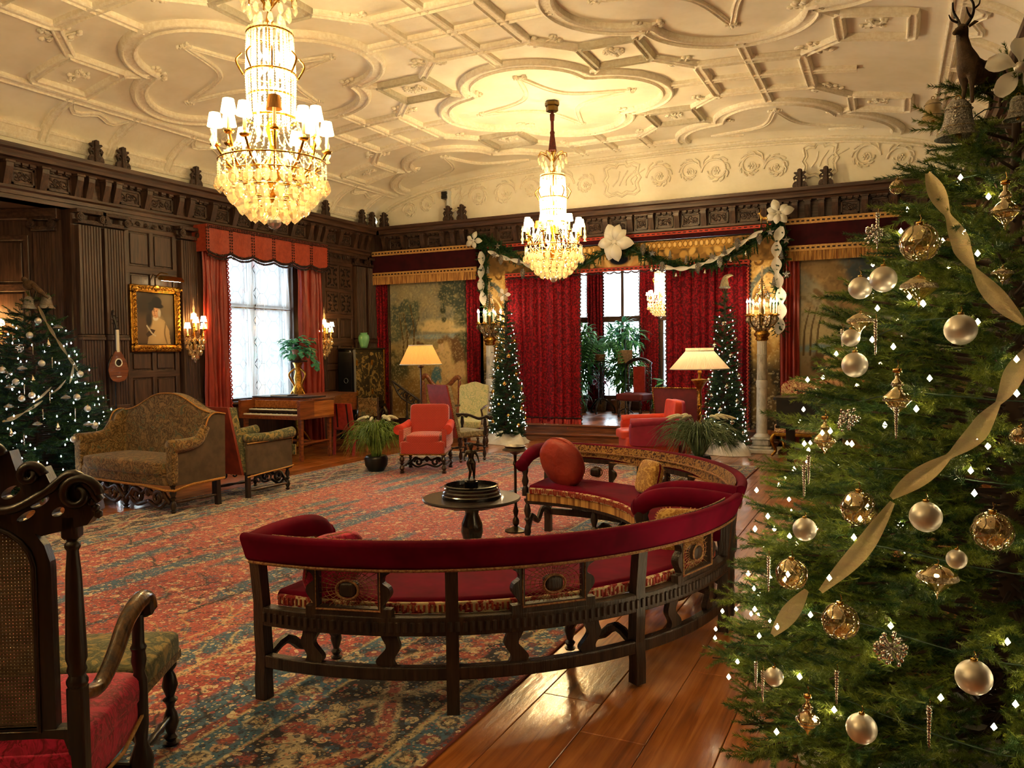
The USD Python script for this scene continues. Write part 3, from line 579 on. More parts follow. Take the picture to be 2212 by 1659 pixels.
# one shade of the near chandelier is unlit and brown, facing the camera
copy(ch1, 'crystal chandelier on a red tasselled cord in front of the red curtains', (XC, 10.33, 2.62), 195)
copy(ch1, 'crystal chandelier over the end of the hall behind the viewer', (XC, -.83, 2.62), 30)
def sconce(label, fr, a, z=1.49):
    """wall bracket: backplate, five branches, spire and a tail of drops"""
    o = fr.pt(a, 0, z); t = thing('wall_sconce', label, 'wall lamp', o, math.degrees(math.atan2(fr.u[1], fr.u[0])), 'crystal wall sconces')
    ob = lambda n, g, m, s=True, **k: obj(n, g, m, t, s, **k); sg = -1 if np.cross(fr.u, fr.n)[2] < 0 else 1
    ob('backplate', G().bb(-.035, 0, .3, .035, sg*.03, .75, .01), 'gilt', 30); ob('stem', G().lathe([(.008, .2), (.025, .3), (.012, .4), (.02, .5), (.01, .62)], (0, sg*.12, 0), 10), 'gilt')
    ob('bracket_arm', G().tube(bez([(0, 0, .45), (0, sg*.06, .4), (0, sg*.12, .45)], 8), .01, 6), 'gilt')
    ob('spire', G().put(spire(.36, .028), (0, sg*.12, .62)), 'crystal', False)
    for x, d, zz in ((-.15, .15, .42), (.15, .15, .42), (-.075, .24, .5), (.09, .22, .52), (0, .12, .56)):
        ob('arm', G().tube(bez([(0, sg*.12, .38), (x*.5, sg*(d*.5+.08), .32), (x, sg*d, zz-.02)], 10), .007, 5), 'gilt'); candle(t, (x, sg*d, zz-.02), True, .85, 'sconce_bulb')
    g = G()
    for i in range(12):
        c, s = math.cos(i*PI/6), math.sin(i*PI/6); chain(g, (.17*c, sg*.14+.1*s, .4), (.06*c, sg*.13+.04*s, .12), .02, 16, .008)
        chain(g, (.17*c, sg*.14+.1*s, .4), (.17*math.cos((i+1)*PI/6), sg*.14+.1*math.sin((i+1)*PI/6), .4), .05, 8, .007)
    ob('bead_strings', g, 'crystal', False, kind='stuff')
    for r, zz, n, L in ((.175, .36, 12, .085), (.14, .28, 10, .09), (.1, .2, 8, .09), (.05, .13, 5, .08), (0, .09, 1, .09)):
        for i in range(n):
            a_ = 2*PI*i/n+r*9; ob('pendant', G().put(drop(L, L*.45), (r*math.cos(a_), sg*.13+r*.6*math.sin(a_), zz)), 'crystal_drop', False)
    return t
sconce('lit crystal wall sconce between the portrait and the window curtain', FL_, 8.6); sconce('lit crystal wall sconce right of the red window curtain', FL_, 11.6)
sconce('glowing wall sconce in the bay beside the left Christmas tree', FS_, .66, 1.5)
# ---- carpet -----------------------------------------------------------------
CX0, CX1, CY0, CY1 = -7.1, -1.62, -.6, 11.1
def carpet_mat(n):
    N = {'tc': ('texture_coordinate', {}), 'a': ('attribute', {'attribute': 'col'}), 'p': ('principled_bsdf', {'roughness': .95, 'sheen_weight': .25, 'specular_ior_level': .15}),
         'dn': ('noise_texture', {'scale': 5, 'detail': 2}), 'dv': ('vector_math', {'math_type': 'multiply_add', 'vector2': (.05, .05, 0)})}
    L = [('tc.object', 'dn.vector'), ('dn.color', 'dv.vector1'), ('tc.object', 'dv.vector3')]
    last = 'a.color'
    for i, (sc, lim, colors, pr) in enumerate(((11, .33, ('#d8c6a0', '#35587a', '#8e3038', '#c9a07c'), .38), (26, .34, ('#e3d6b4', '#2a3350', '#b75450', '#587c98'), .42), (60, .36, ('#d5c098', '#33303c', '#c4725c', '#46627a'), .55))):
        v, w, r, c, cr, m, k, ring = (f'{x}{i}' for x in ('v', 'w', 'r', 'c', 'cr', 'm', 'k', 'ring'))
        N[v] = ('voronoi_texture', {'scale': sc, 'randomness': .85, 'dimensions': '2D'}); L.append(('dv.value' if False else 'dv.vector', v+'.vector'))
        N[w] = ('separate_color', {}); L.append((v+'.color', w+'.color'))
        N[cr] = ('rgb_ramp', {'interpolate': False, 'ramp': [(0, lin(colors[0])), (.38, lin(colors[1])), (.62, lin(colors[2])), (.8, lin(colors[3]))]}); L.append((w+'.r', cr+'.fac'))
        # petals: a rosette ring around each cell centre
        N[ring] = ('rgb_ramp', {'ramp': [(0, (.9,)*3), (lim*.25, (.9,)*3), (lim*.34, (.15,)*3), (lim*.5, (.9,)*3), (lim*.9, (.9,)*3), (lim, (0,)*3)]}); L.append((v+'.distance', ring+'.fac'))
        N[k] = ('math', {'math_type': 'less_than', 'value2': pr}); L.append((w+'.g', k+'.value1'))
        N[c] = ('math', {'math_type': 'multiply'}); L += [(ring+'.color', c+'.value1'), (k+'.value', c+'.value2')]
        N[m] = ('mix_color', {}); L += [(c+'.value', m+'.fac'), (last, m+'.a'), (cr+'.color', m+'.b')]; last = m+'.result'
    N['fn'] = ('noise_texture', {'scale': 9, 'detail': 3, 'roughness': .7, 'distortion': 1.2}); L.append(('tc.object', 'fn.vector'))
    N['fr'] = ('rgb_ramp', {'ramp': [(.47, (0,)*3), (.495, (.7,)*3), (.505, (.7,)*3), (.53, (0,)*3)]}); L.append(('fn.fac', 'fr.fac'))
    N['fm'] = ('mix_color', {'b': lin('#2b2530')}); L += [('fr.color', 'fm.fac'), (last, 'fm.a')]
    N['g'] = ('noise_texture', {'scale': 220, 'detail': 2}); L.append(('tc.object', 'g.vector'))
    N['b'] = ('bump', {'strength': .5, 'distance': .004}); L += [('g.fac', 'b.height'), ('b.normal', 'p.normal'), ('fm.result', 'p.base_color')]
    return usdkit.material(stage, '/World/Looks/'+n, N, L, 'p.BSDF')
_recipes['carpet'] = carpet_mat
def smooth(e0, e1, x): t = np.clip((x-e0)/(e1-e0), 0, 1); return t*t*(3-2*t)
class Paint:
    """colours on a grid of points; x to the right, y up, both in metres"""
    def __init__(s, X, Y, base): s.X, s.Y = X, Y; s.c = np.broadcast_to(np.array(lin(base)), X.shape+(3,)).copy()
    def mix(s, m, col):
        m = np.clip(m, 0, 1)[..., None]; s.c = s.c*(1-m) + (np.array(lin(col)) if isinstance(col, (str, tuple)) else col)*m; return s
    def fb(s, sc, o=4, seed=0, sx=1, sy=1): return meshkit.fbm(np.stack([s.X*sc*sx, s.Y*sc*sy, np.full_like(s.X, seed*7.3)], -1), o, seed)
    def stroke(s, pts, w, col, soft=.35, n=40, k=1):
        p = bez(pts, n); w = np.interp(np.linspace(0, 1, len(p)), np.linspace(0, 1, np.size(w)), np.atleast_1d(w)); d = np.full(s.X.shape, 9.)
        x0, x1, y0, y1 = p[:, 0].min()-.2, p[:, 0].max()+.2, p[:, 1].min()-.2, p[:, 1].max()+.2
        b = (s.X > x0) & (s.X < x1) & (s.Y > y0) & (s.Y < y1)
        if not b.any(): return s
        X, Y = s.X[b], s.Y[b]; dd = np.full(X.shape, 9.)
        for i in range(len(p)-1):
            a, e = p[i], p[i+1]-p[i]; L = max(e@e, 1e-9); t = np.clip(((X-a[0])*e[0]+(Y-a[1])*e[1])/L, 0, 1)
            dd = np.minimum(dd, np.hypot(X-a[0]-t*e[0], Y-a[1]-t*e[1])/(w[i]+1e-6))
        d[b] = dd; return s.mix(k*(1-smooth(1-soft, 1+soft, d)), col)
    def blob(s, cx, cy, rx, ry, col, soft=.25, an=0, rag=0, sc=8, seed=0, k=1):
        a = math.radians(an); x, y = s.X-cx, s.Y-cy; u, v = x*math.cos(a)+y*math.sin(a), -x*math.sin(a)+y*math.cos(a); d = np.hypot(u/rx, v/ry)
        if rag: d = d + rag*(s.fb(sc, 4, seed)-.5)*2
        return s.mix(k*(1-smooth(1-soft, 1+soft, d)), col)
    def poly(s, pts, col, soft=.01):
        from shapely import contains_xy
        pl = Polygon(pts); m = contains_xy(pl, s.X, s.Y).astype(float); return s.mix(m, col)
cx = np.linspace(CX0, CX1, 330); cyy = np.r_[np.arange(CY0, 5.6, .015), np.arange(5.6, CY1, .03), CY1]
X, Y = np.meshgrid(cx, cyy, indexing='ij'); pt = Paint(X, Y, '#b24a4a')
pt.mix(.75*smooth(.4, .65, pt.fb(1.1, 3, 1)), '#c4645a').mix(.55*smooth(.55, .7, pt.fb(.8, 3, 2)), '#98343a')
rr = random.Random(11)
for i in range(46):   # cypresses along the length of the carpet, with trunks and blossoming boughs between
    x, y = rr.uniform(-6.3, -2.5), rr.uniform(.3, 10.3); L = rr.uniform(.35, .75)
    pt.blob(x, y, rr.uniform(.05, .1), L, rr.choice(['#416c88', '#37607c', '#557688']), .3, rr.uniform(-6, 6), .35, 6, i)
for x, y, r, L in ((-2.75, 2.65, .12, .75), (-3.35, 3.4, .1, .7), (-4.0, 4.6, .12, .9), (-4.9, 3.9, .1, .9), (-2.6, 4.2, .1, .6), (-4.6, 6.2, .1, .8)): pt.blob(x, y, r, L, '#3c6684', .2, 0, .2, 9, 3)
for i in range(30):
    x, y = rr.uniform(-6.2, -2.6), rr.uniform(.2, 10); col = rr.choice(['#241f2b', '#2c2633', '#d9c08a', '#cdb07c']); s = rr.choice((-1, 1)); w = .022 if col < '#5' else .016
    pt.stroke([(x, y), (x+.05*s, y+.35), (x-.04*s, y+.7), (x+.06*s, y+1.1)], (w, w*.7, w*.4), col)
    for k in range(5):
        q = .25+.17*k; sd = 1 if k % 2 else -1
        pt.stroke([(x+.03*s, y+q), (x+.15*sd, y+q+.14), (x+.3*sd, y+q+.2)], (w*.55, w*.3), col, n=10)
for x, y, s in ((-2.75, 2.0, 1), (-3.2, 2.9, -1), (-3.95, 3.6, 1), (-3.1, 1.7, -1)):
    for k in range(7):
        q = .12*k; sd = 1 if k % 2 else -1; pt.stroke([(x+.02*s*k, y+q), (x+.14*sd, y+q+.13), (x+.2*sd, y+q+.24)], (.012, .006), '#1e1a26' if s > 0 else '#d6c294', n=10)
    pt.stroke([(x, y-.15), (x+.03*s, y+.4), (x+.02*s, y+.95)], (.02, .008), '#1e1a26' if s > 0 else '#d6c294')
E_ = np.minimum(np.minimum(X-CX0, CX1-X), np.minimum(CY1-Y, Y-CY0)+0)
bd = lambda a, b: ((E_ >= a) & (E_ < b)).astype(float)
pt.mix(bd(0, .96), '#3f6c88'); pt.mix(bd(.17, .74), '#191a2c')
nz = pt.fb(3.2, 2, 5)*1.0; wv = np.where((X < CX0+1) | (X > CX1-1), Y, X)
q = np.abs(((E_-.455)-.17*np.sin(wv*4.2))+.10*(nz-.5)); pt.mix(bd(.17, .74)*(1-smooth(.05, .075, q)), '#cfbf9c'); pt.mix(bd(.17, .74)*(1-smooth(.03, .045, q)), '#a95550')
q2 = np.abs(((E_-.455)+.17*np.sin(wv*4.2))+.12*(nz-.5)); pt.mix(bd(.17, .74)*(1-smooth(.035, .06, q2))*.9, '#c4b493')
pt.mix(bd(.17, .74)*smooth(.6, .66, pt.fb(9, 3, 8)), '#b9ab8c'); pt.mix(bd(.17, .74)*smooth(.62, .66, pt.fb(7, 2, 12)), '#a5504c')
for a in (.165, .735, .955): pt.mix(bd(a, a+.022), '#cdb98c')
pt.mix(bd(0, .02), '#8a3a36'); pt.mix(bd(.98, 1.03), '#8d3a36')
for c0 in (.085, .85):   # medallions of the guard stripes
    ph = (wv % .34)-.17; rd = np.hypot(ph, E_-c0)/.062; m = bd(c0-.075, c0+.075)
    pt.mix(m*(1-smooth(.9, 1.05, rd)), '#d3c3a0'); pt.mix(m*(1-smooth(.68, .8, rd)), '#31303f'); pt.mix(m*(1-smooth(.35, .5, np.abs(rd-.0))), '#c8b48c'); ph2 = ((wv+.17) % .34)-.17; pt.mix(m*(1-smooth(.6, .9, np.hypot(ph2, E_-c0)/.06)), '#9c4c48')
g = G(); g.grid(np.stack([X, Y, np.full_like(X, .012)], -1)[:, ::-1]); colr = pt.c[:, ::-1].reshape(-1, 3)
carp = thing('carpet', 'large red Persian carpet with blue and navy flowered border', 'carpet')
obj('pile', g, 'carpet', carp, False, col=colr)
pm('carpet_edge', '#7c3a34', .95); obj('binding', G().bb(CX0-.008, CY0-.008, 0, CX1+.008, CY1+.008, .011, .004), 'carpet_edge', carp, False)
# ---- textiles ---------------------------------------------------------------
pm('satin_rust', '#a6432a', .42, color2='#8e3220', vs=18, sheen=.3, bump=.4, bs=30); pm('satin_red', '#9a3020', .4, color2='#7c2013', vs=9, stretch=(1, 1, .4), sheen=.4, bump=.2)
pm('velvet_red', '#8a0a1a', .8, spec=.2, color2='#4c0610', vs=26, sheen=.8, ramp=(.42, .55), bump=.4, bs=30); pm('velvet_maroon', '#380610', .9, spec=.2, color2='#28040b', vs=5, sheen=.5)
pm('gold_braid', '#c69a5a', .65, color2='#a67c40', vs=60); pm('braid_dark', '#2a1210', .8); pm('red_braid', '#b83a24', .7, color2='#8c2416', vs=50); pm('white_trim', '#c9c3b6', .8)
pm('gold_fringe', '#c99a55', .75, color2='#7c4a22', vs=40, stretch=(1, 1, .04), ramp=(.4, .62), detail=2); pm('red_fringe', '#a8302a', .75, color2='#7a1a18', vs=50, stretch=(1, 1, .05), detail=2)
raw('woven', {'a': ('attribute', {'attribute': 'col'}), 'tc': ('texture_coordinate', {}), 'n': ('noise_texture', {'scale': 160, 'detail': 2}), 'b': ('bump', {'strength': .4, 'distance': .004}), 'p': ('principled_bsdf', {'roughness': .9, 'sheen_weight': .1, 'specular_ior_level': .2})}, [('a.color', 'p.base_color'), ('tc.object', 'n.vector'), ('n.fac', 'b.height'), ('b.normal', 'p.normal')], 'p.BSDF')
raw('oil_paint', {'a': ('attribute', {'attribute': 'col'}), 'p': ('principled_bsdf', {'roughness': .35, 'specular_ior_level': .4})}, [('a.color', 'p.base_color')], 'p.BSDF')
def drape_g(a0, a1, z0, z1, d, folds, amp, seed, flare=0, nz=14):
    t = np.linspace(0, 1, folds*8+1); r = np.random.default_rng(seed); ph = np.interp(t, np.linspace(0, 1, 9), r.uniform(-.35, .35, 9)); am = np.interp(t, np.linspace(0, 1, 7), r.uniform(.6, 1.1, 7))
    z = np.linspace(z0, z1, nz); P = []
    for zz in z:
        f = (zz-z0)/(z1-z0); e = flare*(1-f); w = np.sin(2*PI*(folds*t+ph)+.25*np.sin(3*zz+seed))
        P.append(np.stack([a0-e+(a1-a0+2*e)*(t+.012*np.sin(2*PI*folds*t*2)), d+amp*am*w*(1-.35*f)+.012*np.sin(5*zz+9*t), np.full_like(t, zz)], 1))
    return np.array(P)
def drape(name, label, cat, fr, a0, a1, z0, z1, d, folds, amp, m, seed, group=None, fringe=None, trim=None, flare=0):
    t = thing(name, label, cat, (0, 0, 0), 0, group); P = drape_g(a0, a1, z0, z1, d, folds, amp, seed, flare)
    obj('cloth', fr.map(G().shell(P, .008)), m, t, 60)
    if fringe:
        Q = P[0][None]*np.ones((5, 1, 1)); Q[:, :, 2] = (z0+np.linspace(.17, -.0, 5))[:, None]; Q[:, :, 1] += np.linspace(.012, .03, 5)[:, None]
        obj('fringe', fr.map(G().shell(Q, .006)), fringe, t, 60); Q = P[0].copy(); Q[:, 2] = z0+.19; Q[:, 1] += .018; obj('fringe_heading', fr.map(G().tube(Q, .012, 5)), 'braid_dark', t)
    if trim:
        for e in ([0, -1] if trim == 'both' else [trim]):
            q = P[:, e]; zz = np.arange(z0, z1, .012); x = np.interp(zz, q[:, 2], q[:, 0]); y = np.interp(zz, q[:, 2], q[:, 1])
            obj('edge_trim', fr.map(G().tube(np.stack([x+.016*np.sin(zz*90), y+.012, zz], 1), .01, 5)), 'braid_dark' if m == 'velvet_red' else 'red_braid', t)
    return t
def braid(t, fr, a0, a1, z, h, d, m='gold_braid', step=.075, name='braid'):
    obj(name, fr.map(G().bb(a0, d, z, a1, d+.012, z+h, .003)), m, t, False); g = G()
    for x in np.arange(a0+step*.5, a1-step*.3, step): g.bb(x-step*.28, d+.012, z+h*.36, x+step*.28, d+.018, z+h*.64, .002)
    obj(name+'_pattern', fr.map(g), 'braid_dark', t, False, kind='stuff')
# window on the left wall: two rust curtains, scalloped valance, white sheers
drape('curtain', 'rust red satin curtain left of the leaded window', 'curtain', FL_, 8.74, 9.24, .03, 3.3, .17, 6, .05, 'satin_red', 1, 'red window curtains', trim=-1)
drape('curtain', 'rust red satin curtain right of the leaded window', 'curtain', FL_, 10.88, 11.48, .03, 3.3, .17, 7, .05, 'satin_red', 2, 'red window curtains', trim=0)
va = thing('valance', 'rust red scalloped valance with dark braid above the window', 'valance'); A0, A1 = 8.72, 11.52; n = 6
tt = np.linspace(0, 1, 121); zb = 3.14-.05*np.abs(np.sin(PI*n*tt))+.03*0; P = np.stack([np.stack([A0+(A1-A0)*tt, np.full(121, .3)+.006*np.sin(40*tt), 3.56*(1-f)+zb*f], 1) for f in np.linspace(0, 1, 10)], 0)
obj('cloth', FL_.map(G().shell(P, .012)), 'satin_rust', va, 60)
for a in (A0, A1): obj('return', FL_.map(G().bb(a-.006, .0, 3.16, a+.006, .3, 3.56, 0)), 'satin_rust', va, False)
g = G()
for f in (.02, .085):
    for k in range(76): q = (k+.2)/76; x = A0+(A1-A0)*q; g.bb(x, .31, 3.56-.4*f-.02, x+.022, .322, 3.56-.4*f, .002)
for k in range(n+1):
    x = A0+(A1-A0)*k/n
    for s in (-.028, .016):
        for z in np.arange(3.17, 3.5, .045): g.bb(x+s, .31, z, x+s+.014, .322, z+.028, .002)
obj('braid', FL_.map(g), 'braid_dark', va, False, kind='stuff')
for dz, r in ((.02, .014), (-.03, .011)): obj('scallop_trim', FL_.map(G().tube(np.stack([A0+(A1-A0)*np.linspace(0, 1, 400), .31+.008*np.sin(np.linspace(0, 500, 400)), 3.14-.05*np.abs(np.sin(PI*n*np.linspace(0, 1, 400)))+dz+.012*np.sin(np.linspace(0, 600, 400))], 1), r, 4)), 'braid_dark', va)
obj('pelmet_board', FL_.map(G().bb(A0+.01, 0, 3.53, A1-.01, .29, 3.55, 0)), 'oak_h', va, False)
for z0, z1, u in ((2.38, 3.2, 'upper'), (.9, 2.37, 'lower')):
    for a0, a1, s in ((9.24, 10.0, 'left'), (10.04, 10.86, 'right')):
        t = thing('sheer_curtain', f'white sheer over the {u} {s} light of the leaded window', 'curtain', group='sheers'); w = a1-a0
        obj('net', FL_.map(G().grid(np.concatenate([drape_g(a0, a0+w*.26, z0, z1, -.04, 4, .016, 5, nz=6), drape_g(a0+w*.26, a0+w*.72, z0, z1, -.04, 3, .006, 4, nz=6)[:, 1:], drape_g(a0+w*.72, a1, z0, z1, -.04, 5, .018, 6, nz=6)[:, 1:]], 1))), 'sheer', t)
        obj('rod', FL_.map(G().tube([(a0, -.04, z1), (a1, -.04, z1)], .007, 6)), 'brass', t)
        obj('hem', FL_.map(G().bb(a0, -.052, z0, a1, -.04, z0+.03, .002)), 'sheer', t)
# back wall: maroon pelmets with gold braid and fringe, side drapes, tapestries
def pelmet(label, a0, a1):
    t = thing('pelmet', label, 'pelmet'); wv_ = np.linspace(0, 1, 60)
    P = np.stack([np.stack([a0+(a1-a0)*wv_, .2+.006*np.sin(25*wv_+f*3), np.full(60, 3.12+.5*f)], 1) for f in np.linspace(0, 1, 8)], 0); obj('velvet', FB_.map(G().shell(P, .01)), 'velvet_maroon', t, 60)
    for a in (a0, a1): obj('return', FB_.map(G().bb(a-.006, 0, 3.12, a+.006, .2, 3.62, 0)), 'velvet_maroon', t, False)
    braid(t, FB_, a0-.01, a1+.01, 3.54, .09, .212); braid(t, FB_, a0-.01, a1+.01, 3.12, .09, .212)
    tq = np.linspace(0, 1, int((a1-a0)*180)); Q = np.stack([np.stack([a0+(a1-a0)*tq, .215+.007*np.sin(tq*len(tq)*1.9)+.01*(1-f), np.full(len(tq), 2.97+.15*f)], 1) for f in np.linspace(0, 1, 4)], 0); obj('fringe', FB_.map(G().grid(Q)), 'gold_fringe', t, False)
    obj('pelmet_board', FB_.map(G().bb(a0, 0, 3.6, a1, .2, 3.62, 0)), 'oak_x', t, False)
pelmet('maroon velvet pelmet with gold fringe over the left tapestry', -9.42, -7.06); pelmet('maroon velvet pelmet with gold fringe over the right tapestry', -1.53, 1.05)
for i, (a0, a1, l) in enumerate(((-9.42, -9.14, 'dark red side drape in the corner left of the left tapestry'), (-7.33, -7.05, 'dark red side drape between the left tapestry and the marble column'), (-1.62, -1.34, 'dark red side drape between the right marble column and the right tapestry'))):
    drape('side_drape', l, 'drape', FB_, a0, a1, .06, 3.1, .1, 4, .035, 'satin_red' if i == 2 else 'velvet_red', 20+i, 'side drapes of the tapestries')
def cloth(name, label, cat, fr, a0, a1, z0, z1, d, nx, nz, painter, m='woven', wav=.006):
    a = np.linspace(0, a1-a0, nx); z = np.linspace(0, z1-z0, nz); X, Z = np.meshgrid(a, z, indexing='ij'); p = Paint(X, Z, '#807050'); painter(p, a1-a0, z1-z0)
    g = G().grid(np.stack([a0+X, d+wav*np.sin(X*5)+wav*np.sin(X*13+Z), z0+Z], -1)); v, f = fr.map(g); t = thing(name, label, cat)
    obj('weave', (v, f), m, t, True, col=np.clip(p.c, 0, 1).reshape(-1, 3)); obj('lining', fr.map(G().bb(a0-.006, d-.03, z0-.006, a1+.006, d-.016, z1+.006, .002)), 'braid_dark', t, False); return t
def tap_left(p, w, h):
    V = p.Y/h; p.mix(np.ones_like(V), '#8a8a78'); p.mix(.6*smooth(.4, .6, p.fb(2.2, 4, 1)), '#a89a74'); p.mix(smooth(.62, .5, V), '#a5915c'); p.mix(.7*smooth(.4, .65, p.fb(3, 4, 2, 1, 2))*smooth(.5, .3, V), '#6f5c34')
    for cx, cy, rx, ry in ((1.25, 1.86, .5, .1), (1.0, 1.78, .45, .06), (1.5, 1.74, .4, .05)): p.blob(cx, cy, rx, ry, '#d9c48c', .5, 0, .4, 5, 3)
    p.blob(1.3, 1.62, .7, .05, '#8fa0a0', .4)
    for i, (cx, cy, r, c) in enumerate(((.3, 2.1, .27, '#4c5a52'), (.5, 1.9, .28, '#47544c'), (.2, 1.75, .24, '#5a6350'), (.62, 2.2, .2, '#55604f'), (1.55, 2.5, .42, '#4a5548'), (1.8, 2.35, .3, '#414b42'), (1.85, 2.0, .22, '#4c553f'), (.15, .9, .35, '#4a4a30'), (1.75, 1.45, .3, '#50563f'), (1.3, 2.1, .07, '#454c38'), (1.32, 1.95, .06, '#454c38'))): p.blob(cx, cy, r, r*.9, c, .3, 0, .9, 7, i)
    p.mix(.35*smooth(.5, .7, p.fb(10, 3, 6))*smooth(.5, .6, V), '#a79a70')
    for x, l in ((.45, 1.1), (.6, 1.25), (.35, 1.0)): p.stroke([(x, l), (x+.03, l+.5), (x-.05, l+1.0)], (.02, .012), '#5d4c2e'); p.stroke([(x+.02, l+.4), (x+.15, l+.75)], .008, '#5d4c2e')
    p.blob(.9, .55, .9, .3, '#8c6f3c', .5, 0, .5, 4, 9); p.blob(.5, .25, .7, .25, '#6e5228', .5, 0, .6, 5, 4)
    p.blob(1.42, 1.42, .17, .22, '#7c6040', .3, 20, .3); p.blob(1.62, 1.3, .13, .3, '#6e5236', .3, 10, .4)       # wings
    p.blob(1.32, 1.1, .17, .4, '#d6bb84', .25, -8, .25); p.blob(1.45, .75, .22, .42, '#cdb07a', .25, 15, .3); p.blob(1.6, .5, .2, .3, '#b8955f', .3, 30, .4); p.blob(1.25, 1.42, .07, .09, '#dcc190', .2); p.blob(1.23, 1.52, .07, .05, '#8a6a3e', .2)
    p.blob(1.13, .82, .11, .2, '#466d78', .2, -10, .3); p.blob(1.02, .62, .05, .17, '#c59a68', .2, 10); p.blob(1.15, .6, .05, .16, '#c59a68', .2, -5)
    p.stroke([(1.2, 1.35), (1.0, 1.3), (.82, 1.42)], .035, '#d4b57e'); p.blob(.78, 1.48, .1, .04, '#6b4f30', .2, -25); p.stroke([(.72, 1.42), (.7, 1.5)], .02, '#6b4f30')
    for i in range(9): p.stroke([(1.2+.05*i, 1.0-.06*i), (1.28+.05*i, .7-.05*i), (1.36+.06*i, .4)], .008, '#8d6f42', k=.7)
    p.blob(1.68, .95, .12, .16, '#bfa070', .3, 0, .5); p.mix(.32*smooth(.52, .72, p.fb(26, 3, 8)), '#4f452c'); p.mix(.3*smooth(.55, .7, p.fb(40, 2, 14)), '#d6c692')
    for e, c in ((.05, '#6a5a36'), (.035, '#3a3222')): p.mix(((p.X < e) | (p.X > w-e)).astype(float), c)
cloth('tapestry', 'left tapestry of a winged figure in a wooded landscape behind the orange lamp', 'tapestry', FB_, -9.2, -7.28, .3, 3.02, .05, 190, 260, tap_left)
def tap_right(p, w, h):
    V = p.Y/h; p.mix(np.ones_like(V), '#77766a'); p.mix(.7*smooth(.4, .6, p.fb(2, 4, 1)), '#94896a'); p.mix(smooth(.5, .3, V), '#7a6444'); p.blob(.3, 1.5, .4, .25, '#a89a74', .5, 0, .4); p.blob(.35, 1.3, .35, .07, '#6f8484', .4, 0, .3)
    p.blob(1.2, 2.6, .5, .6, '#3b4650', .4, 0, .5, 5, 3); p.blob(.9, 2.2, .25, .4, '#3b4448', .3, 0, .8, 7, 8)
    p.stroke([(.15, 2.8), (.5, 2.45), (.85, 1.9), (1.4, 1.4)], (.26, .2, .13, .12), '#806846'); p.stroke([(.3, 2.2), (.6, 1.9), (.75, 1.5)], (.04, .02), '#6c5638')
    p.mix(.6*smooth(.5, .65, p.fb(9, 4, 5))*smooth(.55, .7, V), '#5d4c34'); p.mix(.4*smooth(.55, .7, p.fb(14, 3, 11))*smooth(.6, .75, V), '#a78c60')
    for x in (.12, .22, .32): p.stroke([(x, 1.2), (x+.02, 1.6), (x+.1, 1.95)], (.018, .008), '#5a4a30')
    p.blob(.38, 1.05, .14, .22, '#5e4632', .3, 10, .3); p.blob(.62, .95, .16, .25, '#c9a274', .25, 0, .25); p.blob(.66, 1.22, .06, .08, '#d8b88c', .2); p.blob(.65, 1.3, .08, .05, '#8c6a48', .2, 0, .3); p.blob(.47, 1.15, .05, .06, '#cfa77a', .2)
    p.blob(.75, .6, .35, .3, '#a5573c', .3, 20, .35); p.blob(.35, .6, .25, .25, '#8c6a44', .35, 0, .5); p.blob(.55, .72, .2, .13, '#c99a70', .3, 20, .3)
    for i in range(12): p.stroke([(.5+.05*i, .85-.02*i), (.55+.05*i, .6), (.6+.06*i, .35)], .009, '#6e3424' if i % 2 else '#cf9a78', k=.7)
    p.mix(.25*smooth(.52, .72, p.fb(26, 3, 8)), '#4c3c28'); p.mix(((p.X < .04)).astype(float), '#55482c')
cloth('tapestry', 'right tapestry with a leaning tree trunk and pink robed figures', 'tapestry', FB_, -1.4, 1.0, .3, 3.02, .05, 190, 230, tap_right)
def gold_side(fl):
    def f(p, w, h):
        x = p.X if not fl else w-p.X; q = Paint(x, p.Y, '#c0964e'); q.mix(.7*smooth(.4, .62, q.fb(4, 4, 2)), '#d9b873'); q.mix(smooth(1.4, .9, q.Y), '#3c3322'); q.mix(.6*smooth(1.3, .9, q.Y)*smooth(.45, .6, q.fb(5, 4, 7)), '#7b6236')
        c = w*.5
        q.blob(c, 2.25, w*.42, .42, '#d3b070', .2, 0, .15); q.blob(c+.05, 2.1, w*.3, .2, '#8a6430', .3, 20, .2); q.blob(c, 1.75, w*.36, .12, '#a87c3c', .3)
        t = np.linspace(0, 7, 26); q.stroke(np.stack([c+.1+.14*np.exp(-t*.2)*np.cos(t), 2.72+.14*np.exp(-t*.2)*np.sin(t)], 1), .02, '#6e4c22'); q.stroke(np.stack([c-.12+.1*np.exp(-t*.2)*np.cos(-t), 2.6+.1*np.exp(-t*.2)*np.sin(-t)], 1), .016, '#7a5628')
        q.stroke([(c-.22, 2.45), (c-.05, 2.58), (c+.2, 2.3), (c+.22, 2.0)], (.03, .045, .03), '#5f6a66'); q.stroke([(c-.2, 2.35), (c, 2.3), (c+.15, 2.1)], .016, '#e3c68c')
        for i in range(7): q.stroke([(c-.2+.06*i, 1.62), (c-.2+.06*i, 1.86)], .009, '#6f4c22')
        for zz in (1.6, 1.92): q.stroke([(c-.25, zz), (c+.25, zz)], .014, '#efd598')
        q.blob(c, 1.3, w*.3, .2, '#9a7438', .3, 0, .3); q.blob(c, 3.0, w*.4, .1, '#46341c', .3, 0, .5); q.mix(.5*smooth(.52, .7, q.fb(24, 3, 8)), '#6b4a20'); q.mix(.35*smooth(.55, .7, q.fb(30, 2, 18)), '#f0d9a0'); p.c = q.c
    return f
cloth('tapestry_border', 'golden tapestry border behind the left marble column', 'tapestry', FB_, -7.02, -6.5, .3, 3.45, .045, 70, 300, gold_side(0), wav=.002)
cloth('tapestry_border', 'golden tapestry border behind the right marble column', 'tapestry', FB_, -2.12, -1.64, .3, 3.45, .045, 70, 300, gold_side(1), wav=.002)
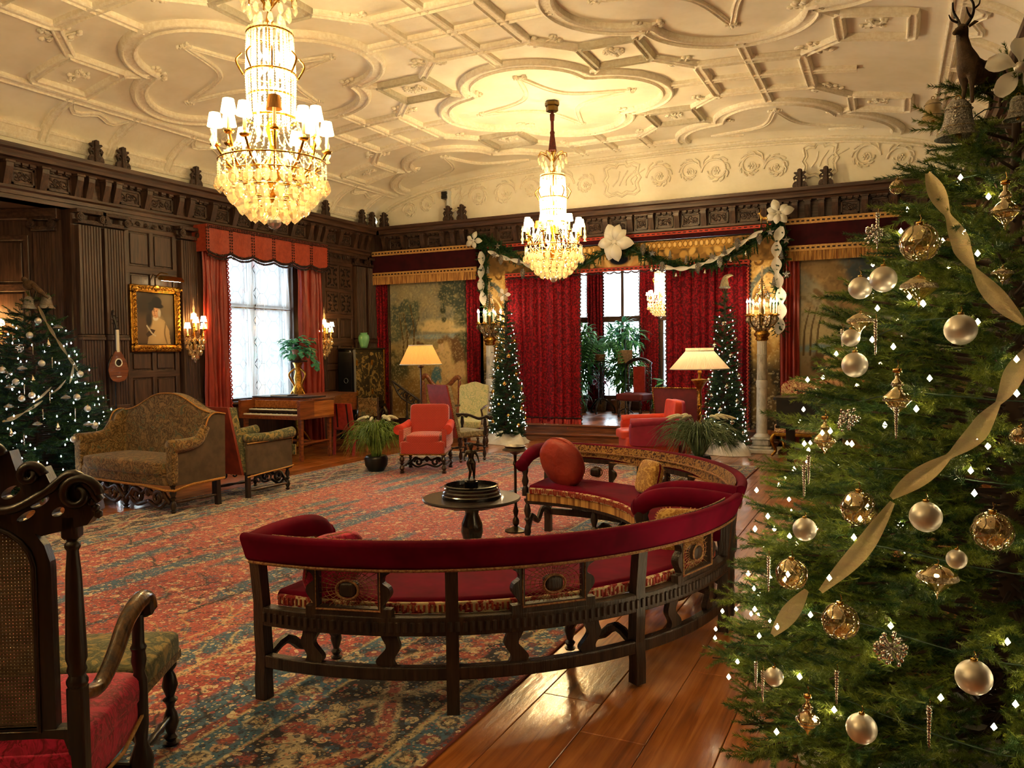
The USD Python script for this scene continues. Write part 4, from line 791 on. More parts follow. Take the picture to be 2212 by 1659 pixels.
def gold_top(p, w, h):
    p.mix(np.ones_like(p.X), '#7a5b30'); p.mix(.8*smooth(.42, .6, p.fb(5, 4, 2)), '#3f3322'); p.mix(.8*smooth(.52, .66, p.fb(7, 3, 5)), '#a98248')
    for a, b in ((.9, 2.2), (3.05, 4.6)):
        m = ((p.X > a) & (p.X < b) & (p.Y > h-.16) & (p.Y < h-.03)); p.mix(m.astype(float), '#b08440'); eg = np.hypot(((p.X % .09)-.045)/.03, (p.Y-h+.09)/.045); p.mix(m*(1-smooth(.7, 1, eg)), '#dcb878'); p.mix(m*(np.abs(eg-1.15) < .12), '#5d4020')
    for i in range(26): x = 1+.14*i; p.blob(x, .22+.04*math.sin(i*2.1), .07, .05, ('#c7a260', '#8c6a34', '#b28c4c')[i % 3], .3, i*37, .4, 9, i)
    p.blob(w*.5, .12, .5, .1, '#c79a5c', .25, 0, .3); p.blob(w*.5, .16, .18, .1, '#1d2230', .2); p.stroke([(w*.5-.5, .06), (w*.5-.3, .2), (w*.5-.18, .06)], .03, '#d8b478'); p.stroke([(w*.5+.5, .06), (w*.5+.3, .2), (w*.5+.18, .06)], .03, '#d8b478')
    p.mix((p.Y > h-.012).astype(float), '#1a1418')
cloth('tapestry_valance', 'dark golden tapestry valance across the top of the stage opening', 'tapestry', FB_, -6.98, -1.66, 3.03, 3.47, .06, 420, 40, gold_top, wav=.002)
t = thing('braid_trim', 'long red braid along the top of the stage opening', 'trim'); braid(t, FB_, -6.98, -1.62, 3.545, .055, .09, 'red_braid', .09); obj('dark_band', FB_.map(G().bb(-6.98, .06, 3.475, -1.64, .085, 3.545, .002)), 'velvet_maroon', t, False)
t = thing('braid_trim', 'red scalloped braid framing the top of the big red curtains', 'trim'); braid(t, FB_, -6.52, -2.1, 2.985, .07, .09, 'red_braid', .08); q = np.linspace(-6.52, -2.1, 500); obj('scallops', FB_.map(G().tube(np.stack([q, np.full(500, .1), 2.975-.03*np.abs(np.sin(q*20))], 1), .011, 4)), 'braid_dark', t)
for a in (-6.5, -2.13): obj('side_braid', FB_.map(G().tube(np.stack([a+.012*np.sin(np.linspace(0, 300, 260)), np.full(260, .09), np.linspace(.35, 3.0, 260)], 1), .014, 4)), 'red_braid', t)
FC_ = Fr((0, 13.38, 0), (1, 0, 0), (0, -1, 0))
drape('stage_curtain', 'big red velvet curtain left of the stage opening', 'curtain', FC_, -6.5, -5.04, .2, 3.05, .02, 9, .055, 'velvet_red', 31, 'stage curtains', 'red_fringe', 'both')
drape('stage_curtain', 'big red velvet curtain right of the stage opening', 'curtain', FC_, -3.5, -2.1, .2, 3.05, .02, 9, .055, 'velvet_red', 32, 'stage curtains', 'red_fringe', 'both')
FD_ = Fr((0, AY-.14, 0), (1, 0, 0), (0, -1, 0))
drape('alcove_drape', 'narrow red drape left of the alcove window', 'curtain', FD_, -6.17, -5.8, .3, 3.6, 0, 5, .04, 'velvet_red', 41, 'alcove drapes', trim='both')
drape('alcove_drape', 'narrow red drape right of the alcove window', 'curtain', FD_, -4.96, -4.54, .3, 3.6, 0, 5, .04, 'velvet_red', 42, 'alcove drapes', trim='both')
# ---- furniture --------------------------------------------------------------
wood('walnut', '#4a2c1c', '#22130c', .32, coat=.3); wood('walnut_dark', '#2a1a14', '#120b09', .36, coat=.12, bump=.1); wood('mahogany', '#8a4a22', '#5c2c12', .28, 1, coat=.4); wood('satinwood', '#b06a2e', '#82481c', .25, 1, coat=.4)
wood('settee_oak', '#3a2a20', '#1d1410', .4, bump=.4)
wood('gold_walnut', '#6e4a22', '#2a1a10', .22, coat=.5)
pm('ebonised', '#0f0d0d', .18, coat=.4); pm('black_paint', '#1b1c1e', .3, color2='#101112', vs=9, coat=.2)
pm('bronze', '#4e4030', .32, metal=.85, color2='#2f2a22', vs=14); pm('silver_grey', '#9aa3ad', .3, metal=.9)
def brocade(name, base, c2, c3, sc, rough=.9, lo=.5):
    raw(name, {'tc': ('texture_coordinate', {}), 'n': ('noise_texture', {'scale': sc, 'detail': 4, 'roughness': .65, 'distortion': 1.4}), 'r': ('rgb_ramp', {'ramp': [(lo-.12, lin(base)), (lo-.02, lin(c2)), (lo+.03, lin(base)), (lo+.1, lin(c3))]}), 'n2': ('noise_texture', {'scale': sc*9, 'detail': 2}), 'b': ('bump', {'strength': .5, 'distance': .004}), 'p': ('principled_bsdf', {'roughness': rough, 'sheen_weight': .2, 'specular_ior_level': .2})},
        [('tc.object', 'n.vector'), ('n.fac', 'r.fac'), ('r.color', 'p.base_color'), ('tc.object', 'n2.vector'), ('n2.fac', 'b.height'), ('b.normal', 'p.normal')], 'p.BSDF')
brocade('needlework', '#8f7044', '#3b2c18', '#54563e', 9, .9, .52); brocade('needlework_green', '#6b6a48', '#3c4534', '#98824e', 12); brocade('damask_pink', '#cc2250', '#7c0e2c', '#a81840', 8, .6); brocade('damask_green', '#c9bd88', '#8e9a6c', '#b6b080', 11, .6); brocade('damask_cream', '#d8bd8c', '#6a1420', '#7c1a26', 9, .8); brocade('gold_brocade', '#b48a44', '#8a5a26', '#cfa85c', 26, .7); brocade('embroidery', '#5a2a1c', '#b08a4a', '#2f1512', 30, .9); brocade('grey_tapestry', '#8d8468', '#6d6650', '#a39a7c', 18)
pm('grey_cloth', '#564736', .9, color2='#453829', vs=8); pm('rust_velvet', '#8c3018', .7, color2='#6e2210', vs=7, sheen=.8); pm('settee_velvet', '#6e0024', .9, spec=.12, color2='#52001a', vs=4, sheen=.9); pm('orange_cord', '#b5813c', .85, color2='#8d5f28', vs=70)
pm('coral_satin', '#d2432c', .5, color2='#bb3622', vs=6, sheen=.5); pm('coral_magenta', '#a8264c', .5, color2='#8e1f40', vs=6, sheen=.5); pm('leather_red', '#a03028', .45, color2='#84241c', vs=14); pm('maroon_back', '#6b1f28', .6, color2='#561820', vs=10, sheen=.4)
pm('check_trim', '#c9b48a', .9, color2='#8a2026', vs=26, ramp=(.47, .53)); pm('gimp', '#a5824e', .8, color2='#6e3026', vs=90)
raw('red_lattice', {'tc': ('texture_coordinate', {}), 'mp': ('mapping', {'rotation': (0, .785, .0), 'scale': (1, 0.001, 1)}), 'v': ('voronoi_texture', {'scale': 62, 'randomness': .0}), 'r': ('rgb_ramp', {'ramp': [(.0, lin('#e8563a')), (.3, lin('#d8402a')), (.5, lin('#6a1410'))]}), 'p': ('principled_bsdf', {'roughness': .7, 'sheen_weight': .5}), 'b': ('bump', {'strength': .4, 'distance': .004, 'invert': True})}, [('tc.object', 'mp.vector'), ('mp.vector', 'v.vector'), ('v.distance', 'r.fac'), ('r.color', 'p.base_color'), ('v.distance', 'b.height'), ('b.normal', 'p.normal')], 'p.BSDF')
pm('red_plush', '#cf3a26', .7, color2='#bb3020', vs=8, sheen=.7); pm('cushion_orange', '#a63a2a', .55, color2='#8b2a24', vs=7, sheen=.6, bump=.8, bs=16)
pm('marble', '#cdc6b4', .35, color2='#8d8676', vs=9, stretch=(1, 1, .5), ramp=(.4, .7), coat=.2); pm('marble_white', '#d9d4c6', .4, color2='#bdb6a4', vs=6)
pm('jade', '#5f9a6e', .15, coat=.6, color2='#6fae80', vs=3); pm('ivory', '#e4dcc4', .35); pm('paper', '#d8d6d0', .7)
def sup(g, c, r, e=.3, e2=None, k=22, R=None, puff=0):
    """rounded block: a superellipsoid"""
    e2 = e if e2 is None else e2; th = np.linspace(-PI/2, PI/2, k//2+2); ph = np.arange(k)*2*PI/k; s = lambda x, p: np.sign(x)*np.abs(x)**p
    X = np.outer(s(np.cos(th), e), s(np.cos(ph), e2)); Y = np.outer(s(np.cos(th), e), s(np.sin(ph), e2)); Z = np.repeat(s(np.sin(th), e)[:, None], k, 1)
    if puff: Z = Z*(1+puff*(1-np.clip(X**2, 0, 1))*(1-np.clip(Y**2, 0, 1)))
    P = np.stack([X, Y, Z], -1)*np.asarray(r, float)
    if R is not None: P = P@np.asarray(R).T
    return g.grid(P+np.asarray(c, float), wv=True)
def turned(L, r, n=3):
    p = [(0, 0), (r*.8, 0), (r, .01), (r*.6, .03*L)]
    for i in range(n):
        a, b = (.05+.9*i/n)*L, (.05+.9*(i+1)/n)*L; q = b-a
        p += [(r*.55, a), (r*.95, a+q*.12), (r*.5, a+q*.2), (r*1.0, a+q*.5), (r*.75, a+q*.75), (r*.45, a+q*.88)]
    return p+[(r*.9, L*.96), (r*.9, L), (0, L)]
def legs4(t, w, d, L, r, m='walnut', n=2, y0=0):
    for sx in (-1, 1):
        for sy in (-1, 1): obj('leg', G().lathe(turned(L, r, n), (sx*w/2, y0+sy*d/2, 0), 14), m, t, 40)
def scroll_rail(t, x0, x1, y, z, h, m='walnut_dark', name='carved_stretcher', n=2):
    """pierced scrolling stretcher between two legs"""
    g = G(); L = x1-x0; c = (x0+x1)/2
    for s in (-1, 1):
        q = np.linspace(0, 7.5, 26); rad = h*.42*np.exp(-q*.14); g.tube(np.stack([c+s*L*.22+s*rad*np.cos(q), np.full(26, y), z+rad*np.sin(q)], 1), h*.12, 6)
        g.tube(bez([(c+s*L*.5, y, z-h*.2), (c+s*L*.4, y, z+h*.1), (c+s*L*.3, y, z+h*.42), (c+s*L*.12, y, z+h*.2), (c, y, z+h*.5)], 16), h*.12, 6); g.tube(bez([(c+s*L*.42, y, z-.1*h), (c+s*L*.25, y, z-h*.45), (c, y, z-h*.2)], 12), h*.1, 6)
    g.sph((c, y, z+h*.3), (h*.22, h*.14, h*.3), 8); obj(name, g, m, t, kind='stuff')
def Hs(t, w, d, z, r=.015, m='walnut', name='stretcher'):
    for s in (-1, 1): obj(name, G().lathe([(r*.7, -d/2), (r*.7, -d/4), (r*1.3, -d/8), (r*.8, 0), (r*1.3, d/8), (r*.7, d/4), (r*.7, d/2)], (s*w/2, 0, z), 10, axis='y'), m, t)
# -- curved settees round the table
def arcs(g, prof, a0, a1, n=40, dz=None):
    th = np.radians(np.linspace(a0, a1, n)); p = np.asarray(prof, float)
    P = np.stack([np.outer(np.cos(th), p[:, 0]), np.outer(np.sin(th), p[:, 0]), np.repeat(p[None, :, 1], n, 0)], -1)
    if dz is not None: P[..., 2] += dz(np.linspace(0, 1, n))[:, None]
    g.grid(P, wv=True)
    for q, s in ((P[0], 1), (P[-1], -1)):
        m = q.mean(0); k = len(q); i = np.arange(k); f = np.stack([np.full(k, k), i, (i+1) % k], 1); g.add(np.vstack([q, m]), f if s > 0 else f[:, ::-1])
    return g
def rr_prof(r0, r1, z0, z1, b=.02, n=3):
    q = [];
    for cx, cz, a in ((r1-b, z1-b, 0), (r0+b, z1-b, 90), (r0+b, z0+b, 180), (r1-b, z0+b, 270)):
        for k in range(n+1): t = math.radians(a+90*k/n); q.append((cx+b*math.cos(t), cz+b*math.sin(t)))
    return q
def pol(r, a, z=0): a = math.radians(a); return np.array([r*math.cos(a), r*math.sin(a), z])
def settee(label, c):
    t = thing('curved_settee', label, 'settee', c, 0, 'curved red settees'); ob = lambda n, g, m, s=35, **k: obj(n, g, m, t, s, **k)
    A, B, R, Ri = -90.5, -.5, 1.75, 1.2
    for a in (A, A+30, A+60, B):
        R3 = rotz(a); leg = [(-.03, 0), (.03, 0), (.032, .1), (.022, .2), (.03, .33), (.028, .45), (.05, .66), (-.002, .66), (-.022, .45), (-.026, .33), (-.034, .2), (-.026, .1)]
        ob('back_leg', G().put(G().prism(Polygon(leg), .056, (0, -.028, 0), (1, 0, 0), (0, 0, 1), (0, 1, 0)), pol(R, a), R3), 'settee_oak', False)
        ob('front_leg', G().lathe(turned(.38, .03, 2), pol(Ri+.03, a), 12), 'settee_oak')
        g = G(); q = bez([pol(R, a, .17), pol(R-.15, a, .23), pol(R-.28, a, .15), pol(R-.42, a, .22), pol(Ri+.03, a, .12)], 14); g.tube(q, .024, 7); ob('cross_stretcher', g, 'settee_oak')
    ob('seat_rail', arcs(G(), rr_prof(R-.03, R+.028, .35, .435, .006), A, B), 'settee_oak', False); ob('front_rail', arcs(G(), rr_prof(Ri, Ri+.06, .34, .43, .006), A, B), 'settee_oak', False)
    g = G()
    for k in range(84):
        a = A+1.2+(B-A-2.4)*k/83; g.put(G().lathe([(.0001, 0), (.009, .004), (.012, 0), (.012, .04), (0, .045)], k=6), pol(R+.026, a, .372))
    ob('carved_flutes', g, 'settee_oak', kind='stuff')
    ob('stretcher', arcs(G(), rr_prof(R-.025, R+.022, .15, .21, .008), A, B), 'settee_oak', False)
    for a in (A+9, A+20.5, A+39.5, A+51, A+69, A+81):
        s = 1 if (a-A) % 30 < 15 else -1
        q = [tuple(v) for v in bez([(-.045, .2, 0), (-.03, .235, 0), (-.06, .29, 0), (-.05, .33, 0), (-.045, .36, 0)], 20)[:, :2]][::-1]+[tuple(v) for v in bez([(.035, .2, 0), (.05, .235, 0), (.005, .29, 0), (.02, .33, 0), (.035, .36, 0)], 20)[:, :2]]; ob('scroll_support', G().put(G().prism(Polygon([(x*s, z) for x, z in q]), .03, (0, -.015, 0), (1, 0, 0), (0, 0, 1), (0, 1, 0)), pol(R-.01, a), rotz(a+90)), 'settee_oak', False)
    ob('seat_cushion', arcs(G(), rr_prof(Ri-.01, R-.05, .425, .495, .03), A+1.5, B-1.5), 'settee_velvet', 60)
    for r0, r1, n in ((R-.06, R-.035, 'back_trim'), (Ri-.03, Ri-.005, 'front_trim')):
        ob(n, arcs(G(), rr_prof(r0, r1, .43, .48, .008), A+2, B-2), 'check_trim', 60); g = G()
        for k in range(110): a = A+2.4+(B-A-4.8)*k/109; g.put(G().bb(-.004, -.005, .44, .004, .005, .472, .002), pol((R-.034) if r0 > 1.5 else Ri-.03, a), rotz(a))
        ob(n+'_stitches', g, 'satin_rust', False, kind='stuff')
    ob('seat_fringe', arcs(G(), rr_prof(Ri-.02, Ri-.012, .37, .43, .003), A+1, B-1, 160), 'gold_fringe', False)
    # velvet crest rail, with arms that curl inwards at both ends
    rp = [(x+.35*(z-.65), z) for x, z in rr_prof(R-.005, R+.06, .645, .785, .03, 4)]
    cr = arcs(G(), rp, A-1, B+1, 50); ob('crest_rail', cr, 'settee_velvet', 60)
    for a, s in ((A-.5, 1), (B+.5, -1)):
        q = bez([pol(R+.04, a, .72), pol(R-.1, a-.2*s, .735), pol(R-.28, a, .74), pol(R-.42, a-.5*s, .715), pol(Ri+.05, a-1.5*s, .66), pol(Ri-.0, a-1.5*s, .65)], 22)
        ob('arm', G().tube(q, np.interp(np.linspace(0, 1, len(q)), [0, .3, .8, .93, 1], [.06, .058, .05, .055, .02]), 12), 'settee_velvet'); ob('arm_post', G().lathe([(.028, .4), (.028, .46), (.018, .48), (.03, .52), (.018, .57), (.028, .6), (.024, .65)], pol(Ri+.05, a-.6*s), 12), 'settee_oak')
        q2 = q.copy(); q2[:, 2] -= .05; ob('arm_gimp', G().tube(q2[:-3], .008, 5), 'gimp')
    for r, z in ((R+.062, .65), (R-.008, .648), (R-.012, .72)): ob('gimp', arcs(G(), [(r+.007*math.cos(k), z+.007*math.sin(k)) for k in np.arange(5)*2*PI/5], A-.5, B+.5, 50), 'gimp')
    n = 120; th = np.linspace(A+3, B-3, n); lo = .655+.03*np.abs(np.sin(np.radians((th-A)*6))); P = np.stack([np.stack([pol(R+.0+.35*(z-.65)-.012-.006*0, a, z) for a, z in zip(th, lo+(.775-lo)*f)]) for f in (0, .5, 1)], 0)
    ob('embroidered_band', G().shell(P, .006), 'embroidery', False); ob('band_edge', G().tube(P[0]+(0, 0, -.002), .008, 5), 'gimp')
    for a in (A+15, A+45, A+75):   # caned back panels with a carved medallion
        w, h = .38, .235; R3 = rotz(a+90); f = G(); side = [(0, 0)]+[tuple(v) for v in bez([(.05, 0, 0), (.045, .02, 0), (.02, .045, 0), (.04, .075, 0), (.058, .105, 0), (.05, .135, 0), (.022, .155, 0), (.03, .185, 0), (.06, .205, 0), (.05, .235, 0)], 30)[:, :2]]+[(0, .235)]
        pf = unary_union([Polygon([(w/2-.05+x, z) for x, z in side]), Polygon([(-w/2+.05-x, z) for x, z in side]), sbox(-w/2-.01, 0, w/2+.01, .04), sbox(-w/2+.04, .2, w/2-.04, .235)])
        at = lambda g: G().put(g, pol(R-.0, a, .43), R3)
        ob('panel_frame', at(G().prism(pf, .04, (0, -.02, 0), (1, 0, 0), (0, 0, 1), (0, 1, 0))), 'settee_oak', False)
        g = G(); cz = .12
        for k in range(36):
            b = k*PI/18; c_, s_ = math.cos(b), math.sin(b); L = min(.145/abs(c_) if abs(c_) > 1e-6 else 9, .085/abs(s_) if abs(s_) > 1e-6 else 9); g.tube([(.03*c_, 0, cz+.03*s_), (L*c_, 0, cz+L*s_)], .0016, 3)
        for r in (.45, .6, .75, .9): g.tube([(.145*r*math.cos(b), .001, cz+.085*r*math.sin(b)) for b in np.arange(24)*PI/12], .0016, 3, closed=True)
        ob('cane', at(g), 'gimp', False, kind='stuff')
        m = G(); sup(m, (0, 0, cz), (.045, .03, .036), .6); ob('medallion', at(m), 'settee_oak')
        g = G()
        for dx, dz in ((.15, .09),): g.tube([(-dx, -.022, cz-dz), (dx, -.022, cz-dz), (dx, -.022, cz+dz), (-dx, -.022, cz+dz)], .006, 4, closed=True)
        g.tube([(.052*math.cos(b), -.024, cz+.042*math.sin(b)) for b in np.arange(16)*PI/8], .006, 4, closed=True); ob('beading', at(g), 'gimp')
    return t
s1 = settee('curved red velvet settee nearest the camera, seen from behind', (-2.6, 4.5, .0125))
copy(s1, 'curved red velvet settee behind the near one, holding the round orange cushion', (-2.62, 4.66, .0125), 94.5)
# cushions
def cushion(name, label, c, r, m, R, round_=False, edge=None, fr=None):
    t = thing(name, label, 'cushion', c, 0, 'cushions on the settees'); g = G(); sup(g, (0, 0, 0), r, .75 if round_ else .62, 1.0 if round_ else .5, 30); v, f = g.get(); nrm = v/np.maximum(np.linalg.norm(v, axis=1, keepdims=True), 1e-6)
    v = v+nrm*((meshkit.fbm(v*14+5, 3, 3)-.5)*.03)[:, None]; obj('cover', (v@np.asarray(R).T, f), m, t)
    e = .75 if round_ else .5; ph = np.arange(40)*2*PI/40; s = lambda x, p: np.sign(x)*np.abs(x)**p; p = np.stack([r[0]*s(np.cos(ph), 1 if round_ else .5), r[1]*s(np.sin(ph), 1 if round_ else .5), 0*ph], 1)
    obj('piping', G().tube(p@np.asarray(R).T, .006, 5, closed=True), edge or m, t)
    if fr:
        g = G()
        for k in range(40): q = p[k]; d = q/np.linalg.norm(q); g.tube(np.array([q, q+d*.006, q+d*.014+(0, 0, -.006)])@np.asarray(R).T, .004, 3)
        obj('fringe', g, fr, t, False, kind='stuff')
cushion('round_cushion', 'round orange-red satin cushion on the far curved settee', (-2.44, 6.0, .69), (.215, .215, .09), 'cushion_orange', rotz(160)@rotx(72), True)
cushion('square_cushion', 'gold brocade cushion leaning on the far curved settee', (-1.66, 5.83, .635), (.135, .13, .06), 'gold_brocade', rotz(-45)@rotx(75), edge='settee_velvet')
cushion('square_cushion', 'pink red damask cushion at the left end of the near settee', (-2.36, 2.95, .625), (.14, .14, .055), 'damask_pink', rotz(-110)@rotx(75), edge='gimp')
cushion('square_cushion', 'fringed old gold cushion at the right end of the near settee', (-1.05, 4.3, .6), (.13, .12, .05), 'gold_brocade', rotz(10)@rotx(80), fr='gold_fringe')
# -- round table, fountain and figure, ash stand
t = thing('round_table', 'small round dark pedestal table in the ring of settees', 'table', (-2.55, 4.65, .0125))
obj('table_top', G().lathe([(0, .585), (.29, .585), (.325, .597), (.332, .607), (.325, .615), (0, .616)], k=48), 'walnut_dark', t, 30); obj('apron', G().lathe([(0, .565), (.23, .565), (.24, .585), (0, .585)], k=8), 'ebonised', t, False)
obj('pedestal', G().lathe([(.0, .06), (.06, .08), (.075, .14), (.05, .2), (.04, .26), (.075, .38), (.07, .44), (.045, .5), (.05, .54), (.085, .56), (0, .566)], k=16), 'ebonised', t, 40)
for k in range(3): obj('foot', G().tube(bez([pol(.04, 120*k+20, .12), pol(.16, 120*k+20, .1), pol(.27, 120*k+20, .025)], 10), np.linspace(.035, .025, 11), 8, sq=.8), 'ebonised', t)
t = thing('fountain_base', 'black stepped circular bowl on the round table under the bronze figure', 'bowl', (-2.55, 4.65, .6287))
obj('bowl', G().lathe([(0, 0), (.2, 0), (.2, .018), (.192, .024), (.192, .04), (.184, .048), (.184, .062), (.178, .07), (.182, .082), (.17, .086), (.165, .06), (.1, .05), (.045, .055), (.045, .105), (0, .107)], k=44), 'ebonised', t, 30)
from manifold3d import Manifold
def body(joints, bones, edge=.012, it=6):
    """one continuous figure: hulls of joint spheres joined, refined and smoothed"""
    S = {k: Manifold.sphere(r, 20).translate(p) for k, (p, r) in joints.items()}; m = Manifold()
    for b in bones: m += Manifold.batch_hull([S[k] for k in b])
    me = m.refine_to_length(edge).to_mesh(); tm = trimesh.Trimesh(me.vert_properties[:, :3], me.tri_verts, process=False); trimesh.smoothing.filter_taubin(tm, iterations=it); return (np.array(tm.vertices), np.array(tm.faces))
t = thing('bronze_figure', 'small bronze nude boy standing on the black bowl', 'statuette', (-2.55, 4.65, .737), 35)
J = dict(hip=((0, 0, .125), .021), hl=((.014, 0, .12), .018), hr=((-.014, 0, .12), .018), kl=((.018, -.004, .066), .0105), kr=((-.006, -.012, .068), .0105), al=((.02, .006, .012), .006), ar=((-.016, -.002, .012), .006), tl=((.022, -.014, .005), .005), tr=((-.018, -.024, .005), .005),
    wa=((0, .002, .15), .018), ch=((0, .004, .185), .023), sl=((.026, .004, .197), .01), sr=((-.026, .004, .197), .01), el=((.044, .002, .165), .0065), er=((-.046, -.002, .166), .0065), wl=((.05, -.012, .136), .0045), wr=((-.046, -.026, .146), .0045), pl=((.051, -.016, .128), .005), pr=((-.043, -.034, .143), .005), nk=((0, .002, .211), .0085), hd=((0, -.003, .236), .0165), jw=((0, -.009, .227), .011))
v = body(J, [('hip', 'hl', 'hr', 'wa'), ('hl', 'kl'), ('kl', 'al'), ('al', 'tl'), ('hr', 'kr'), ('kr', 'ar'), ('ar', 'tr'), ('wa', 'ch'), ('ch', 'sl'), ('ch', 'sr'), ('sl', 'el'), ('el', 'wl'), ('wl', 'pl'), ('sr', 'er'), ('er', 'wr'), ('wr', 'pr'), ('ch', 'nk'), ('nk', 'hd'), ('hd', 'jw')], .004, 4)
obj('figure', v, 'bronze', t); g = G()
for i in range(40): a, b = RNG.uniform(0, 6.28), RNG.uniform(-.1, 1.2); g.sph((.0165*math.cos(b)*math.cos(a), -.001+.0165*math.cos(b)*math.sin(a)*.9+.002, .239+.0165*math.sin(b)), .0042, 5)
obj('hair', g, 'bronze', t); obj('plinth', G().lathe([(0, -.002), (.032, -.002), (.032, .006), (0, .006)], k=16), 'bronze', t, False)
g = G().sph((0, -.0205, .2335), (.0022, .004, .004), 6)
for s in (-1, 1): g.sph((s*.006, -.0175, .238), (.0022, .0018, .0014), 6).sph((s*.0165, -.001, .2345), (.002, .003, .004), 6)
g.sph((0, -.0188, .2275), (.0035, .0018, .0012), 6); obj('face', g, 'bronze', t)
t = thing('smoking_stand', 'slim bronze ash stand with a dished top beside the far settee', 'stand', (-3.0, 6.28, .0125))
obj('stem', G().lathe([(.012, .04), (.03, .07), (.03, .1), (.014, .13), (.026, .18), (.012, .23), (.012, .58), (.022, .6), (.012, .63), (.016, .68), (.05, .7), (0, .705)], k=12), 'bronze', t, 40); obj('base', G().lathe([(0, 0), (.1, 0), (.1, .012), (.06, .025), (.02, .045), (0, .05)], k=20), 'bronze', t, 40)
obj('dish', G().lathe([(.03, .7), (.1, .715), (.115, .725), (.1, .735), (.09, .745), (.095, .76), (.08, .757), (.03, .745), (0, .745)], k=24), 'bronze', t, 40)
# -- wing-backed needlework love seat (faces the room, -y), and the armchair behind it
t = thing('wing_settee', 'large brown needlework wing settee with carved walnut stretchers', 'settee', (-7.26, 6.0, .0), -5)
w, d = .8, .3
back = [(-w+.04, .3), (w-.04, .3)]; tp = bez([(w, .98, 0), (w*.7, 1.03, 0), (w*.3, 1.16, 0), (0, 1.19, 0), (-w*.3, 1.16, 0), (-w*.7, 1.03, 0), (-w, .98, 0)], 36)[:, :2]
obj('back', G().prism(Polygon([(w, .3)]+[tuple(q) for q in tp]+[(-w, .3)]), .1, (0, .3, 0), (1, 0, 0), (0, .03, 1), (0, -1, 0)), 'needlework', t, 40); obj('outside_back', G().prism(Polygon([(w, .3)]+[tuple(q*(.995, .995)) for q in tp]+[(-w, .3)]), .02, (0, .325, 0), (1, 0, 0), (0, .03, 1), (0, -1, 0)), 'grey_cloth', t, 40)
obj('back_piping', G().tube(np.stack([tp[:, 0], .2+.03*tp[:, 1], tp[:, 1]], 1), .009, 6), 'orange_cord', t)
for s in (-1, 1):
    wing = [(.3, .3), (.33, .98), (.22, 1.0), (.12, .94), (.06, .8), (-.0, .7), (-.3, .7), (-.3, .3)]
    obj('side', G().prism(Polygon(wing), .05, (s*w-.025, 0, 0), (0, 1, 0), (0, 0, 1), (1, 0, 0)), 'grey_cloth', t, False); obj('inside_wing', G().prism(Polygon(wing), .03, (s*(w-.035)-.015, 0, .004), (0, 1, 0), (0, 0, 1), (1, 0, 0)), 'needlework', t, False)
    q = bez([(s*w, .1, .86), (s*w, .02, .74), (s*w, -.1, .7), (s*w, -.33, .69)], 14); obj('arm_roll', G().tube(q, np.linspace(.045, .075, len(q)), 14), 'needlework', t); obj('arm_front', G().lathe([(0, 0), (.075, 0), (.07, .012), (.03, .016), (0, .02)], (s*w, -.33, .69), 16, axis='y'), 'needlework', t, 40); g = G(); sup(g, (s*(w-.01), -.3, .5), (.06, .035, .19), .4); obj('arm_facing', g, 'needlework', t)
    obj('wing_piping', G().tube(bez([(s*(w+.03), .33, .98), (s*(w+.03), .2, 1.0), (s*(w+.03), .11, .94), (s*(w+.03), .06, .8), (s*(w+.03), -.0, .72)], 16), .009, 6), 'orange_cord', t)
g = G(); sup(g, (0, -.06, .46), (w-.06, .3, .075), .3, .25, 34, puff=.25); obj('seat_cushion', g, 'needlework', t); g = G(); sup(g, (0, -.02, .355), (w+.0, .31, .07), .2, .15, 34); obj('seat_rail_cover', g, 'needlework', t)
obj('fringe', G().tube([(-w, -.33, .295), (-w*.5, -.335, .285), (0, -.335, .28), (w*.5, -.335, .275), (w*.9, -.33, .25), (w+.02, -.3, .25), (w+.03, -.1, .29), (w+.03, .3, .3)], .014, 6), 'orange_cord', t)
for x in (-w+.05, -.03, w-.05): obj('leg', G().lathe(turned(.3, .035, 2), (x, -.27, 0), 12), 'walnut_dark', t, 40)
for x in (-w+.05, w-.05): obj('rear_leg', G().prism(Polygon([(0, 0), (.05, 0), (.04, .3), (-.01, .3)]), .05, (x-.025, .25, 0), (0, 1, 0), (0, 0, 1), (1, 0, 0)), 'walnut_dark', t, False); obj('side_stretcher', G().lathe([(.012, -.26), (.02, -.1), (.012, 0), (.02, .1), (.012, .26)], (x, 0, .12), 10, axis='y'), 'walnut', t)
for c in (-.39, .36): scroll_rail(t, c-.36, c+.36, -.28, .15, .2, 'walnut')
t = thing('armchair', 'high-backed armchair with rust velvet back and needlework arms by the harpsichord', 'armchair', (-6.71, 6.93, 0), 176)
bp = [(-.29, .28), (.29, .28), (.19, 1.0), (-.15, 1.0)]
obj('back', G().prism(Polygon([(-.27, .3), (.27, .3), (.18, 1.02), (-.18, 1.02)]), .1, (0, .33, 0), (1, 0, 0), (0, .12, 1), (0, -1, 0)), 'needlework_green', t, False); obj('outside_back', G().prism(Polygon([(-.29, .28), (.29, .28), (.19, 1.03), (-.19, 1.03)]), .03, (0, .36, 0), (1, 0, 0), (0, .12, 1), (0, -1, 0)), 'rust_velvet', t, False)
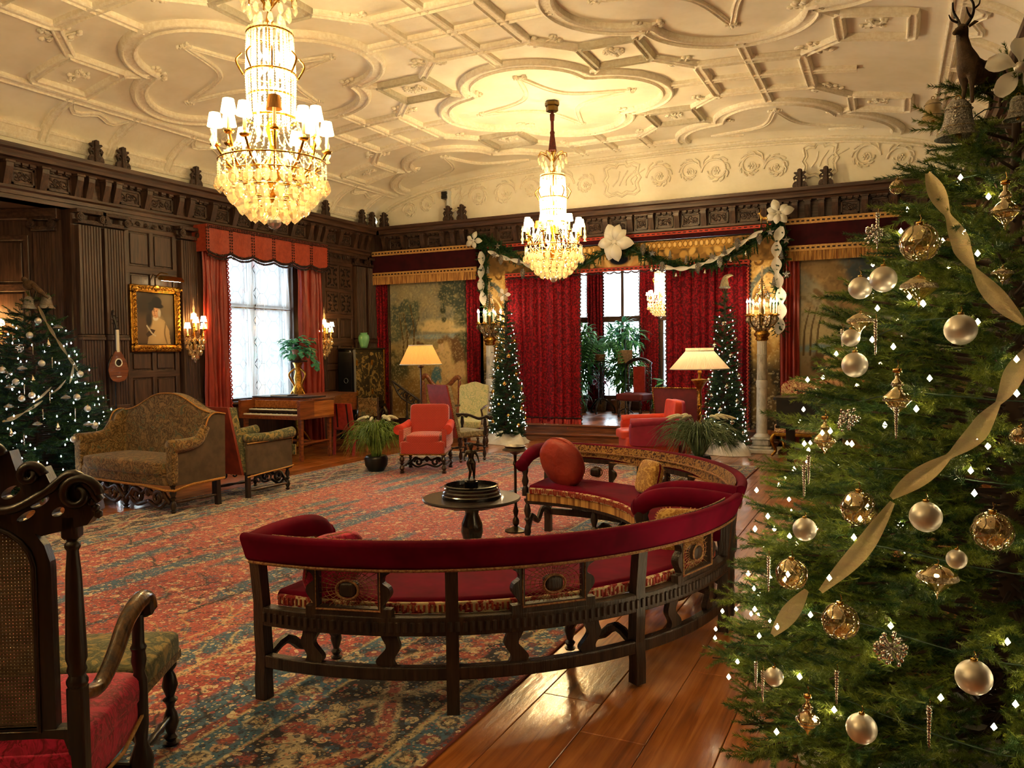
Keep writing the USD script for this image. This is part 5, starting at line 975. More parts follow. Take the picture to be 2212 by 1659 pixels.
for s in (-1, 1):
    obj('side', G().bb(s*.3-.02, -.34, .27, s*.3+.02, .34, .62, .01), 'grey_cloth', t, False); obj('arm_roll', G().tube([(s*.3, .34, .68), (s*.3, 0, .665), (s*.3, -.36, .69)], (.05, .055, .065), 12), 'needlework_green', t); obj('arm_piping', G().tube([(s*.325, .34, .62), (s*.325, -.36, .635)], .009, 5), 'gold_braid', t); obj('cord_edge', G().tube(bez([(s*.32, .34, .25), (s*.325, .1, .27), (s*.325, -.25, .29), (s*.31, -.36, .3)], 12), .009, 5), 'gold_braid', t)
    obj('front_leg', G().lathe(turned(.28, .03, 2), (s*.27, -.3, 0), 12), 'walnut_dark', t, 40); obj('rear_leg', G().bb(s*.27-.025, .27, 0, s*.27+.025, .32, .3, .005), 'walnut_dark', t, False); obj('side_stretcher', G().lathe([(.012, -.3), (.02, -.1), (.012, 0), (.02, .1), (.012, .3)], (s*.27, 0, .09), 10, axis='y'), 'walnut', t)
    g = G()
    for k in range(3): q = np.linspace(0, 6, 18); rad = .05*np.exp(-q*.12); g.tube(np.stack([np.full(18, s*.28), -.15+.15*k+rad*np.cos(q), .2+rad*np.sin(q)], 1), .011, 5)
    obj('carved_apron', g, 'walnut_dark', t, kind='stuff')
g = G(); sup(g, (0, -.02, .43), (.28, .32, .08), .25); obj('seat', g, 'needlework_green', t); scroll_rail(t, -.25, .25, -.3, .15, .16)
g = G(); sup(g, (0, 0, 0), (.035, .012, .06), .3); t2 = thing('pouch', 'small needlework pouch hanging from the arm of the rust-backed armchair', 'pouch', (-6.4, 7.3, .48), 0); obj('bag', g, 'needlework_green', t2); obj('cord', G().tube(bez([(-.012, 0, .05), (-.004, -.01, .13), (.0, 0, .2)], 8), .004, 4), 'gold_braid', t2); obj('edging', G().tube([(-.036, 0, .055), (-.036, 0, -.06), (.036, 0, -.06), (.036, 0, .055)], .006, 5, closed=True), 'gold_braid', t2)
# -- red lattice velvet armchair
t = thing('armchair', 'bright red lattice-velvet armchair on turned walnut legs', 'armchair', (-5.69, 9.14, .0125), 21.5)
g = G(); sup(g, (0, .26, .65), (.27, .07, .23), .2, .3, 26, rotx(-8)); obj('back', g, 'red_lattice', t); g = G(); sup(g, (0, -.05, .34), (.3, .31, .085), .15, .15, 30); obj('seat_rail_cover', g, 'red_lattice', t); g = G(); sup(g, (0, -.08, .45), (.235, .28, .06), .3, .3, 30, puff=.3); obj('seat_cushion', g, 'red_lattice', t)
for s in (-1, 1):
    obj('arm', G().tube(bez([(s*.29, .27, .62), (s*.31, .0, .585), (s*.325, -.3, .575)], 10), np.linspace(.05, .066, 11), 16), 'red_plush', t)
    g = G(); sup(g, (s*.285, -.02, .46), (.035, .3, .13), .2, .2); obj('arm_side', g, 'red_lattice', t); obj('arm_front', G().lathe([(0, 0), (.066, 0), (.06, .01), (0, .018)], (s*.325, -.3, .575), 18, axis='y'), 'red_plush', t, 40)
obj('frame_strip', G().bb(-.3, -.35, .245, .3, .28, .262, .004), 'gilt', t, False); legs4(t, .56, .56, .25, .036, 'walnut', 2, -.03); Hs(t, .56, .56, .08); scroll_rail(t, -.26, .26, -.02, .11, .14)
# -- high-backed chair with studded red back, beside it
def highback(label, loc, rz, backm, frontm, name='high_backed_chair'):
    t = thing(name, label, 'chair', loc, rz)
    obj('back', G().prism(Polygon([(-.28, .38), (.28, .38), (.26, 1.13), (-.26, 1.13)]), .06, (0, .2, 0), (1, 0, 0), (0, .2, 1), (0, -1, 0)), frontm, t, False); obj('outside_back', G().prism(Polygon([(-.285, .375), (.285, .375), (.265, 1.14), (-.265, 1.14)]), .02, (0, .222, 0), (1, 0, 0), (0, .2, 1), (0, -1, 0)), backm, t, False)
    g = G()
    for s in (-1, 1):
        for k in range(26): z = .39+.029*k; g.sph((s*(.283-.02*(z-.38)/.76), .195+.2*z, z), .0085, 6)
        for k in range(18): g.sph((s*.29, -.22+.024*k, .385), .0085, 6)
    for k in range(19): g.sph((-.27+.03*k, .21+.2*1.135, 1.135), .0085, 6); g.sph((-.27+.03*k, -.245, .385), .0085, 6)
    obj('brass_nails', g, 'brass', t, kind='stuff')
    g = G(); sup(g, (0, 0, .41), (.285, .245, .05), .25, .15, 26, puff=.3); obj('seat', g, 'grey_tapestry', t)
    legs4(t, .5, .42, .38, .03); Hs(t, .5, .42, .16); obj('front_stretcher', G().lathe([(.012, -.24), (.022, -.1), (.014, 0), (.022, .1), (.012, .24)], (0, -.2, .22), 10, axis='x'), 'walnut', t)
    for s in (-1, 1):
        q = bez([(s*.275, .3, .72), (s*.29, .1, .7), (s*.3, -.08, .635), (s*.31, -.2, .66), (s*.31, -.28, .62)], 18); obj('arm', G().tube(q, np.linspace(.016, .026, len(q)), 9), 'walnut_dark', t); obj('arm_post', G().lathe([(.022, .38), (.03, .42), (.016, .48), (.03, .54), (.02, .63)], (s*.3, -.19, 0), 12), 'walnut_dark', t); obj('scroll_end', G().lathe([(0, -.024), (.03, -.024), (.034, 0), (.03, .024), (0, .024)], (s*.31, -.27, .64), 12, axis='x'), 'walnut_dark', t)
    return t
highback('tall red-backed armchair with grey seat and scrolled arms behind the lattice armchair', (-5.74, 10.23, .0), 153, 'leather_red', 'grey_tapestry')
t = thing('armchair', 'pale green damask armchair in front of the dark red side drape', 'armchair', (-6.38, 11.55, 0), 8)
tp = bez([(.26, .98, 0), (.24, 1.04, 0), (.14, 1.06, 0), (0, 1.1, 0), (-.14, 1.06, 0), (-.24, 1.04, 0), (-.26, .98, 0)], 24)[:, :2]
obj('back', G().prism(Polygon([(.24, .42)]+[tuple(q) for q in tp]+[(-.24, .42)]), .07, (0, .2, 0), (1, 0, 0), (0, .16, 1), (0, -1, 0)), 'damask_green', t, 40); g = G(); sup(g, (0, -.02, .42), (.29, .27, .06), .25, .2, 26, puff=.3); obj('seat', g, 'damask_green', t); legs4(t, .5, .44, .37, .03, 'walnut', 2)
for s in (-1, 1): q = bez([(s*.24, .27, .7), (s*.28, .05, .7), (s*.3, -.18, .66)], 12); obj('arm', G().tube(q, .017, 8), 'walnut', t); obj('arm_post', G().tube(bez([(s*.3, -.18, .66), (s*.29, -.1, .56), (s*.3, -.16, .42)], 8), .016, 8), 'walnut', t)
# -- harpsichord with two manuals
t = thing('harpsichord', 'mahogany two-manual harpsichord under the leaded window', 'harpsichord', (-8.45, 9.15, 0))
pl = [(-.62, 0), (.58, 0), (.58, .78), (.42, .95), (.15, 1.5), (-.05, 2.2), (-.62, 2.25)]
body_pl = Polygon([(-.62, .3), (.58, .3)]+pl[2:]); obj('case', G().prism(body_pl, .28, (0, 0, .63), (1, 0, 0), (0, 1, 0), (0, 0, 1)), 'mahogany', t, False)
for s, a in ((-1, -.62), (1, .53)): obj('cheek', G().bb(a, -.02, .63, a+.06, .3, .91, .004), 'mahogany', t, False)
obj('cheek_panel', G().bb(.58, .0, .66, .588, .76, .89, .002), 'satinwood', t, False); obj('keybed', G().bb(-.56, -.02, .63, .53, .32, .69, .003), 'mahogany', t, False); obj('name_board', G().bb(-.56, .27, .69, .53, .3, .9, .002), 'satinwood', t, False); obj('rack_board', G().bb(-.56, .14, .69, .53, .27, .755, .002), 'walnut', t, False)
for z, y0, n in ((.69, .0, 36), (.755, .12, 36)):
    for k in range(n): x = -.54+1.05*k/n; obj('key', G().bb(x, y0, z, x+1.05/n-.0015, y0+.14, z+.018, .001), 'ivory', t, False)
    g = G()
    for k in range(n-1):
        if k % 7 not in (2, 6): x = -.54+1.05*(k+1)/n; g.bb(x-.006, y0+.05, z+.018, x+.006, y0+.14, z+.03, .001)
    obj('sharps', g, 'ebonised', t, False, kind='stuff')
obj('lid', G().prism(Polygon([(x*1.02, y) for x, y in pl[2:]]+[(-.63, .3), (.6, .3)]).buffer(.015), .018, (0, 0, .912), (1, 0, 0), (0, 1, 0), (0, 0, 1)), 'mahogany', t, False); obj('folded_flap', G().bb(-.63, .28, .932, .45, .75, .956, .004), 'walnut_dark', t, False)
for x, y in ((.53, .06), (-.55, .06), (.5, .75), (-.55, 1.3), (-.2, 2.1)): obj('leg', G().prism(Polygon([(-.03, .63), (.03, .63), (.018, .1), (.026, .09), (.026, .04), (.012, .0), (-.012, .0), (-.026, .04), (-.026, .09), (-.018, .1)]), .05, (x, y-.025, 0), (1, 0, 0), (0, 0, 1), (0, 1, 0)), 'mahogany', t, False)
for a, b in (((-.55, .06), (-.55, 1.3)), ((.53, .06), (.5, .75)), ((.5, .75), (-.2, 2.1)), ((-.55, .5), (.5, .5))): obj('stretcher', G().tube([(*a, .26), (*b, .26)], .02, 4), 'mahogany', t, False)
t = thing('sheet_music', 'dark music books lying closed on the harpsichord lid', 'book', (-8.5, 9.6, .957)); obj('book', G().bb(-.25, -.12, 0, .1, .12, .02, .003), 'walnut_dark', t, False); obj('pages', G().bb(-.245, -.125, .004, .095, -.119, .016, .001), 'paper', t, False)
# -- pedestal and trailing plant by the window
t = thing('torchere', 'carved and gilded pedestal stand in the window', 'pedestal', (-9.24, 10.7, 0)); obj('shaft', G().lathe([(0, 0), (.14, .02), (.1, .08), (.06, .2), (.1, .4), (.05, .6), (.06, .8), (.11, .98), (.06, 1.1), (.075, 1.2), (.05, 1.3), (.06, 1.4), (.09, 1.46), (0, 1.47)], k=16), 'gilt', t, 50); obj('top', G().lathe([(0, 1.47), (.16, 1.47), (.17, 1.49), (.15, 1.505), (0, 1.505)], k=20), 'walnut_dark', t, 40)
for k in range(3): obj('scroll', G().tube(bez([pol(.06, 120*k, 1.36), pol(.16, 120*k, 1.25), pol(.07, 120*k, 1.05), pol(.13, 120*k, .9), pol(.05, 120*k, .75)], 18), .018, 6), 'gilt', t); obj('foot', G().tube(bez([pol(.05, 120*k+60, .3), pol(.16, 120*k+60, .14), pol(.22, 120*k+60, .02)], 10), .022, 6), 'gilt', t)
# -- small chairs at the harpsichord
t = thing('side_chair', 'small red leather chair with dark bands beside the harpsichord', 'chair', (-7.85, 10.32, 0), 185)
obj('back', G().prism(Polygon([(-.19, .42), (.19, .42), (.17, .82), (-.17, .82)]), .03, (0, .16, 0), (1, 0, 0), (0, .14, 1), (0, -1, 0)), 'leather_red', t, False)
for s in (-1, 1): obj('back_band', G().prism(Polygon([(s*.1-.012, .44), (s*.1+.012, .44), (s*.09+.012, .81), (s*.09-.012, .81)]), .004, (0, .166, 0), (1, 0, 0), (0, .14, 1), (0, -1, 0)), 'walnut_dark', t, False); obj('front_leg', G().bb(s*.18-.018, -.2, 0, s*.18+.018, -.164, .4, .004), 'leather_red', t, False); obj('rear_leg', G().prism(Polygon([(0, 0), (.035, 0), (.0, .42), (-.035, .42)]), .036, (s*.18-.018, .2, 0), (0, 1, 0), (0, 0, 1), (1, 0, 0)), 'leather_red', t, False)
obj('seat', G().bb(-.2, -.21, .39, .2, .2, .43, .012), 'leather_red', t, 40); obj('stretcher', G().bb(-.18, -.19, .18, .18, -.17, .21, .003), 'leather_red', t, False)
t = thing('side_chair', 'small chair with a worn brown tapestry back in front of the black cabinet', 'chair', (-8.25, 11.25, 0), 20); obj('back', G().bb(-.17, .15, .5, .17, .19, .82, .012), 'needlework', t, 40); obj('seat', G().bb(-.2, -.2, .38, .2, .2, .44, .015), 'needlework', t, 40); legs4(t, .34, .34, .38, .022)
for s in (-1, 1): obj('back_post', G().bb(s*.18-.014, .16, .4, s*.18+.014, .19, .83, .004), 'walnut', t, False)
# -- lacquer cabinet, its carved stand, vase
t = thing('cabinet', 'black lacquer cabinet with gold figures in the corner under the green vase', 'cabinet', (-9.38, 11.97, .0)); cw, cd, z0, z1 = .98, .36, .62, 1.68
raw('lacquer_gold', {'tc': ('texture_coordinate', {}), 'n': ('noise_texture', {'scale': 7, 'detail': 6, 'roughness': .7, 'distortion': 1.6}), 'r': ('rgb_ramp', {'ramp': [(.47, lin('#17120d')), (.53, lin('#2e2414')), (.57, lin('#9a8248')), (.63, lin('#6d5a30')), (.7, lin('#b39a5c'))]}), 'p': ('principled_bsdf', {'roughness': .3, 'coat_weight': .3})}, [('tc.object', 'n.vector'), ('n.fac', 'r.fac'), ('r.color', 'p.base_color')], 'p.BSDF')
obj('body', G().bb(0, 0, z0, cd, cw, z1, .006), 'ebonised', t, False)
for y in (.02, .5): d_ = obj('door', G().bb(cd, y, z0+.06, cd+.02, y+.46, z1-.05, .004), 'lacquer_gold', t, False); obj('hinge', G().bb(cd+.02, y+.02, z0+.2, cd+.026, y+.08, z0+.3, .002).bb(cd+.02, y+.02, z1-.3, cd+.026, y+.08, z1-.2, .002), 'gilt', d_, False)
obj('side_panel', G().bb(.03, -.012, z0+.06, cd-.03, 0, z1-.05, .003), 'black_paint', t, False)
for y in (.0, .94): obj('corner_mount', G().bb(cd+.004, y-.004, z0, cd+.024, y+.045, z1, .003), 'silver_grey' if y < .1 else 'gilt', t, False)
obj('ring_handle', G().tube([(cd*.55+.045*math.cos(a), -.02, 1.1+.045*math.sin(a)) for a in np.arange(20)*PI/10], .006, 6, closed=True).lathe([(0, 0), (.03, 0), (.02, .012), (0, .014)], (cd*.55, -.01, 1.15), 12, axis='y'), 'silver_grey', t); obj('cornice', G().bb(-.01, -.02, z1, cd+.03, cw+.02, z1+.03, .008), 'ebonised', t, False)
obj('stand_top', G().bb(-.01, -.02, .56, cd+.03, cw+.02, .62, .01), 'ebonised', t, False)
for y in (.05, .93):
    g = G(); g.tube(bez([(cd, y, .56), (cd+.07, y, .42), (cd-.02, y, .2), (cd+.05, y, .02)], 16), np.linspace(.05, .03, 17), 9); q = np.linspace(0, 7, 24); rad = .09*np.exp(-q*.15); g.tube(np.stack([cd+.03+0*q, y-.02+rad*np.cos(q), .4+rad*np.sin(q)], 1), .018, 6); g.sph((cd+.03, y, .5), (.05, .06, .06), 8); obj('carved_leg', g, 'bronze', t); obj('rear_leg', G().bb(0, y-.03, 0, .05, y+.03, .56, .005), 'ebonised', t, False)
g = G(); q = np.linspace(0, 1, 30); g.tube(np.stack([np.full(30, cd+.01), .08+.82*q, .5-.1*np.sin(PI*q)-.03*np.sin(6*PI*q)], 1), .035, 7); obj('apron', g, 'bronze', t)
t = thing('vase', 'green glazed vase on top of the lacquer cabinet', 'vase', (-9.16, 12.5, 1.711)); obj('pot', G().lathe([(0, 0), (.06, 0), (.075, .04), (.105, .14), (.11, .2), (.09, .25), (.066, .265), (.066, .28), (.078, .29), (.07, .292), (.055, .27), (0, .26)], k=26), 'jade', t)
# -- floor lamps
raw('lamp_shade_peach', {'e': ('emission', {'color': (1.0, .36, .08), 'strength': .26*LAMP}), 'd': ('diffuse_bsdf', {'color': lin('#d8823c')}), 'l': ('translucent_bsdf', {'color': lin('#f0b070')}), 'a': ('mix_closure', {'fac': .5}), 'm': ('add_closure', {})}, [('d.BSDF', 'a.closure1'), ('l.BSDF', 'a.closure2'), ('a.closure', 'm.closure1'), ('e.emission', 'm.closure2')], 'm.closure')
raw('lamp_shade_cream', {'d': ('diffuse_bsdf', {'color': lin('#d9cbb4')}), 'l': ('translucent_bsdf', {'color': lin('#f0d8b8')}), 'e': ('emission', {'color': (1.0, .55, .24), 'strength': .10*LAMP}), 'a': ('mix_closure', {'fac': .5}), 'm': ('add_closure', {})}, [('d.BSDF', 'a.closure1'), ('l.BSDF', 'a.closure2'), ('a.closure', 'm.closure1'), ('e.emission', 'm.closure2')], 'm.closure')
emit('shade_bulb', WARM, 22*LAMP)
def pleats(t, r0, z0, r1, z1, m, n=70, collar=0):
    a = np.arange(n*2)*PI/n; w = np.where(np.arange(n*2) % 2, 1.012, .988); P = np.stack([np.stack([r*w*np.cos(a), r*w*np.sin(a), np.full(n*2, z)], 1) for r, z in ((r0, z0), (r1, z1))]+([np.stack([r1*w*np.cos(a), r1*w*np.sin(a), np.full(n*2, z1+collar)], 1)] if collar else []), 0)
    s = obj('shade', G().grid(P, wv=True), m, t, False)
    for r, z in ((r0, z0), (r1, z1)): obj('shade_trim', G().tube([(r*math.cos(b), r*math.sin(b), z) for b in np.arange(40)*PI/20], .009, 5, closed=True), 'white_trim', s)
t = thing('floor_lamp', 'floor lamp with a glowing orange pleated shade before the left tapestry', 'lamp', (-6.75, 10.7, 0)); pleats(t, .33, 1.42, .185, 1.72, 'lamp_shade_peach')
obj('pole', G().lathe([(.015, .05), (.02, .1), (.014, .2), (.014, 1.36), (.05, 1.38), (.05, 1.395), (.02, 1.4), (.01, 1.6), (0, 1.61)], k=12), 'walnut', t, 40); obj('base', G().lathe([(0, 0), (.15, 0), (.15, .02), (.06, .05), (.02, .07)], k=24), 'walnut', t, 40); obj('bulb', G().sph((0, 0, 1.56), (.03, .03, .045), 10), 'shade_bulb', t)
t = thing('floor_lamp', 'floor lamp with cream pleated shade and twisted gilt stem by the coral chair', 'lamp', (-2.54, 11.6, 0)); pleats(t, .425, 1.32, .2, 1.58, 'lamp_shade_cream', 90, .045)
g = G()
for ph in (0, PI): q = np.linspace(0, 1, 60); g.tube(np.stack([.016*np.cos(q*22+ph), .016*np.sin(q*22+ph), .12+.66*q], 1), .018, 7)
obj('twisted_stem', g, 'gilt', t); obj('vase_stem', G().lathe([(.02, .77), (.045, .79), (.03, .82), (.035, .9), (.02, .98), (.035, 1.03), (.1, 1.13), (.125, 1.15), (.125, 1.165), (.03, 1.18), (.02, 1.24), (.035, 1.27), (.012, 1.32), (.01, 1.55), (0, 1.56)], k=20), 'gilt', t, 40); obj('base', G().lathe([(0, 0), (.16, 0), (.15, .03), (.06, .06), (.04, .12), (0, .13)], k=20), 'gilt', t, 40); obj('bulb', G().sph((0, 0, 1.44), (.03, .03, .045), 10), 'candle_bulb', t)
# -- small harp, carved music stand
t = thing('harp', 'small gilt-brown harp behind the orange lamp', 'harp', (-7.25, 12.15, 0), 25); obj('soundbox', G().tube(bez([(-.32, 0, .1), (-.3, 0, .5), (-.33, 0, 1.1)], 10), np.linspace(.09, .04, 11), 8), 'mahogany', t); obj('neck', G().tube(bez([(-.34, 0, 1.14), (-.26, 0, 1.2), (-.12, 0, 1.02), (.1, 0, 1.0), (.28, 0, 1.16), (.34, 0, 1.12)], 22), .04, 8), 'mahogany', t); obj('pillar', G().tube(bez([(.33, 0, 1.1), (.3, 0, .6), (.1, 0, .12)], 14), .03, 8), 'mahogany', t); obj('base', G().bb(-.4, -.1, 0, .2, .1, .12, .03), 'mahogany', t, 40); g = G()
for k in range(14): x = -.22+.035*k; g.tube([(x, 0, 1.02), (-.28, 0, .25+.05*k)], .0018, 3)
obj('strings', g, 'gold_braid', t, False, kind='stuff')
t = thing('music_stand', 'dark carved pole stand with a slanted pierced desk before the tapestry', 'stand', (-7.88, 12.0, 0), 15); obj('pole', G().lathe([(.02, .06), (.03, .2), (.016, .35), (.03, .45), (.016, .5), (.016, .8), (.03, .86), (0, .9)], k=12), 'walnut_dark', t, 40)
for k in range(3): obj('foot', G().tube(bez([pol(.02, 120*k, .16), pol(.12, 120*k, .12), pol(.2, 120*k, .02)], 8), .018, 6), 'walnut_dark', t)
g = G(); g.tube([(-.27, 0, 1.1), (.2, .0, .78)], .02, 6)
for k in range(4): q = np.linspace(0, 6.5, 20); rad = .07*np.exp(-q*.12); g.tube(np.stack([-.12+.1*k+rad*np.cos(q), 0*q, .9-.06*k+rad*np.sin(q)], 1), .014, 5)
g.tube(bez([(-.27, 0, 1.1), (-.1, 0, .8), (.2, 0, .66), (.2, 0, .78)], 16), .018, 6); obj('desk', g, 'walnut_dark', t, kind='stuff')
# -- coral armchair, wide red-backed chair, damask chair, piano on the right
t = thing('armchair', 'coral red upholstered armchair with magenta side, right of the steps', 'armchair', (-3.1, 11.2, 0), -62)
g = G(); sup(g, (0, .27, .6), (.3, .085, .28), .2, .25, 28, rotx(-6)); obj('back', g, 'coral_satin', t); g = G(); sup(g, (0, -.14, .4), (.27, .4, .07), .3, .25, 28, puff=.3); obj('seat_cushion', g, 'coral_satin', t); g = G(); sup(g, (0, -.1, .26), (.33, .38, .12), .15, .12, 28); obj('base', g, 'coral_satin', t)
for s in (-1, 1): g = G(); sup(g, (s*.34, -.06, .42), (.06, .38, .17), .25, .25, 24); obj('arm', g, 'coral_magenta' if s > 0 else 'coral_satin', t); obj('arm_roll', G().tube([(s*.35, .28, .6), (s*.35, -.2, .585), (s*.35, -.42, .575)], (.06, .065, .07), 14), 'coral_magenta' if s > 0 else 'coral_satin', t)
g = G(); sup(g, (0, .345, .5), (.31, .03, .38), .2, .2); obj('outside_back', g, 'coral_magenta', t); legs4(t, .56, .6, .15, .025, 'walnut_dark', 1, -.05)
t = thing('high_backed_chair', 'wide maroon chair back with gold edging behind the coral armchair', 'chair', (-2.93, 12.25, 0), 172)
obj('outside_back', G().prism(Polygon([(-.34, .35), (.34, .35), (.36, 1.02), (-.36, 1.02)]), .06, (0, .24, 0), (1, 0, 0), (0, .12, 1), (0, -1, 0)), 'maroon_back', t, False); g = G()
for k in range(28): g.sph((-.36+.0267*k, .245+.12*1.02, 1.022), .014, 6)
for s in (-1, 1):
    for k in range(24): z = .36+.0275*k; g.sph((s*(.34+.03*(z-.35)), .25+.12*z, z), .012, 6)
obj('gold_studs', g, 'gilt', t, kind='stuff'); obj('seat', G().bb(-.34, -.3, .36, .34, .24, .46, .03), 'maroon_back', t, 40); legs4(t, .6, .46, .36, .03, 'walnut_dark', 2)
t = thing('armchair', 'cream and crimson damask chair with gilt cabriole legs behind the piano', 'armchair', (-1.22, 12.45, 0), -6)
tp = bez([(.36, .9, 0), (.36, 1.04, 0), (.2, 1.13, 0), (0, 1.16, 0), (-.2, 1.13, 0), (-.36, 1.04, 0), (-.36, .9, 0)], 24)[:, :2]
obj('back', G().prism(Polygon([(.28, .42)]+[tuple(q) for q in tp]+[(-.28, .42)]), .08, (0, .28, 0), (1, 0, 0), (0, .12, 1), (0, -1, 0)), 'damask_cream', t, 40); obj('back_piping', G().tube(np.stack([tp[:, 0], .21+.12*tp[:, 1], tp[:, 1]], 1), .011, 6), 'velvet_red', t); g = G(); sup(g, (0, 0, .42), (.34, .3, .07), .25, .2, 24, puff=.3); obj('seat', g, 'damask_cream', t); obj('gilt_rail', G().bb(-.34, -.31, .31, .34, .28, .36, .012), 'gilt', t, 40)
for sx in (-1, 1):
    for sy in (-1, 1): obj('leg', G().tube(bez([(sx*.3, sy*.26, .36), (sx*.36, sy*.31, .26), (sx*.31, sy*.27, .1), (sx*.36, sy*.31, .02)], 12), np.linspace(.035, .02, 13), 8), 'gilt', t)
t = thing('piano', 'black piano partly hidden by the big Christmas tree', 'piano', (-1.42, 10.95, 0))
bod = Polygon([(0, 0), (1.5, 0), (1.5, .9), (1.0, 1.0), (.45, .95), (.1, .75), (0, .45)]); obj('case', G().prism(bod, .36, (.03, .03, .56), (1, 0, 0), (0, 1, 0), (0, 0, 1)), 'black_paint', t, False); obj('lid', G().prism(bod.buffer(.04), .035, (.03, .03, .92), (1, 0, 0), (0, 1, 0), (0, 0, 1)), 'black_paint', t, False); obj('bottom_moulding', G().prism(bod.buffer(.012), .03, (.03, .03, .545), (1, 0, 0), (0, 1, 0), (0, 0, 1)), 'ebonised', t, False)
for x, y in ((.2, .14), (1.4, .14), (.75, .85)): obj('leg', G().prism(Polygon([(-.06, .55), (.06, .55), (.04, .06), (.055, .06), (.055, 0), (-.055, 0), (-.055, .06), (-.04, .06)]), .1, (x, y-.05, 0), (1, 0, 0), (0, 0, 1), (0, 1, 0)), 'ebonised', t, False)
obj('pedal_lyre', G().tube([(.6, .1, .55), (.56, .1, .08)], .016, 6).tube([(.72, .1, .55), (.76, .1, .08)], .016, 6).bb(.52, .03, .04, .8, .15, .09, .008), 'silver_grey', t)
for k in range(2): obj('pedal', G().tube(bez([(.6+.1*k, .06, .06), (.6+.1*k, -.02, .045), (.6+.1*k, -.1, .04)], 6), np.array([.012]*7), 6, sq=.4), 'silver_grey', t)
t = thing('fire_screen', 'gold brocade panel screen standing behind the black piano', 'screen', (-.5, 12.1, 0), 5); obj('panel', G().bb(-.24, -.02, .12, .24, .02, .9, .01), 'gold_brocade', t, 40); obj('frame', G().tube([(-.25, 0, .1), (.25, 0, .1), (.25, 0, .92), (-.25, 0, .92)], .018, 6, closed=True), 'gilt', t)
for s in (-1, 1): obj('foot', G().bb(s*.22-.02, -.14, 0, s*.22+.02, .14, .09, .01), 'gilt', t, 40)
# -- caned armchair in the left foreground, stool before it
t = thing('caned_armchair', 'dark carved armchair with a caned back and crimson damask seat, nearest at left', 'armchair', (-2.515, 1.565, .0125), 210)
# local frame: front -y; rear posts at y = .2
for s in (-1, 1):
    obj('rear_post', G().bb(s*.275-.024, .19, 0, s*.275+.024, .24, .62, .006).lathe([(.024, .61), (.03, .625), (.03, .635), (.022, .65), (.028, .665), (.024, .68), (.03, .7), (.022, .95), (.016, 1.02), (.022, 1.03), (.022, 1.04), (.014, 1.05), (.022, 1.06), (0, 1.07)], (s*.275, .215, 0), 16).bb(s*.275-.024, .19, 1.055, s*.275+.024, .24, 1.13, .008), 'walnut_dark', t, 40)
    obj('front_post', G().lathe([(.022, 0), (.034, .02), (.034, .06), (.02, .09), (.036, .14), (.04, .18), (.02, .24), (.026, .3), (.026, .46), (.018, .49), (.026, .53), (.022, .56), (.028, .575), (.02, .59), (.02, .69), (0, .7)], (s*.29, -.2, 0), 16), 'walnut_dark', t, 40)
    q = bez([(s*.277, .2, .585), (s*.285, .1, .565), (s*.29, .0, .62), (s*.292, -.1, .7), (s*.295, -.2, .735), (s*.295, -.26, .725), (s*.295, -.28, .69)], 28); obj('arm', G().tube(q, np.interp(np.linspace(0, 1, len(q)), [0, .5, .85, 1], [.022, .028, .034, .034]), 12), 'gold_walnut', t); obj('arm_scroll', G().lathe([(0, -.03), (.024, -.03), (.034, -.01), (.034, .01), (.024, .03), (0, .03)], (s*.295, -.245, .7), 16, axis='x'), 'walnut_dark', t, 40)
g = G(); sup(g, (0, -.0, .43), (.3, .24, .06), .35, .2, 30, puff=.25); obj('seat', g, 'damask_pink', t); g = G(); sup(g, (0, .02, .36), (.295, .225, .07), .12, .15, 26); obj('seat_skirt', g, 'damask_pink', t); obj('seat_gimp', G().tube([(x, y, z) for x, y, z in ((-.3, -.23, .35), (-.31, 0, .3), (-.3, .2, .3), (.3, .2, .3), (.31, 0, .3), (.3, -.23, .35))], .007, 5), 'gold_braid', t)
arch = [(-.165, .5), (.165, .5), (.165, .97)]+[(.165*math.cos(a), .97+.13*math.sin(a)) for a in np.linspace(.1, PI-.1, 12)]+[(-.165, .97)]
ap = Polygon(arch); fr_ = ap.buffer(.055, join_style=2).difference(ap); obj('back_frame', G().prism(fr_, .034, (0, .2, 0), (1, 0, 0), (0, 0, 1), (0, 1, 0)), 'walnut_dark', t, False); obj('frame_bead', G().tube([(x*1.06, .236, .78+(z-.78)*1.03) for x, z in arch], .007, 5, closed=True), 'walnut_dark', t)
g = G()
for k in range(34): x = -.165+.33*k/33; top = .97+(.13*math.sqrt(max(0, 1-(x/.166)**2))); g.bb(x-.0036, .215, .5, x+.0036, .217, top, 0)
for k in range(60): z = .5+.6*k/59; hw = .165 if z < .97 else .165*math.sqrt(max(0, 1-((z-.97)/.131)**2)); g.bb(-hw, .2172, z-.0036, hw, .219, z+.0036, 0)
pm('cane', '#6f5a46', .6, color2='#55432f', vs=30); obj('cane', g, 'cane', t, False, kind='stuff'); obj('lower_rail', G().bb(-.26, .195, .43, .26, .235, .5, .006), 'walnut_dark', t, False)
cr = [(-.33, 1.1), (-.36, 1.14), (-.35, 1.2), (-.3, 1.24), (-.24, 1.2), (-.21, 1.27), (-.14, 1.25), (-.12, 1.32), (-.05, 1.3), (0, 1.36)]; pl = Polygon(cr+[(-x, z) for x, z in cr[::-1][1:]]+[(.2, 1.07), (.1, 1.12), (0, 1.135), (-.1, 1.12), (-.2, 1.07)])
for x, z, a, b in ((.12, 1.2, .03, .015), (.2, 1.17, .03, .012), (.05, 1.23, .022, .03), (.16, 1.13, .03, .01), (.25, 1.14, .02, .012)):
    for s in (-1, 1): pl = pl.difference(affinity.rotate(affinity.scale(Point(s*x, z).buffer(1, 5), a, b), s*30))
obj('carved_crest', G().prism(pl, .05, (0, .19, 0), (1, 0, 0), (0, 0, 1), (0, 1, 0)), 'walnut_dark', t, 30); g = G()
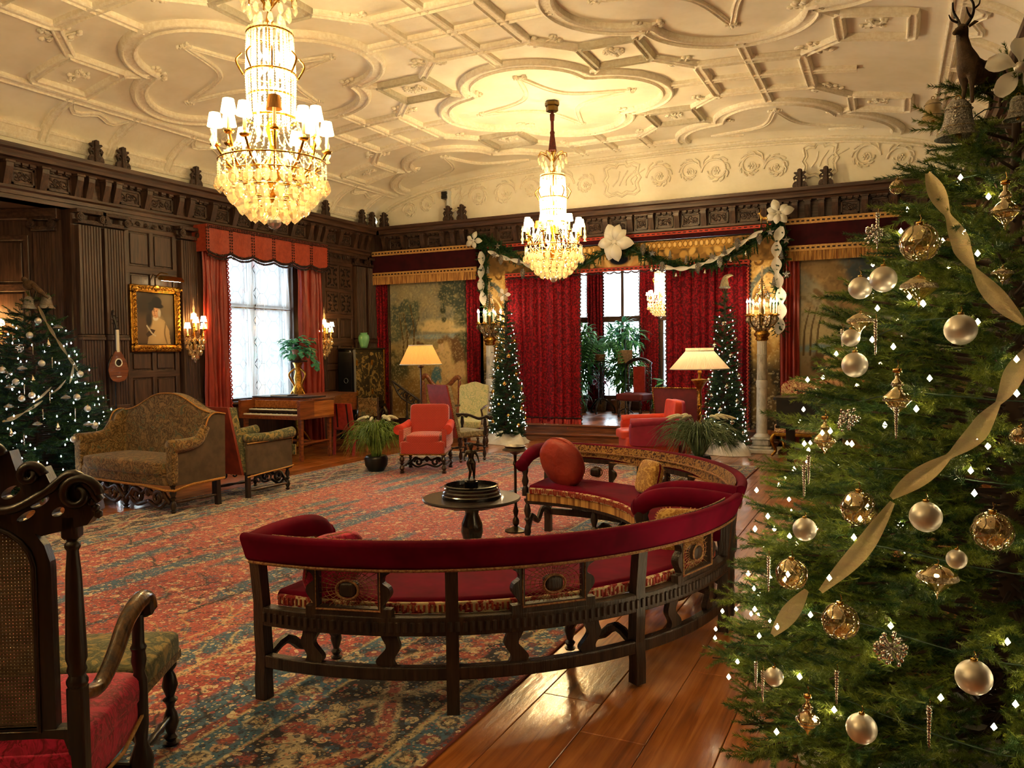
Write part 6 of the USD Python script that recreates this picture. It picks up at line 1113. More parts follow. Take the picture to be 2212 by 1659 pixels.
for s in (-1, 1):
    for x, z, r in ((.31, 1.19, .06), (.18, 1.25, .035), (.07, 1.31, .035)): q = np.linspace(0, 8, 30); rad = r*np.exp(-q*.16); g.tube(np.stack([s*(x+rad*np.cos(q)), .245+.012*np.sin(q*.4), z+rad*np.sin(q)], 1), np.linspace(.015, .01, 30), 7)
    g.tube(bez([(s*.02, .24, 1.16), (s*.12, .245, 1.15), (s*.22, .245, 1.2), (s*.3, .245, 1.25), (s*.37, .24, 1.17)], 20), .014, 7)
    for k in range(7): g.sph((s*(.36-.008*k), .235, 1.13+.018*k), .014, 7)
g.sph((0, .24, 1.3), (.04, .025, .05), 10); obj('crest_scrolls', g, 'walnut_dark', t, kind='stuff'); obj('stretcher', G().lathe([(.014, -.26), (.03, -.1), (.016, 0), (.03, .1), (.014, .26)], (0, -.18, .16), 12, axis='x'), 'walnut_dark', t); Hs(t, .56, .4, .1, m='walnut_dark')
t = thing('footstool', 'needlework footstool on turned legs beyond the caned armchair', 'stool', (-2.77, 2.0, .0125), 30); g = G(); sup(g, (0, 0, .41), (.27, .2, .055), .25, .15, 26, puff=.3); obj('top', g, 'needlework_green', t); obj('striped_edge', G().bb(-.27, -.2, .34, .27, .2, .4, .015), 'needlework', t, 40); legs4(t, .46, .32, .34, .032, 'walnut_dark', 2); Hs(t, .46, .32, .12, m='walnut_dark')
# ---- positions of what hangs on the trees and over the stage -----------------
BIG = [('ball', -0.108, 3.13, 1.815, 0.0401), ('ball', -0.032, 3.056, 1.837, 0.0451), ('ball', 0.189, 2.821, 1.652, 0.0474), ('ball', -0.117, 2.94, 1.542, 0.0426), ('ball', -0.259, 2.758, 1.002, 0.0383), ('ball', 0.09, 2.598, 1.103, 0.0448), ('ball', 0.202, 2.425, 0.71, 0.0461), ('ball', -0.074, 2.447, 0.505, 0.0427), ('ball', -0.339, 2.628, 0.542, 0.0299), ('ball', 0.166, 2.536, 1.0, 0.0275), ('ball', -0.133, 3.016, 1.635, 0.0308), ('clear', 0.08, 3.044, 1.953, 0.063), ('clear', -0.093, 2.683, 1.098, 0.0536), ('clear', 0.253, 2.551, 1.084, 0.0529), ('clear', -0.296, 2.721, 0.858, 0.0503), ('clear', -0.139, 2.57, 0.77, 0.0535), ('clear', 0.327, 2.647, 1.343, 0.0263), ('clear', 0.01, 3.328, 2.2, 0.026), ('onion', 0.076, 2.946, 1.795, 0.058), ('onion', 0.118, 2.524, 0.945, 0.0552), ('onion', -0.104, 3.024, 1.691, 0.0436), ('onion', 0.304, 2.879, 1.823, 0.0315), ('finial', 0.013, 2.794, 1.453, 0.0515), ('finial', -0.227, 2.524, 0.482, 0.0424), ('finial', 0.322, 2.996, 2.049, 0.052), ('finial', -0.206, 2.873, 1.302, 0.044), ('cluster', -0.135, 2.847, 1.364, 0.0369), ('cluster', 0.002, 2.49, 0.736, 0.0452), ('cluster', -0.066, 3.266, 2.024, 0.0345), ('icicle', -0.054, 3.25, 2.029, 0.0686), ('icicle', -0.053, 2.944, 1.635, 0.0594), ('icicle', -0.162, 3.051, 1.635, 0.0296), ('icicle', -0.378, 2.791, 0.83, 0.0602), ('icicle', -0.402, 2.676, 0.516, 0.0461), ('icicle', -0.376, 2.644, 0.497, 0.0514), ('icicle', -0.144, 2.507, 0.589, 0.0497), ('icicle', 0.096, 2.403, 0.563, 0.0569), ('icicle', -0.256, 2.857, 1.186, 0.0474), ('icicle', -0.27, 2.849, 1.147, 0.0537), ('icicle', 0.011, 2.749, 1.361, 0.0493), ('bell', 0.204, 3.262, 2.4, 0.0741), ('bellc', 0.132, 3.476, 2.498, 0.0497), ('bell', 0.377, 3.19, 2.4, 0.0438)]
RIBS = [[(0.104, 3.152, 2.21), (0.145, 3.032, 2.078), (0.188, 2.94, 1.953), (0.201, 2.905, 1.899), (0.245, 2.841, 1.804), (0.295, 2.791, 1.728), (0.347, 2.755, 1.664)], [(0.364, 2.725, 1.602), (0.321, 2.693, 1.529), (0.291, 2.666, 1.463), (0.243, 2.64, 1.391), (0.208, 2.625, 1.337), (0.126, 2.613, 1.261), (0.041, 2.614, 1.19), (-0.002, 2.613, 1.15)], [(0.002, 2.606, 1.138), (-0.033, 2.595, 1.074), (-0.07, 2.583, 1.011), (-0.108, 2.58, 0.958), (-0.16, 2.588, 0.893), (-0.197, 2.59, 0.848)], [(-0.24, 2.618, 0.839), (-0.285, 2.62, 0.767), (-0.345, 2.631, 0.676)]]
LEFT = [('ball', -8.741, 5.787, 2.018, 0.0394), ('ball', -8.719, 5.67, 1.853, 0.0389), ('ball', -8.529, 5.671, 1.536, 0.0386), ('ball', -8.608, 5.425, 1.339, 0.0378), ('ball', -8.436, 6.061, 1.406, 0.04), ('ball', -8.496, 5.413, 1.16, 0.0376), ('ball', -8.444, 5.492, 1.191, 0.0378), ('ball', -8.293, 5.91, 1.149, 0.0392), ('ball', -8.235, 5.994, 1.014, 0.0394), ('ball', -8.154, 6.019, 0.824, 0.0394), ('ball', -8.11, 5.724, 0.699, 0.0382), ('ball', -8.781, 5.392, 1.471, 0.038), ('drop', -8.6, 5.803, 1.759, 0.0471), ('drop', -8.506, 5.55, 1.365, 0.0457), ('drop', -8.206, 5.613, 0.844, 0.0455), ('drop', -8.437, 5.247, 0.806, 0.0443), ('disc', -8.693, 5.988, 1.942, 0.0535), ('disc', -8.617, 5.507, 1.478, 0.0508), ('disc', -8.63, 5.371, 1.281, 0.0502), ('disc', -8.558, 5.308, 1.075, 0.0497), ('disc', -8.306, 5.452, 0.88, 0.0499), ('disc', -8.152, 5.932, 0.837, 0.0521), ('disc', -8.3, 5.782, 1.146, 0.0516), ('cluster', -8.701, 5.406, 1.425, 0.0505), ('cluster', -8.724, 5.558, 1.703, 0.0513), ('icicle', -8.826, 5.549, 1.802, 0.0618), ('icicle', -8.634, 5.646, 1.692, 0.0619), ('icicle', -8.495, 5.772, 1.539, 0.0623), ('icicle', -8.513, 5.457, 1.253, 0.0604), ('icicle', -8.351, 5.633, 1.159, 0.0611), ('icicle', -8.314, 5.523, 0.98, 0.0603), ('icicle', -8.213, 5.829, 0.969, 0.062), ('icicle', -8.135, 6.026, 0.771, 0.063), ('icicle', -8.324, 5.311, 0.724, 0.0591), ('bell', -8.876, 5.775, 2.221, 0.0844), ('bell', -8.846, 5.964, 2.24, 0.0966)]
LRIBS = [[(-8.8, 5.832, 2.189), (-8.661, 5.861, 1.944), (-8.504, 5.958, 1.626), (-8.426, 6.027, 1.444)], [(-8.449, 5.989, 1.509), (-8.347, 5.864, 1.308)], [(-8.37, 5.837, 1.35), (-8.348, 5.627, 1.195)], [(-8.376, 5.671, 1.28), (-8.401, 5.456, 1.113)], [(-8.355, 5.551, 1.133), (-8.43, 5.344, 0.991), (-8.53, 5.217, 0.924)]]
GARL = [('star', -3.614, 3.212), ('star', -2.635, 3.097), ('star', -1.737, 3.416), ('star', -1.495, 3.276), ('star', -1.494, 2.753), ('star', -1.771, 2.448), ('star', -6.558, 3.367), ('star', -6.49, 3.523), ('star', -6.655, 2.628), ('cone', -3.772, 3.284), ('cone', -2.233, 3.27), ('cone', -2.859, 2.923), ('cone', -2.509, 3.0), ('cone', -3.45, 2.972), ('cone', -1.898, 3.326), ('cone', -6.427, 3.275), ('cone', -5.993, 3.0), ('cone', -4.847, 3.195), ('fir', -3.317, 3.155), ('fir', -3.048, 3.062), ('fir', -2.436, 3.18), ('fir', -1.564, 3.044), ('fir', -1.681, 2.64), ('fir', -6.064, 3.211), ('fir', -6.696, 3.097), ('drop', -3.631, 2.951), ('drop', -3.217, 2.829), ('drop', -2.747, 2.857), ('drop', -2.341, 3.027), ('drop', -2.104, 3.115)]
GP = [(-7.022, 3.667), (-6.73, 3.621), (-6.352, 3.401), (-5.889, 3.188), (-5.438, 3.038), (-4.91, 3.114), (-4.314, 3.373), (-3.904, 3.267), (-3.505, 3.086), (-3.038, 2.959), (-2.51, 3.026), (-2.073, 3.258), (-1.648, 3.555)]
GVL = [(-6.876, 3.588), (-6.833, 3.243), (-6.839, 2.814), (-6.75, 2.295), (-6.656, 2.121)]
GVR = [(-1.614, 3.588), (-1.564, 3.223), (-1.592, 2.862), (-1.647, 2.501), (-1.611, 2.062), (-1.611, 1.88)]
BOWS = [(-4.272, 3.449), (-1.614, 3.711), (-6.992, 3.665)]
LR = [(-1.565, 3.498), (-1.641, 3.228), (-1.64, 2.807), (-1.577, 2.426), (-1.576, 2.061), (-1.625, 1.829)]
LL = [(-6.849, 3.458), (-6.833, 3.226), (-6.858, 2.884), (-6.796, 2.469)]
# ---- greenery ---------------------------------------------------------------
def pine(name, c1, c2):
    raw(name, {'tc': ('geometry', {}), 'n': ('noise_texture', {'scale': 9, 'detail': 2}), 'r': ('rgb_ramp', {'ramp': [(.35, lin(c1)), (.65, lin(c2))]}), 'p': ('principled_bsdf', {'roughness': .45, 'specular_ior_level': .4}), 'l': ('translucent_bsdf', {}), 'm': ('mix_closure', {'fac': .2})}, [('tc.position', 'n.vector'), ('n.fac', 'r.fac'), ('r.color', 'p.base_color'), ('r.color', 'l.color'), ('p.BSDF', 'm.closure1'), ('l.BSDF', 'm.closure2')], 'm.closure')
pine('pine_olive', '#75832a', '#435a1e'); pine('pine_deep', '#3c5c28', '#24421d'); pine('pine_dark', '#214030', '#142c20'); pine('pine_garland', '#28552c', '#173a1e')
pine('leaf_green', '#4a8a44', '#245a2c'); pine('leaf_teal', '#4f9468', '#2a6a48'); pine('grass_green', '#93ad50', '#5f8236'); pine('grass_grey', '#8a9c74', '#55704c')
pm('bark', '#3c2a1c', .9); pm('tree_wire', '#16301a', .7)
pm('silver_matte', '#d9d4ca', .42, metal=.72); pm('silver_bright', '#d6d3cc', .12, metal=1); pm('glitter', '#cfc2a4', .25, metal=1, color2='#7d6c4c', vs=160, bump=1, bs=240); pm('glitter_silver', '#c9c8c4', .22, metal=1, color2='#6e6b66', vs=160, bump=1, bs=240); pm('gold_shiny', '#c9a25a', .15, metal=1)
raw('clear_gold', {'t': ('transparent_bsdf', {'color': (1, .9, .7)}), 'g': ('glossy_bsdf', {'roughness': .04, 'color': (1, .9, .68)}), 'f': ('layer_weight', {'blend': .35}), 'mr': ('map_range', {'to_min': .32, 'to_max': 1}), 'm': ('mix_closure', {})}, [('f.facing', 'mr.value'), ('mr.result', 'm.fac'), ('t.BSDF', 'm.closure1'), ('g.BSDF', 'm.closure2')], 'm.closure')
raw('mesh_ribbon', {'t': ('transparent_bsdf', {}), 'p': ('principled_bsdf', {'base_color': lin('#c9b184'), 'metallic': .7, 'roughness': .35}), 'l': ('translucent_bsdf', {'color': lin('#d8c498')}), 'tc': ('texture_coordinate', {}), 'n': ('noise_texture', {'scale': 130, 'detail': 2}), 'b': ('bump', {'strength': .8, 'distance': .004}), 'a': ('mix_closure', {'fac': .3}), 'm': ('mix_closure', {'fac': .4})}, [('tc.object', 'n.vector'), ('n.fac', 'b.height'), ('b.normal', 'p.normal'), ('p.BSDF', 'a.closure1'), ('l.BSDF', 'a.closure2'), ('a.closure', 'm.closure1'), ('t.BSDF', 'm.closure2')], 'm.closure')
raw('white_ribbon', {'t': ('transparent_bsdf', {}), 'p': ('principled_bsdf', {'base_color': lin('#eeebe2'), 'roughness': .4, 'metallic': .05}), 'l': ('translucent_bsdf', {'color': lin('#eeebe2')}), 'a': ('mix_closure', {'fac': .35}), 'm': ('mix_closure', {'fac': .18})}, [('p.BSDF', 'a.closure1'), ('l.BSDF', 'a.closure2'), ('a.closure', 'm.closure1'), ('t.BSDF', 'm.closure2')], 'm.closure')
emit('fairy_warm', (1.0, .74, .40), 55*LAMP); emit('fairy_white', (.84, .92, 1.0), 20*LAMP); emit('fairy_soft', (1.0, .9, .74), 14*LAMP)
pm('snow_cloth', '#d9d4c8', .8, color2='#c4bdae', vs=5, bump=.4, bs=20); pm('pot_black', '#0d0d0f', .35); pm('terracotta', '#8a5a3c', .8, color2='#6b4630', vs=9); pm('basket', '#7a6248', .85, color2='#54422e', vs=30); pm('plume', '#d8d4bc', .9, color2='#b9b394', vs=50, bump=.8, bs=120)
def sprig_mesh(L, nl, n, seed, w=.0017):
    r = np.random.default_rng(seed); V, F = [], []; t = np.sort(r.uniform(.04, 1, n)); a = r.uniform(0, 2*PI, n)
    tip = np.array([0, 0, L]); bend = np.array([.0, -.05*L, 0])
    for i in range(n):
        p = np.array([0, 0, L*t[i]])+bend*t[i]**2; l = nl*(1-.45*t[i])*r.uniform(.75, 1.1); f = .75+.4*t[i]
        d = np.array([math.cos(a[i]), math.sin(a[i]), f]); d /= np.linalg.norm(d); s = np.cross(d, r.normal(size=3)); s /= np.linalg.norm(s); s *= w*.5
        V += [p-s, p+s, p+d*l]; F.append((3*i, 3*i+1, 3*i+2))
    g = G().add(V, F); g.tube([(0, 0, 0), tuple(np.array([0, 0, L*.5])+bend*.25), tuple(tip+bend)], (.003, .002, .0008), 3); return g
def place(tree, name, protos, pos, dirs, scl, rng, kind='stuff'):
    """scatters the sprigs: one instancer, part of its tree"""
    pi = UsdGeom.PointInstancer.Define(stage, numbered(ppath(tree), name)); pi.GetPrim().SetCustomDataByKey('kind', kind); rel = pi.CreatePrototypesRel()
    for g, m in protos: rel.AddTarget(obj('sprig', g, m, pi, False).GetPath())
    n = len(pos); z = np.asarray(dirs, float); z /= np.linalg.norm(z, axis=1, keepdims=True); x = np.cross(z, np.array([0, 0, 1.])+rng.normal(0, .3, (n, 3))); x /= np.linalg.norm(x, axis=1, keepdims=True); y = np.cross(z, x)
    qs = []
    for i in range(n):
        m = np.eye(4); m[:3, :3] = np.stack([x[i], y[i], z[i]], 1); q = trimesh.transformations.quaternion_from_matrix(m); qs.append(Gf.Quath(*map(float, q)))
    pi.CreatePositionsAttr(Vt.Vec3fArray.FromNumpy(np.asarray(pos, np.float32))); pi.CreateProtoIndicesAttr(Vt.IntArray.FromNumpy(rng.integers(0, len(protos), n).astype(np.int32))); pi.CreateOrientationsAttr(Vt.QuathArray(qs)); pi.CreateScalesAttr(Vt.Vec3fArray.FromNumpy(np.repeat(np.asarray(scl, np.float32)[:, None], 3, 1)))
def xmas(name, label, loc, H, Rf, nb, per, sL, mats, seed, z0=.12, wn=1.0, wf=1.0):
    t = thing(name, label, 'tree', loc); r = np.random.default_rng(seed); pos, dr, sc = [], [], []; br = G()
    obj('trunk', G().lathe([(.045, 0), (.035, H*.5), (.01, H)], k=10), 'bark', t)
    zs = np.array([z0+(H-z0)*(1-math.sqrt(1-(i+.5)/nb)) for i in range(nb)])
    for i, z in enumerate(zs):
        R = Rf(z)*r.uniform(.86, 1.04); a = i*2.39996+r.normal(0, .15); c, s = math.cos(a), math.sin(a); up = .02+.35*(z/H)-.06
        tipz = z+R*up*.6; br.tube([(0, 0, z-.02), (R*.5*c, R*.5*s, z+R*up*.3), (R*.93*c, R*.93*s, tipz)], (.008, .006, .003), 4)
        m = max(3, int(per*(.35+.65*R/max(Rf(z0), .1))))
        for k in range(m):
            f = 1-.62*(k/m)**1.3 if k else 1.0; sd = (1 if k % 2 else -1)*r.uniform(.35, 1.0) if k else r.normal(0, .1); q = R*f
            px, py, pz = q*c*.9, q*s*.9, z+R*up*.6*f+r.normal(0, .012)
            b = a+sd*.9; d = (math.cos(b), math.sin(b), up*.5+r.normal(.05, .22))
            L = sL*r.uniform(.8, 1.15); pos.append((px-d[0]*L*.4, py-d[1]*L*.4, pz-d[2]*L*.4)); dr.append(d); sc.append(r.uniform(.8, 1.15))
    obj('branches', br, 'bark', t, kind='stuff')
    for k in range(5): a = k*1.257; pos.append((0, 0, H-.12)); dr.append((.5*math.cos(a), .5*math.sin(a), 1)); sc.append(.8)
    protos = [(sprig_mesh(sL, sL*.17, int(210*wn), seed+k, sL*.0125*wf), mats[k % len(mats)]) for k in range(4)]
    place(t, 'needles', protos, pos, dr, sc, r); return t
def fairy(name, label, loc, H, Rf, n, rad, m, seed, z0=.15, front=None, depth=.93, cord=True):
    """a string of lights wound up the tree: cord and bulbs"""
    t = thing(name, label, 'string lights', loc, 0, 'string lights'); r = np.random.default_rng(seed); P = []
    for i in range(n):
        z = z0+(H-z0-.05)*(1-math.sqrt(max(0, 1-(i+.5)/n*.985))); a = i*2.39996+r.normal(0, .3); q = Rf(z)*r.uniform(depth-.1, depth+.08); P.append((q*math.cos(a), q*math.sin(a), z+r.normal(0, .02)))
    if cord:
        th = np.linspace(0, 2*PI*9, 360); zz = z0+(H-z0-.1)*np.linspace(0, 1, 360); q = np.array([Rf(z)*.78 for z in zz]); obj('wire', G().tube(np.stack([q*np.cos(th), q*np.sin(th), zz+.02*np.sin(th*5)], 1), .0025, 3), 'tree_wire', t)
    for p in P[:300]: obj('bulb', G().add(np.array([[rad, 0, 0], [-rad, 0, 0], [0, rad, 0], [0, -rad, 0], [0, 0, rad*1.6], [0, 0, -rad*1.2]])+p, OCT_F), m, t)
    return t
def ribbon(name, label, paths, w, m, cat='ribbon', group=None, tw=2.6):
    t = thing(name, label, cat, (0, 0, 0), 0, group)
    for pth in paths:
        q = bez(pth, 60); T = np.gradient(q, axis=0); T /= np.linalg.norm(T, axis=1, keepdims=True); s = np.r_[0, np.cumsum(np.linalg.norm(np.diff(q, axis=0), axis=1))]
        A = np.cross(T, np.array([-.2, -1, .1])); A /= np.linalg.norm(A, axis=1, keepdims=True); B = np.cross(T, A); ph = s/(s[-1]+1e-9)*PI*max(1, round(s[-1]/.24)); ww = w*(.28+.72*np.abs(np.sin(ph)))
        P = np.stack([q+A*(ww*u)[:, None]+B*(ww*.35*math.cos(u*3.0)+.0)[:, None] for u in np.linspace(-.5, .5, 7)], 0); obj('ribbon_length', G().grid(P), m, t)
    return t
def hook(t, r): obj('cap', G().lathe([(0, r*.96), (r*.2, r*.96), (r*.2, r*1.14), (0, r*1.16)], k=10), 'gold_shiny', t); obj('hook', G().tube([(0, 0, r*1.15), (.004, 0, r*1.3), (0, 0, r*1.55)], .0014, 4), 'gold_shiny', t)
def ornament(kind, label, p, r, cat='ornament', group=None, small=False):
    names = dict(ball='ball_ornament', clear='glass_ball_ornament', onion='onion_ornament', finial='finial_ornament', cluster='beaded_cluster_ornament', icicle='icicle_ornament', bell='bell_ornament', bellc='bell_ornament', drop='drop_ornament', disc='disc_ornament', star='star_ornament', cone='pinecone_ornament', fir='fir_ornament')
    t = thing(names[kind], label, cat, p, 0, group); k = 12 if small else 24
    if kind == 'ball': obj('ball', G().sph((0, 0, 0), r, k), 'silver_matte', t); hook(t, r)
    elif kind == 'clear':
        obj('ball', G().sph((0, 0, 0), r, 28), 'clear_gold', t); g = G()
        for i in range(8):
            a = i*PI/4
            q = np.linspace(-1.2, 1.2, 14); g.tube(np.stack([r*1.01*np.cos(q)*np.cos(a+.35*np.sin(q*3)), r*1.01*np.cos(q)*np.sin(a+.35*np.sin(q*3)), r*1.01*np.sin(q)], 1), r*.035, 4)
        for i in range(30): v = RNG.normal(size=3); v /= np.linalg.norm(v); g.sph(v*r, r*.05, 5)
        obj('glitter_pattern', g, 'glitter', t, kind='stuff'); hook(t, r)
    elif kind in ('onion', 'disc'):
        f = 1 if kind == 'onion' else .5; obj('body', G().lathe([(.0001, -r*1.15*f), (r*.1, -r*.8*f), (r*.3, -r*.6*f), (r*.95, -r*.08), (r, .05*r), (r*.9, r*.25), (r*.55, r*.5), (r*.2, r*.66), (0, r*.7)], k=k), 'clear_gold' if kind == 'onion' else 'glitter_silver', t, 50); obj('glitter_band', G().lathe([(r*.97, -.06*r), (r*1.02, 0), (r*1.0, .08*r), (r*.92, .24*r)], k=k), 'glitter', t); hook(t, r*.62)
    elif kind == 'finial':
        obj('body', G().lathe([(.0001, -r*1.5), (r*.12, -r*1.2), (r*.3, -r*1.0), (r*.78, -r*.45), (r*.8, -.2*r), (r*.5, .1*r), (r*.22, .35*r), (r*.36, .55*r), (r*.3, .75*r), (r*.12, .95*r), (r*.16, 1.15*r), (r*.05, 1.5*r), (0, 1.55*r)], k=k), 'clear_gold', t); g = G()
        for z, q in ((-.42, .8), (.55, .37), (-.8, .5)): g.lathe([(r*q, r*z-.04*r), (r*q*1.06, r*z), (r*q, r*z+.04*r)], k=k)
        obj('glitter_band', g, 'glitter', t); hook(t, r*1.35)
    elif kind == 'cluster':
        g = G()
        for i in range(26 if small else 60): v = RNG.normal(size=3); v /= np.linalg.norm(v); q = r*RNG.uniform(.55, 1); g.sph(v*q*(1, 1, 1.15), r*.16, 6); g.tube([(0, 0, 0), v*q*(1, 1, 1.15)], r*.03, 3)
        obj('beads', g, 'silver_bright', t, kind='stuff')
    elif kind == 'icicle':
        g = G(); q = np.linspace(0, 1, 40)
        for ph in (0, PI): rr_ = .0045*(1-.6*q); g.tube(np.stack([rr_*np.cos(q*40+ph), rr_*np.sin(q*40+ph), r-2*r*q], 1), .0036*(1-.6*q)+.0006, 5)
        obj('twist', g, 'silver_bright', t); obj('hook', G().tube([(0, 0, r), (.003, 0, r+.01), (0, 0, r+.02)], .001, 3), 'gold_shiny', t)
    elif kind in ('bell', 'bellc'):
        m = 'glitter_silver' if kind == 'bell' else 'mesh_ribbon'; obj('shell', G().lathe([(0, r*.98), (r*.35, r*.95), (r*.55, r*.7), (r*.62, .1*r), (r*.75, -.4*r), (r, -.75*r), (r*1.02, -.8*r), (r*.97, -.78*r), (r*.7, -.35*r), (r*.55, .1*r), (0, r*.85)], k=28), m, t, 50); obj('clapper', G().sph((0, 0, -.72*r), r*.16, 10), 'gold_shiny', t); obj('loop', G().tube([(r*.12*math.cos(a), 0, r*1.1+r*.12*math.sin(a)) for a in np.arange(10)*PI/5], r*.03, 5, closed=True), 'gold_shiny', t)
        for zz, q in ((-.3, .74), (.55, .6)): obj('relief_band', G().lathe([(r*q, r*zz-.03*r), (r*q+.04*r, r*zz), (r*q, r*zz+.03*r)], k=28), 'glitter', t)
    elif kind == 'drop':
        obj('body', G().lathe([(.0001, -r*1.0), (r*.5, -r*.8), (r*.62, -r*.4), (r*.4, .2*r), (r*.1, r*.9), (0, r)], k=k), 'gold_shiny' if not small else 'silver_bright', t); hook(t, r*.9)
    elif kind == 'star':
        pts = [((r if i % 2 == 0 else r*.42)*math.sin(i*PI/5), (r if i % 2 == 0 else r*.42)*math.cos(i*PI/5)) for i in range(10)]; g = G(); v = [(x, 0, z) for x, z in pts]+[(0, -r*.28, 0), (0, r*.28, 0)]; f = [(i, (i+1) % 10, 10) for i in range(10)]+[((i+1) % 10, i, 11) for i in range(10)]; obj('star', g.add(v, f), 'glitter_silver', t, False); obj('loop', G().tube([(.008*math.cos(a), 0, r+.008+.008*math.sin(a)) for a in np.arange(8)*PI/4], .0015, 3, closed=True), 'gold_shiny', t)
    elif kind == 'cone':
        g = G()
        for i in range(44): f = i/44; z = r*(1-2*f); q = r*.42*math.sin(PI*min(1, .12+.85*f))*1.1; a = i*2.4; g.sph((q*math.cos(a), q*math.sin(a), z), (r*.13, r*.13, r*.16), 6)
        obj('scales', g, 'glitter_silver', t, kind='stuff'); obj('core', G().lathe([(.0001, -r), (r*.35, -.2*r), (r*.2, .6*r), (0, r)], k=8), 'glitter', t)
    elif kind == 'fir':
        g = G()
        for i in range(4): q = r*(.62-.13*i); z = -r*.7+r*.42*i; g.lathe([(0, z), (q, z), (q*.35, z+r*.5), (0, z+r*.52)], k=8)
        obj('tiers', g, 'glitter_silver', t, False); obj('stem', G().tube([(0, 0, -r), (0, 0, -r*.7)], r*.08, 6), 'gold_shiny', t)
    return t
# ---- the big tree on the right ----------------------------------------------
RB = lambda z: 1.21*max(0., 1-(max(z, 0)/2.85)**1.5); RL = lambda z: 1.12*max(0., 1-(max(z, 0)/2.5)**1.2)
xmas('christmas_tree', 'huge olive-green Christmas tree with a deer on top, filling the right foreground', (.41, 3.51, 0), 2.7, lambda z: RB(z)*.97+.02, 430, 28, .19, ('pine_olive', 'pine_deep', 'pine_olive'), 1, .1)
fairy('string_lights', 'warm string lights wound on the big right-hand tree', (.41, 3.51, 0), 2.62, RB, 290, .0085, 'fairy_warm', 5, .25, depth=.9)
BL = ['matte silver ball at the big tree left edge, left one of a touching pair', 'matte silver ball high on the big tree, right one of a touching pair', 'matte silver ball alone beside the long upper ribbon of the big tree', 'matte silver ball below the glass onion at the big tree left edge', 'matte silver ball at the left edge of the big tree under the two icicles', 'matte silver ball right of the ribbon at mid height on the big tree', 'large matte silver ball low on the right side of the big tree', 'lowest matte silver ball on the big tree, near the picture bottom', 'pale silver ball half hidden at the lower left edge of the big tree', 'small matte ball tucked behind the pointed glass onion on the big tree', 'small matte ball half buried above the ball at the big tree left edge',
 'clear gold glass ball highest on the big tree, with glitter scrolls', 'clear gold glass ball where the ribbon crosses the middle of the big tree', 'clear gold glass ball with loops at mid height on the far right', 'clear gold glass ball at the left edge under the icicle on the jutting branch', 'clear gold glass ball with a glitter medallion below the ribbon end', 'small clear glass ball at the right picture edge of the big tree', 'tiny clear glass ball near the upper left edge of the big tree',
 'gold glass spinning-top ornament below the highest glass ball', 'pointed gold glass onion ornament hanging low in the middle of the big tree', 'gold glass onion ornament at the left edge above a silver ball', 'gold glass onion ornament beside the ribbon at the right edge of the tree',
 'gold glass finial ornament in the middle left of the big tree', 'glass finial ornament lowest on the left of the big tree', 'tall gold glass finial ornament near the top right of the big tree', 'glass finial ornament at the left edge beside the piano',
 'silver beaded cluster at the left edge beside the piano', 'silver beaded cluster low in the middle of the big tree', 'silver beaded cluster on the highest left branch beside an icicle']+['silver twisted icicle '+s for s in ('on the highest left branch of the big tree', 'below the pair of silver balls on the big tree', 'short, at the left edge beside the glass onion', 'on the single branch jutting left from the big tree', 'lower of the left-edge pair, farthest left on the tree', 'lower left on the big tree, right one of the edge pair', 'just right of the lowest glass finial', 'lowest of all, in the shadow near the tree foot', 'at the left edge above the silver ball, longer one', 'at the left edge above the silver ball, shorter one', 'hanging below the beaded finial in the middle of the tree')]+['large glittering silver bell under the deer at the tree top', 'gauzy champagne bell left of the large silver bell', 'silver bell at the right picture edge beside the large bell']
for (k, x, y, z, r), l in zip(BIG, BL): ornament(k, l, (x, y, z), r, 'bell' if 'bell' in k else 'ornament')
RBL = ('champagne mesh ribbon hanging from the top down the big tree right side', 'champagne mesh ribbon crossing the big tree from the right edge to the middle', 'champagne mesh ribbon hanging in the middle left of the big tree', 'short champagne mesh ribbon at the lower left edge of the big tree')
for q, l in zip(RIBS, RBL): ribbon('mesh_ribbon', l, [q], .054, 'mesh_ribbon')
t = thing('ribbon_flower', 'sheer white ribbon flower at the top right of the big tree', 'bow', (.385, 3.25, 2.55))
for i in range(5):
    a = i*1.257+.3; u = np.linspace(0, 1, 9); P = []
    for v in np.linspace(-1, 1, 7): P.append(np.stack([.105*u*np.cos(a+v*.5*np.sin(PI*u*.9)), -.03*np.sin(PI*u)-.012*v*v, .105*u*np.sin(a+v*.5*np.sin(PI*u*.9))], 1))
    obj('petal', G().shell(P, .001), 'white_ribbon', t)
obj('centre', G().sph((0, -.02, 0), .02, 12), 'silver_matte', t)
# deer: one continuous body
t = thing('deer', 'brown antlered deer figure standing on top of the big tree', 'deer', (.29, 3.5, 2.51), 228)
pm('deer_hide', '#5c4630', .75, color2='#3e2d1e', vs=22, bump=.4, bs=90)
J = dict(rump=((-.06, 0, .13), .043), mid=((0, 0, .125), .038), chest=((.06, 0, .135), .042), belly=((.01, 0, .105), .03), wth=((.05, 0, .16), .028), n1=((.085, 0, .19), .026), n2=((.098, .0, .235), .02), hd=((.106, .006, .262), .021), sn=((.135, .01, .25), .012), ns=((.152, .012, .242), .0085),
    fs=((.065, .018, .11), .02), fs2=((.065, -.018, .11), .02), fk=((.07, .02, .055), .008), fk2=((.058, -.02, .055), .008), ff=((.068, .02, .0), .006), ff2=((.07, -.02, .0), .006), hs=((-.07, .02, .11), .028), hs2=((-.07, -.02, .11), .028), hk=((-.055, .022, .075), .013), hk2=((-.06, -.022, .075), .013), hh=((-.09, .022, .045), .008), hh2=((-.092, -.022, .045), .008), hf=((-.08, .022, 0), .006), hf2=((-.085, -.022, 0), .006), tl=((-.105, 0, .14), .012))
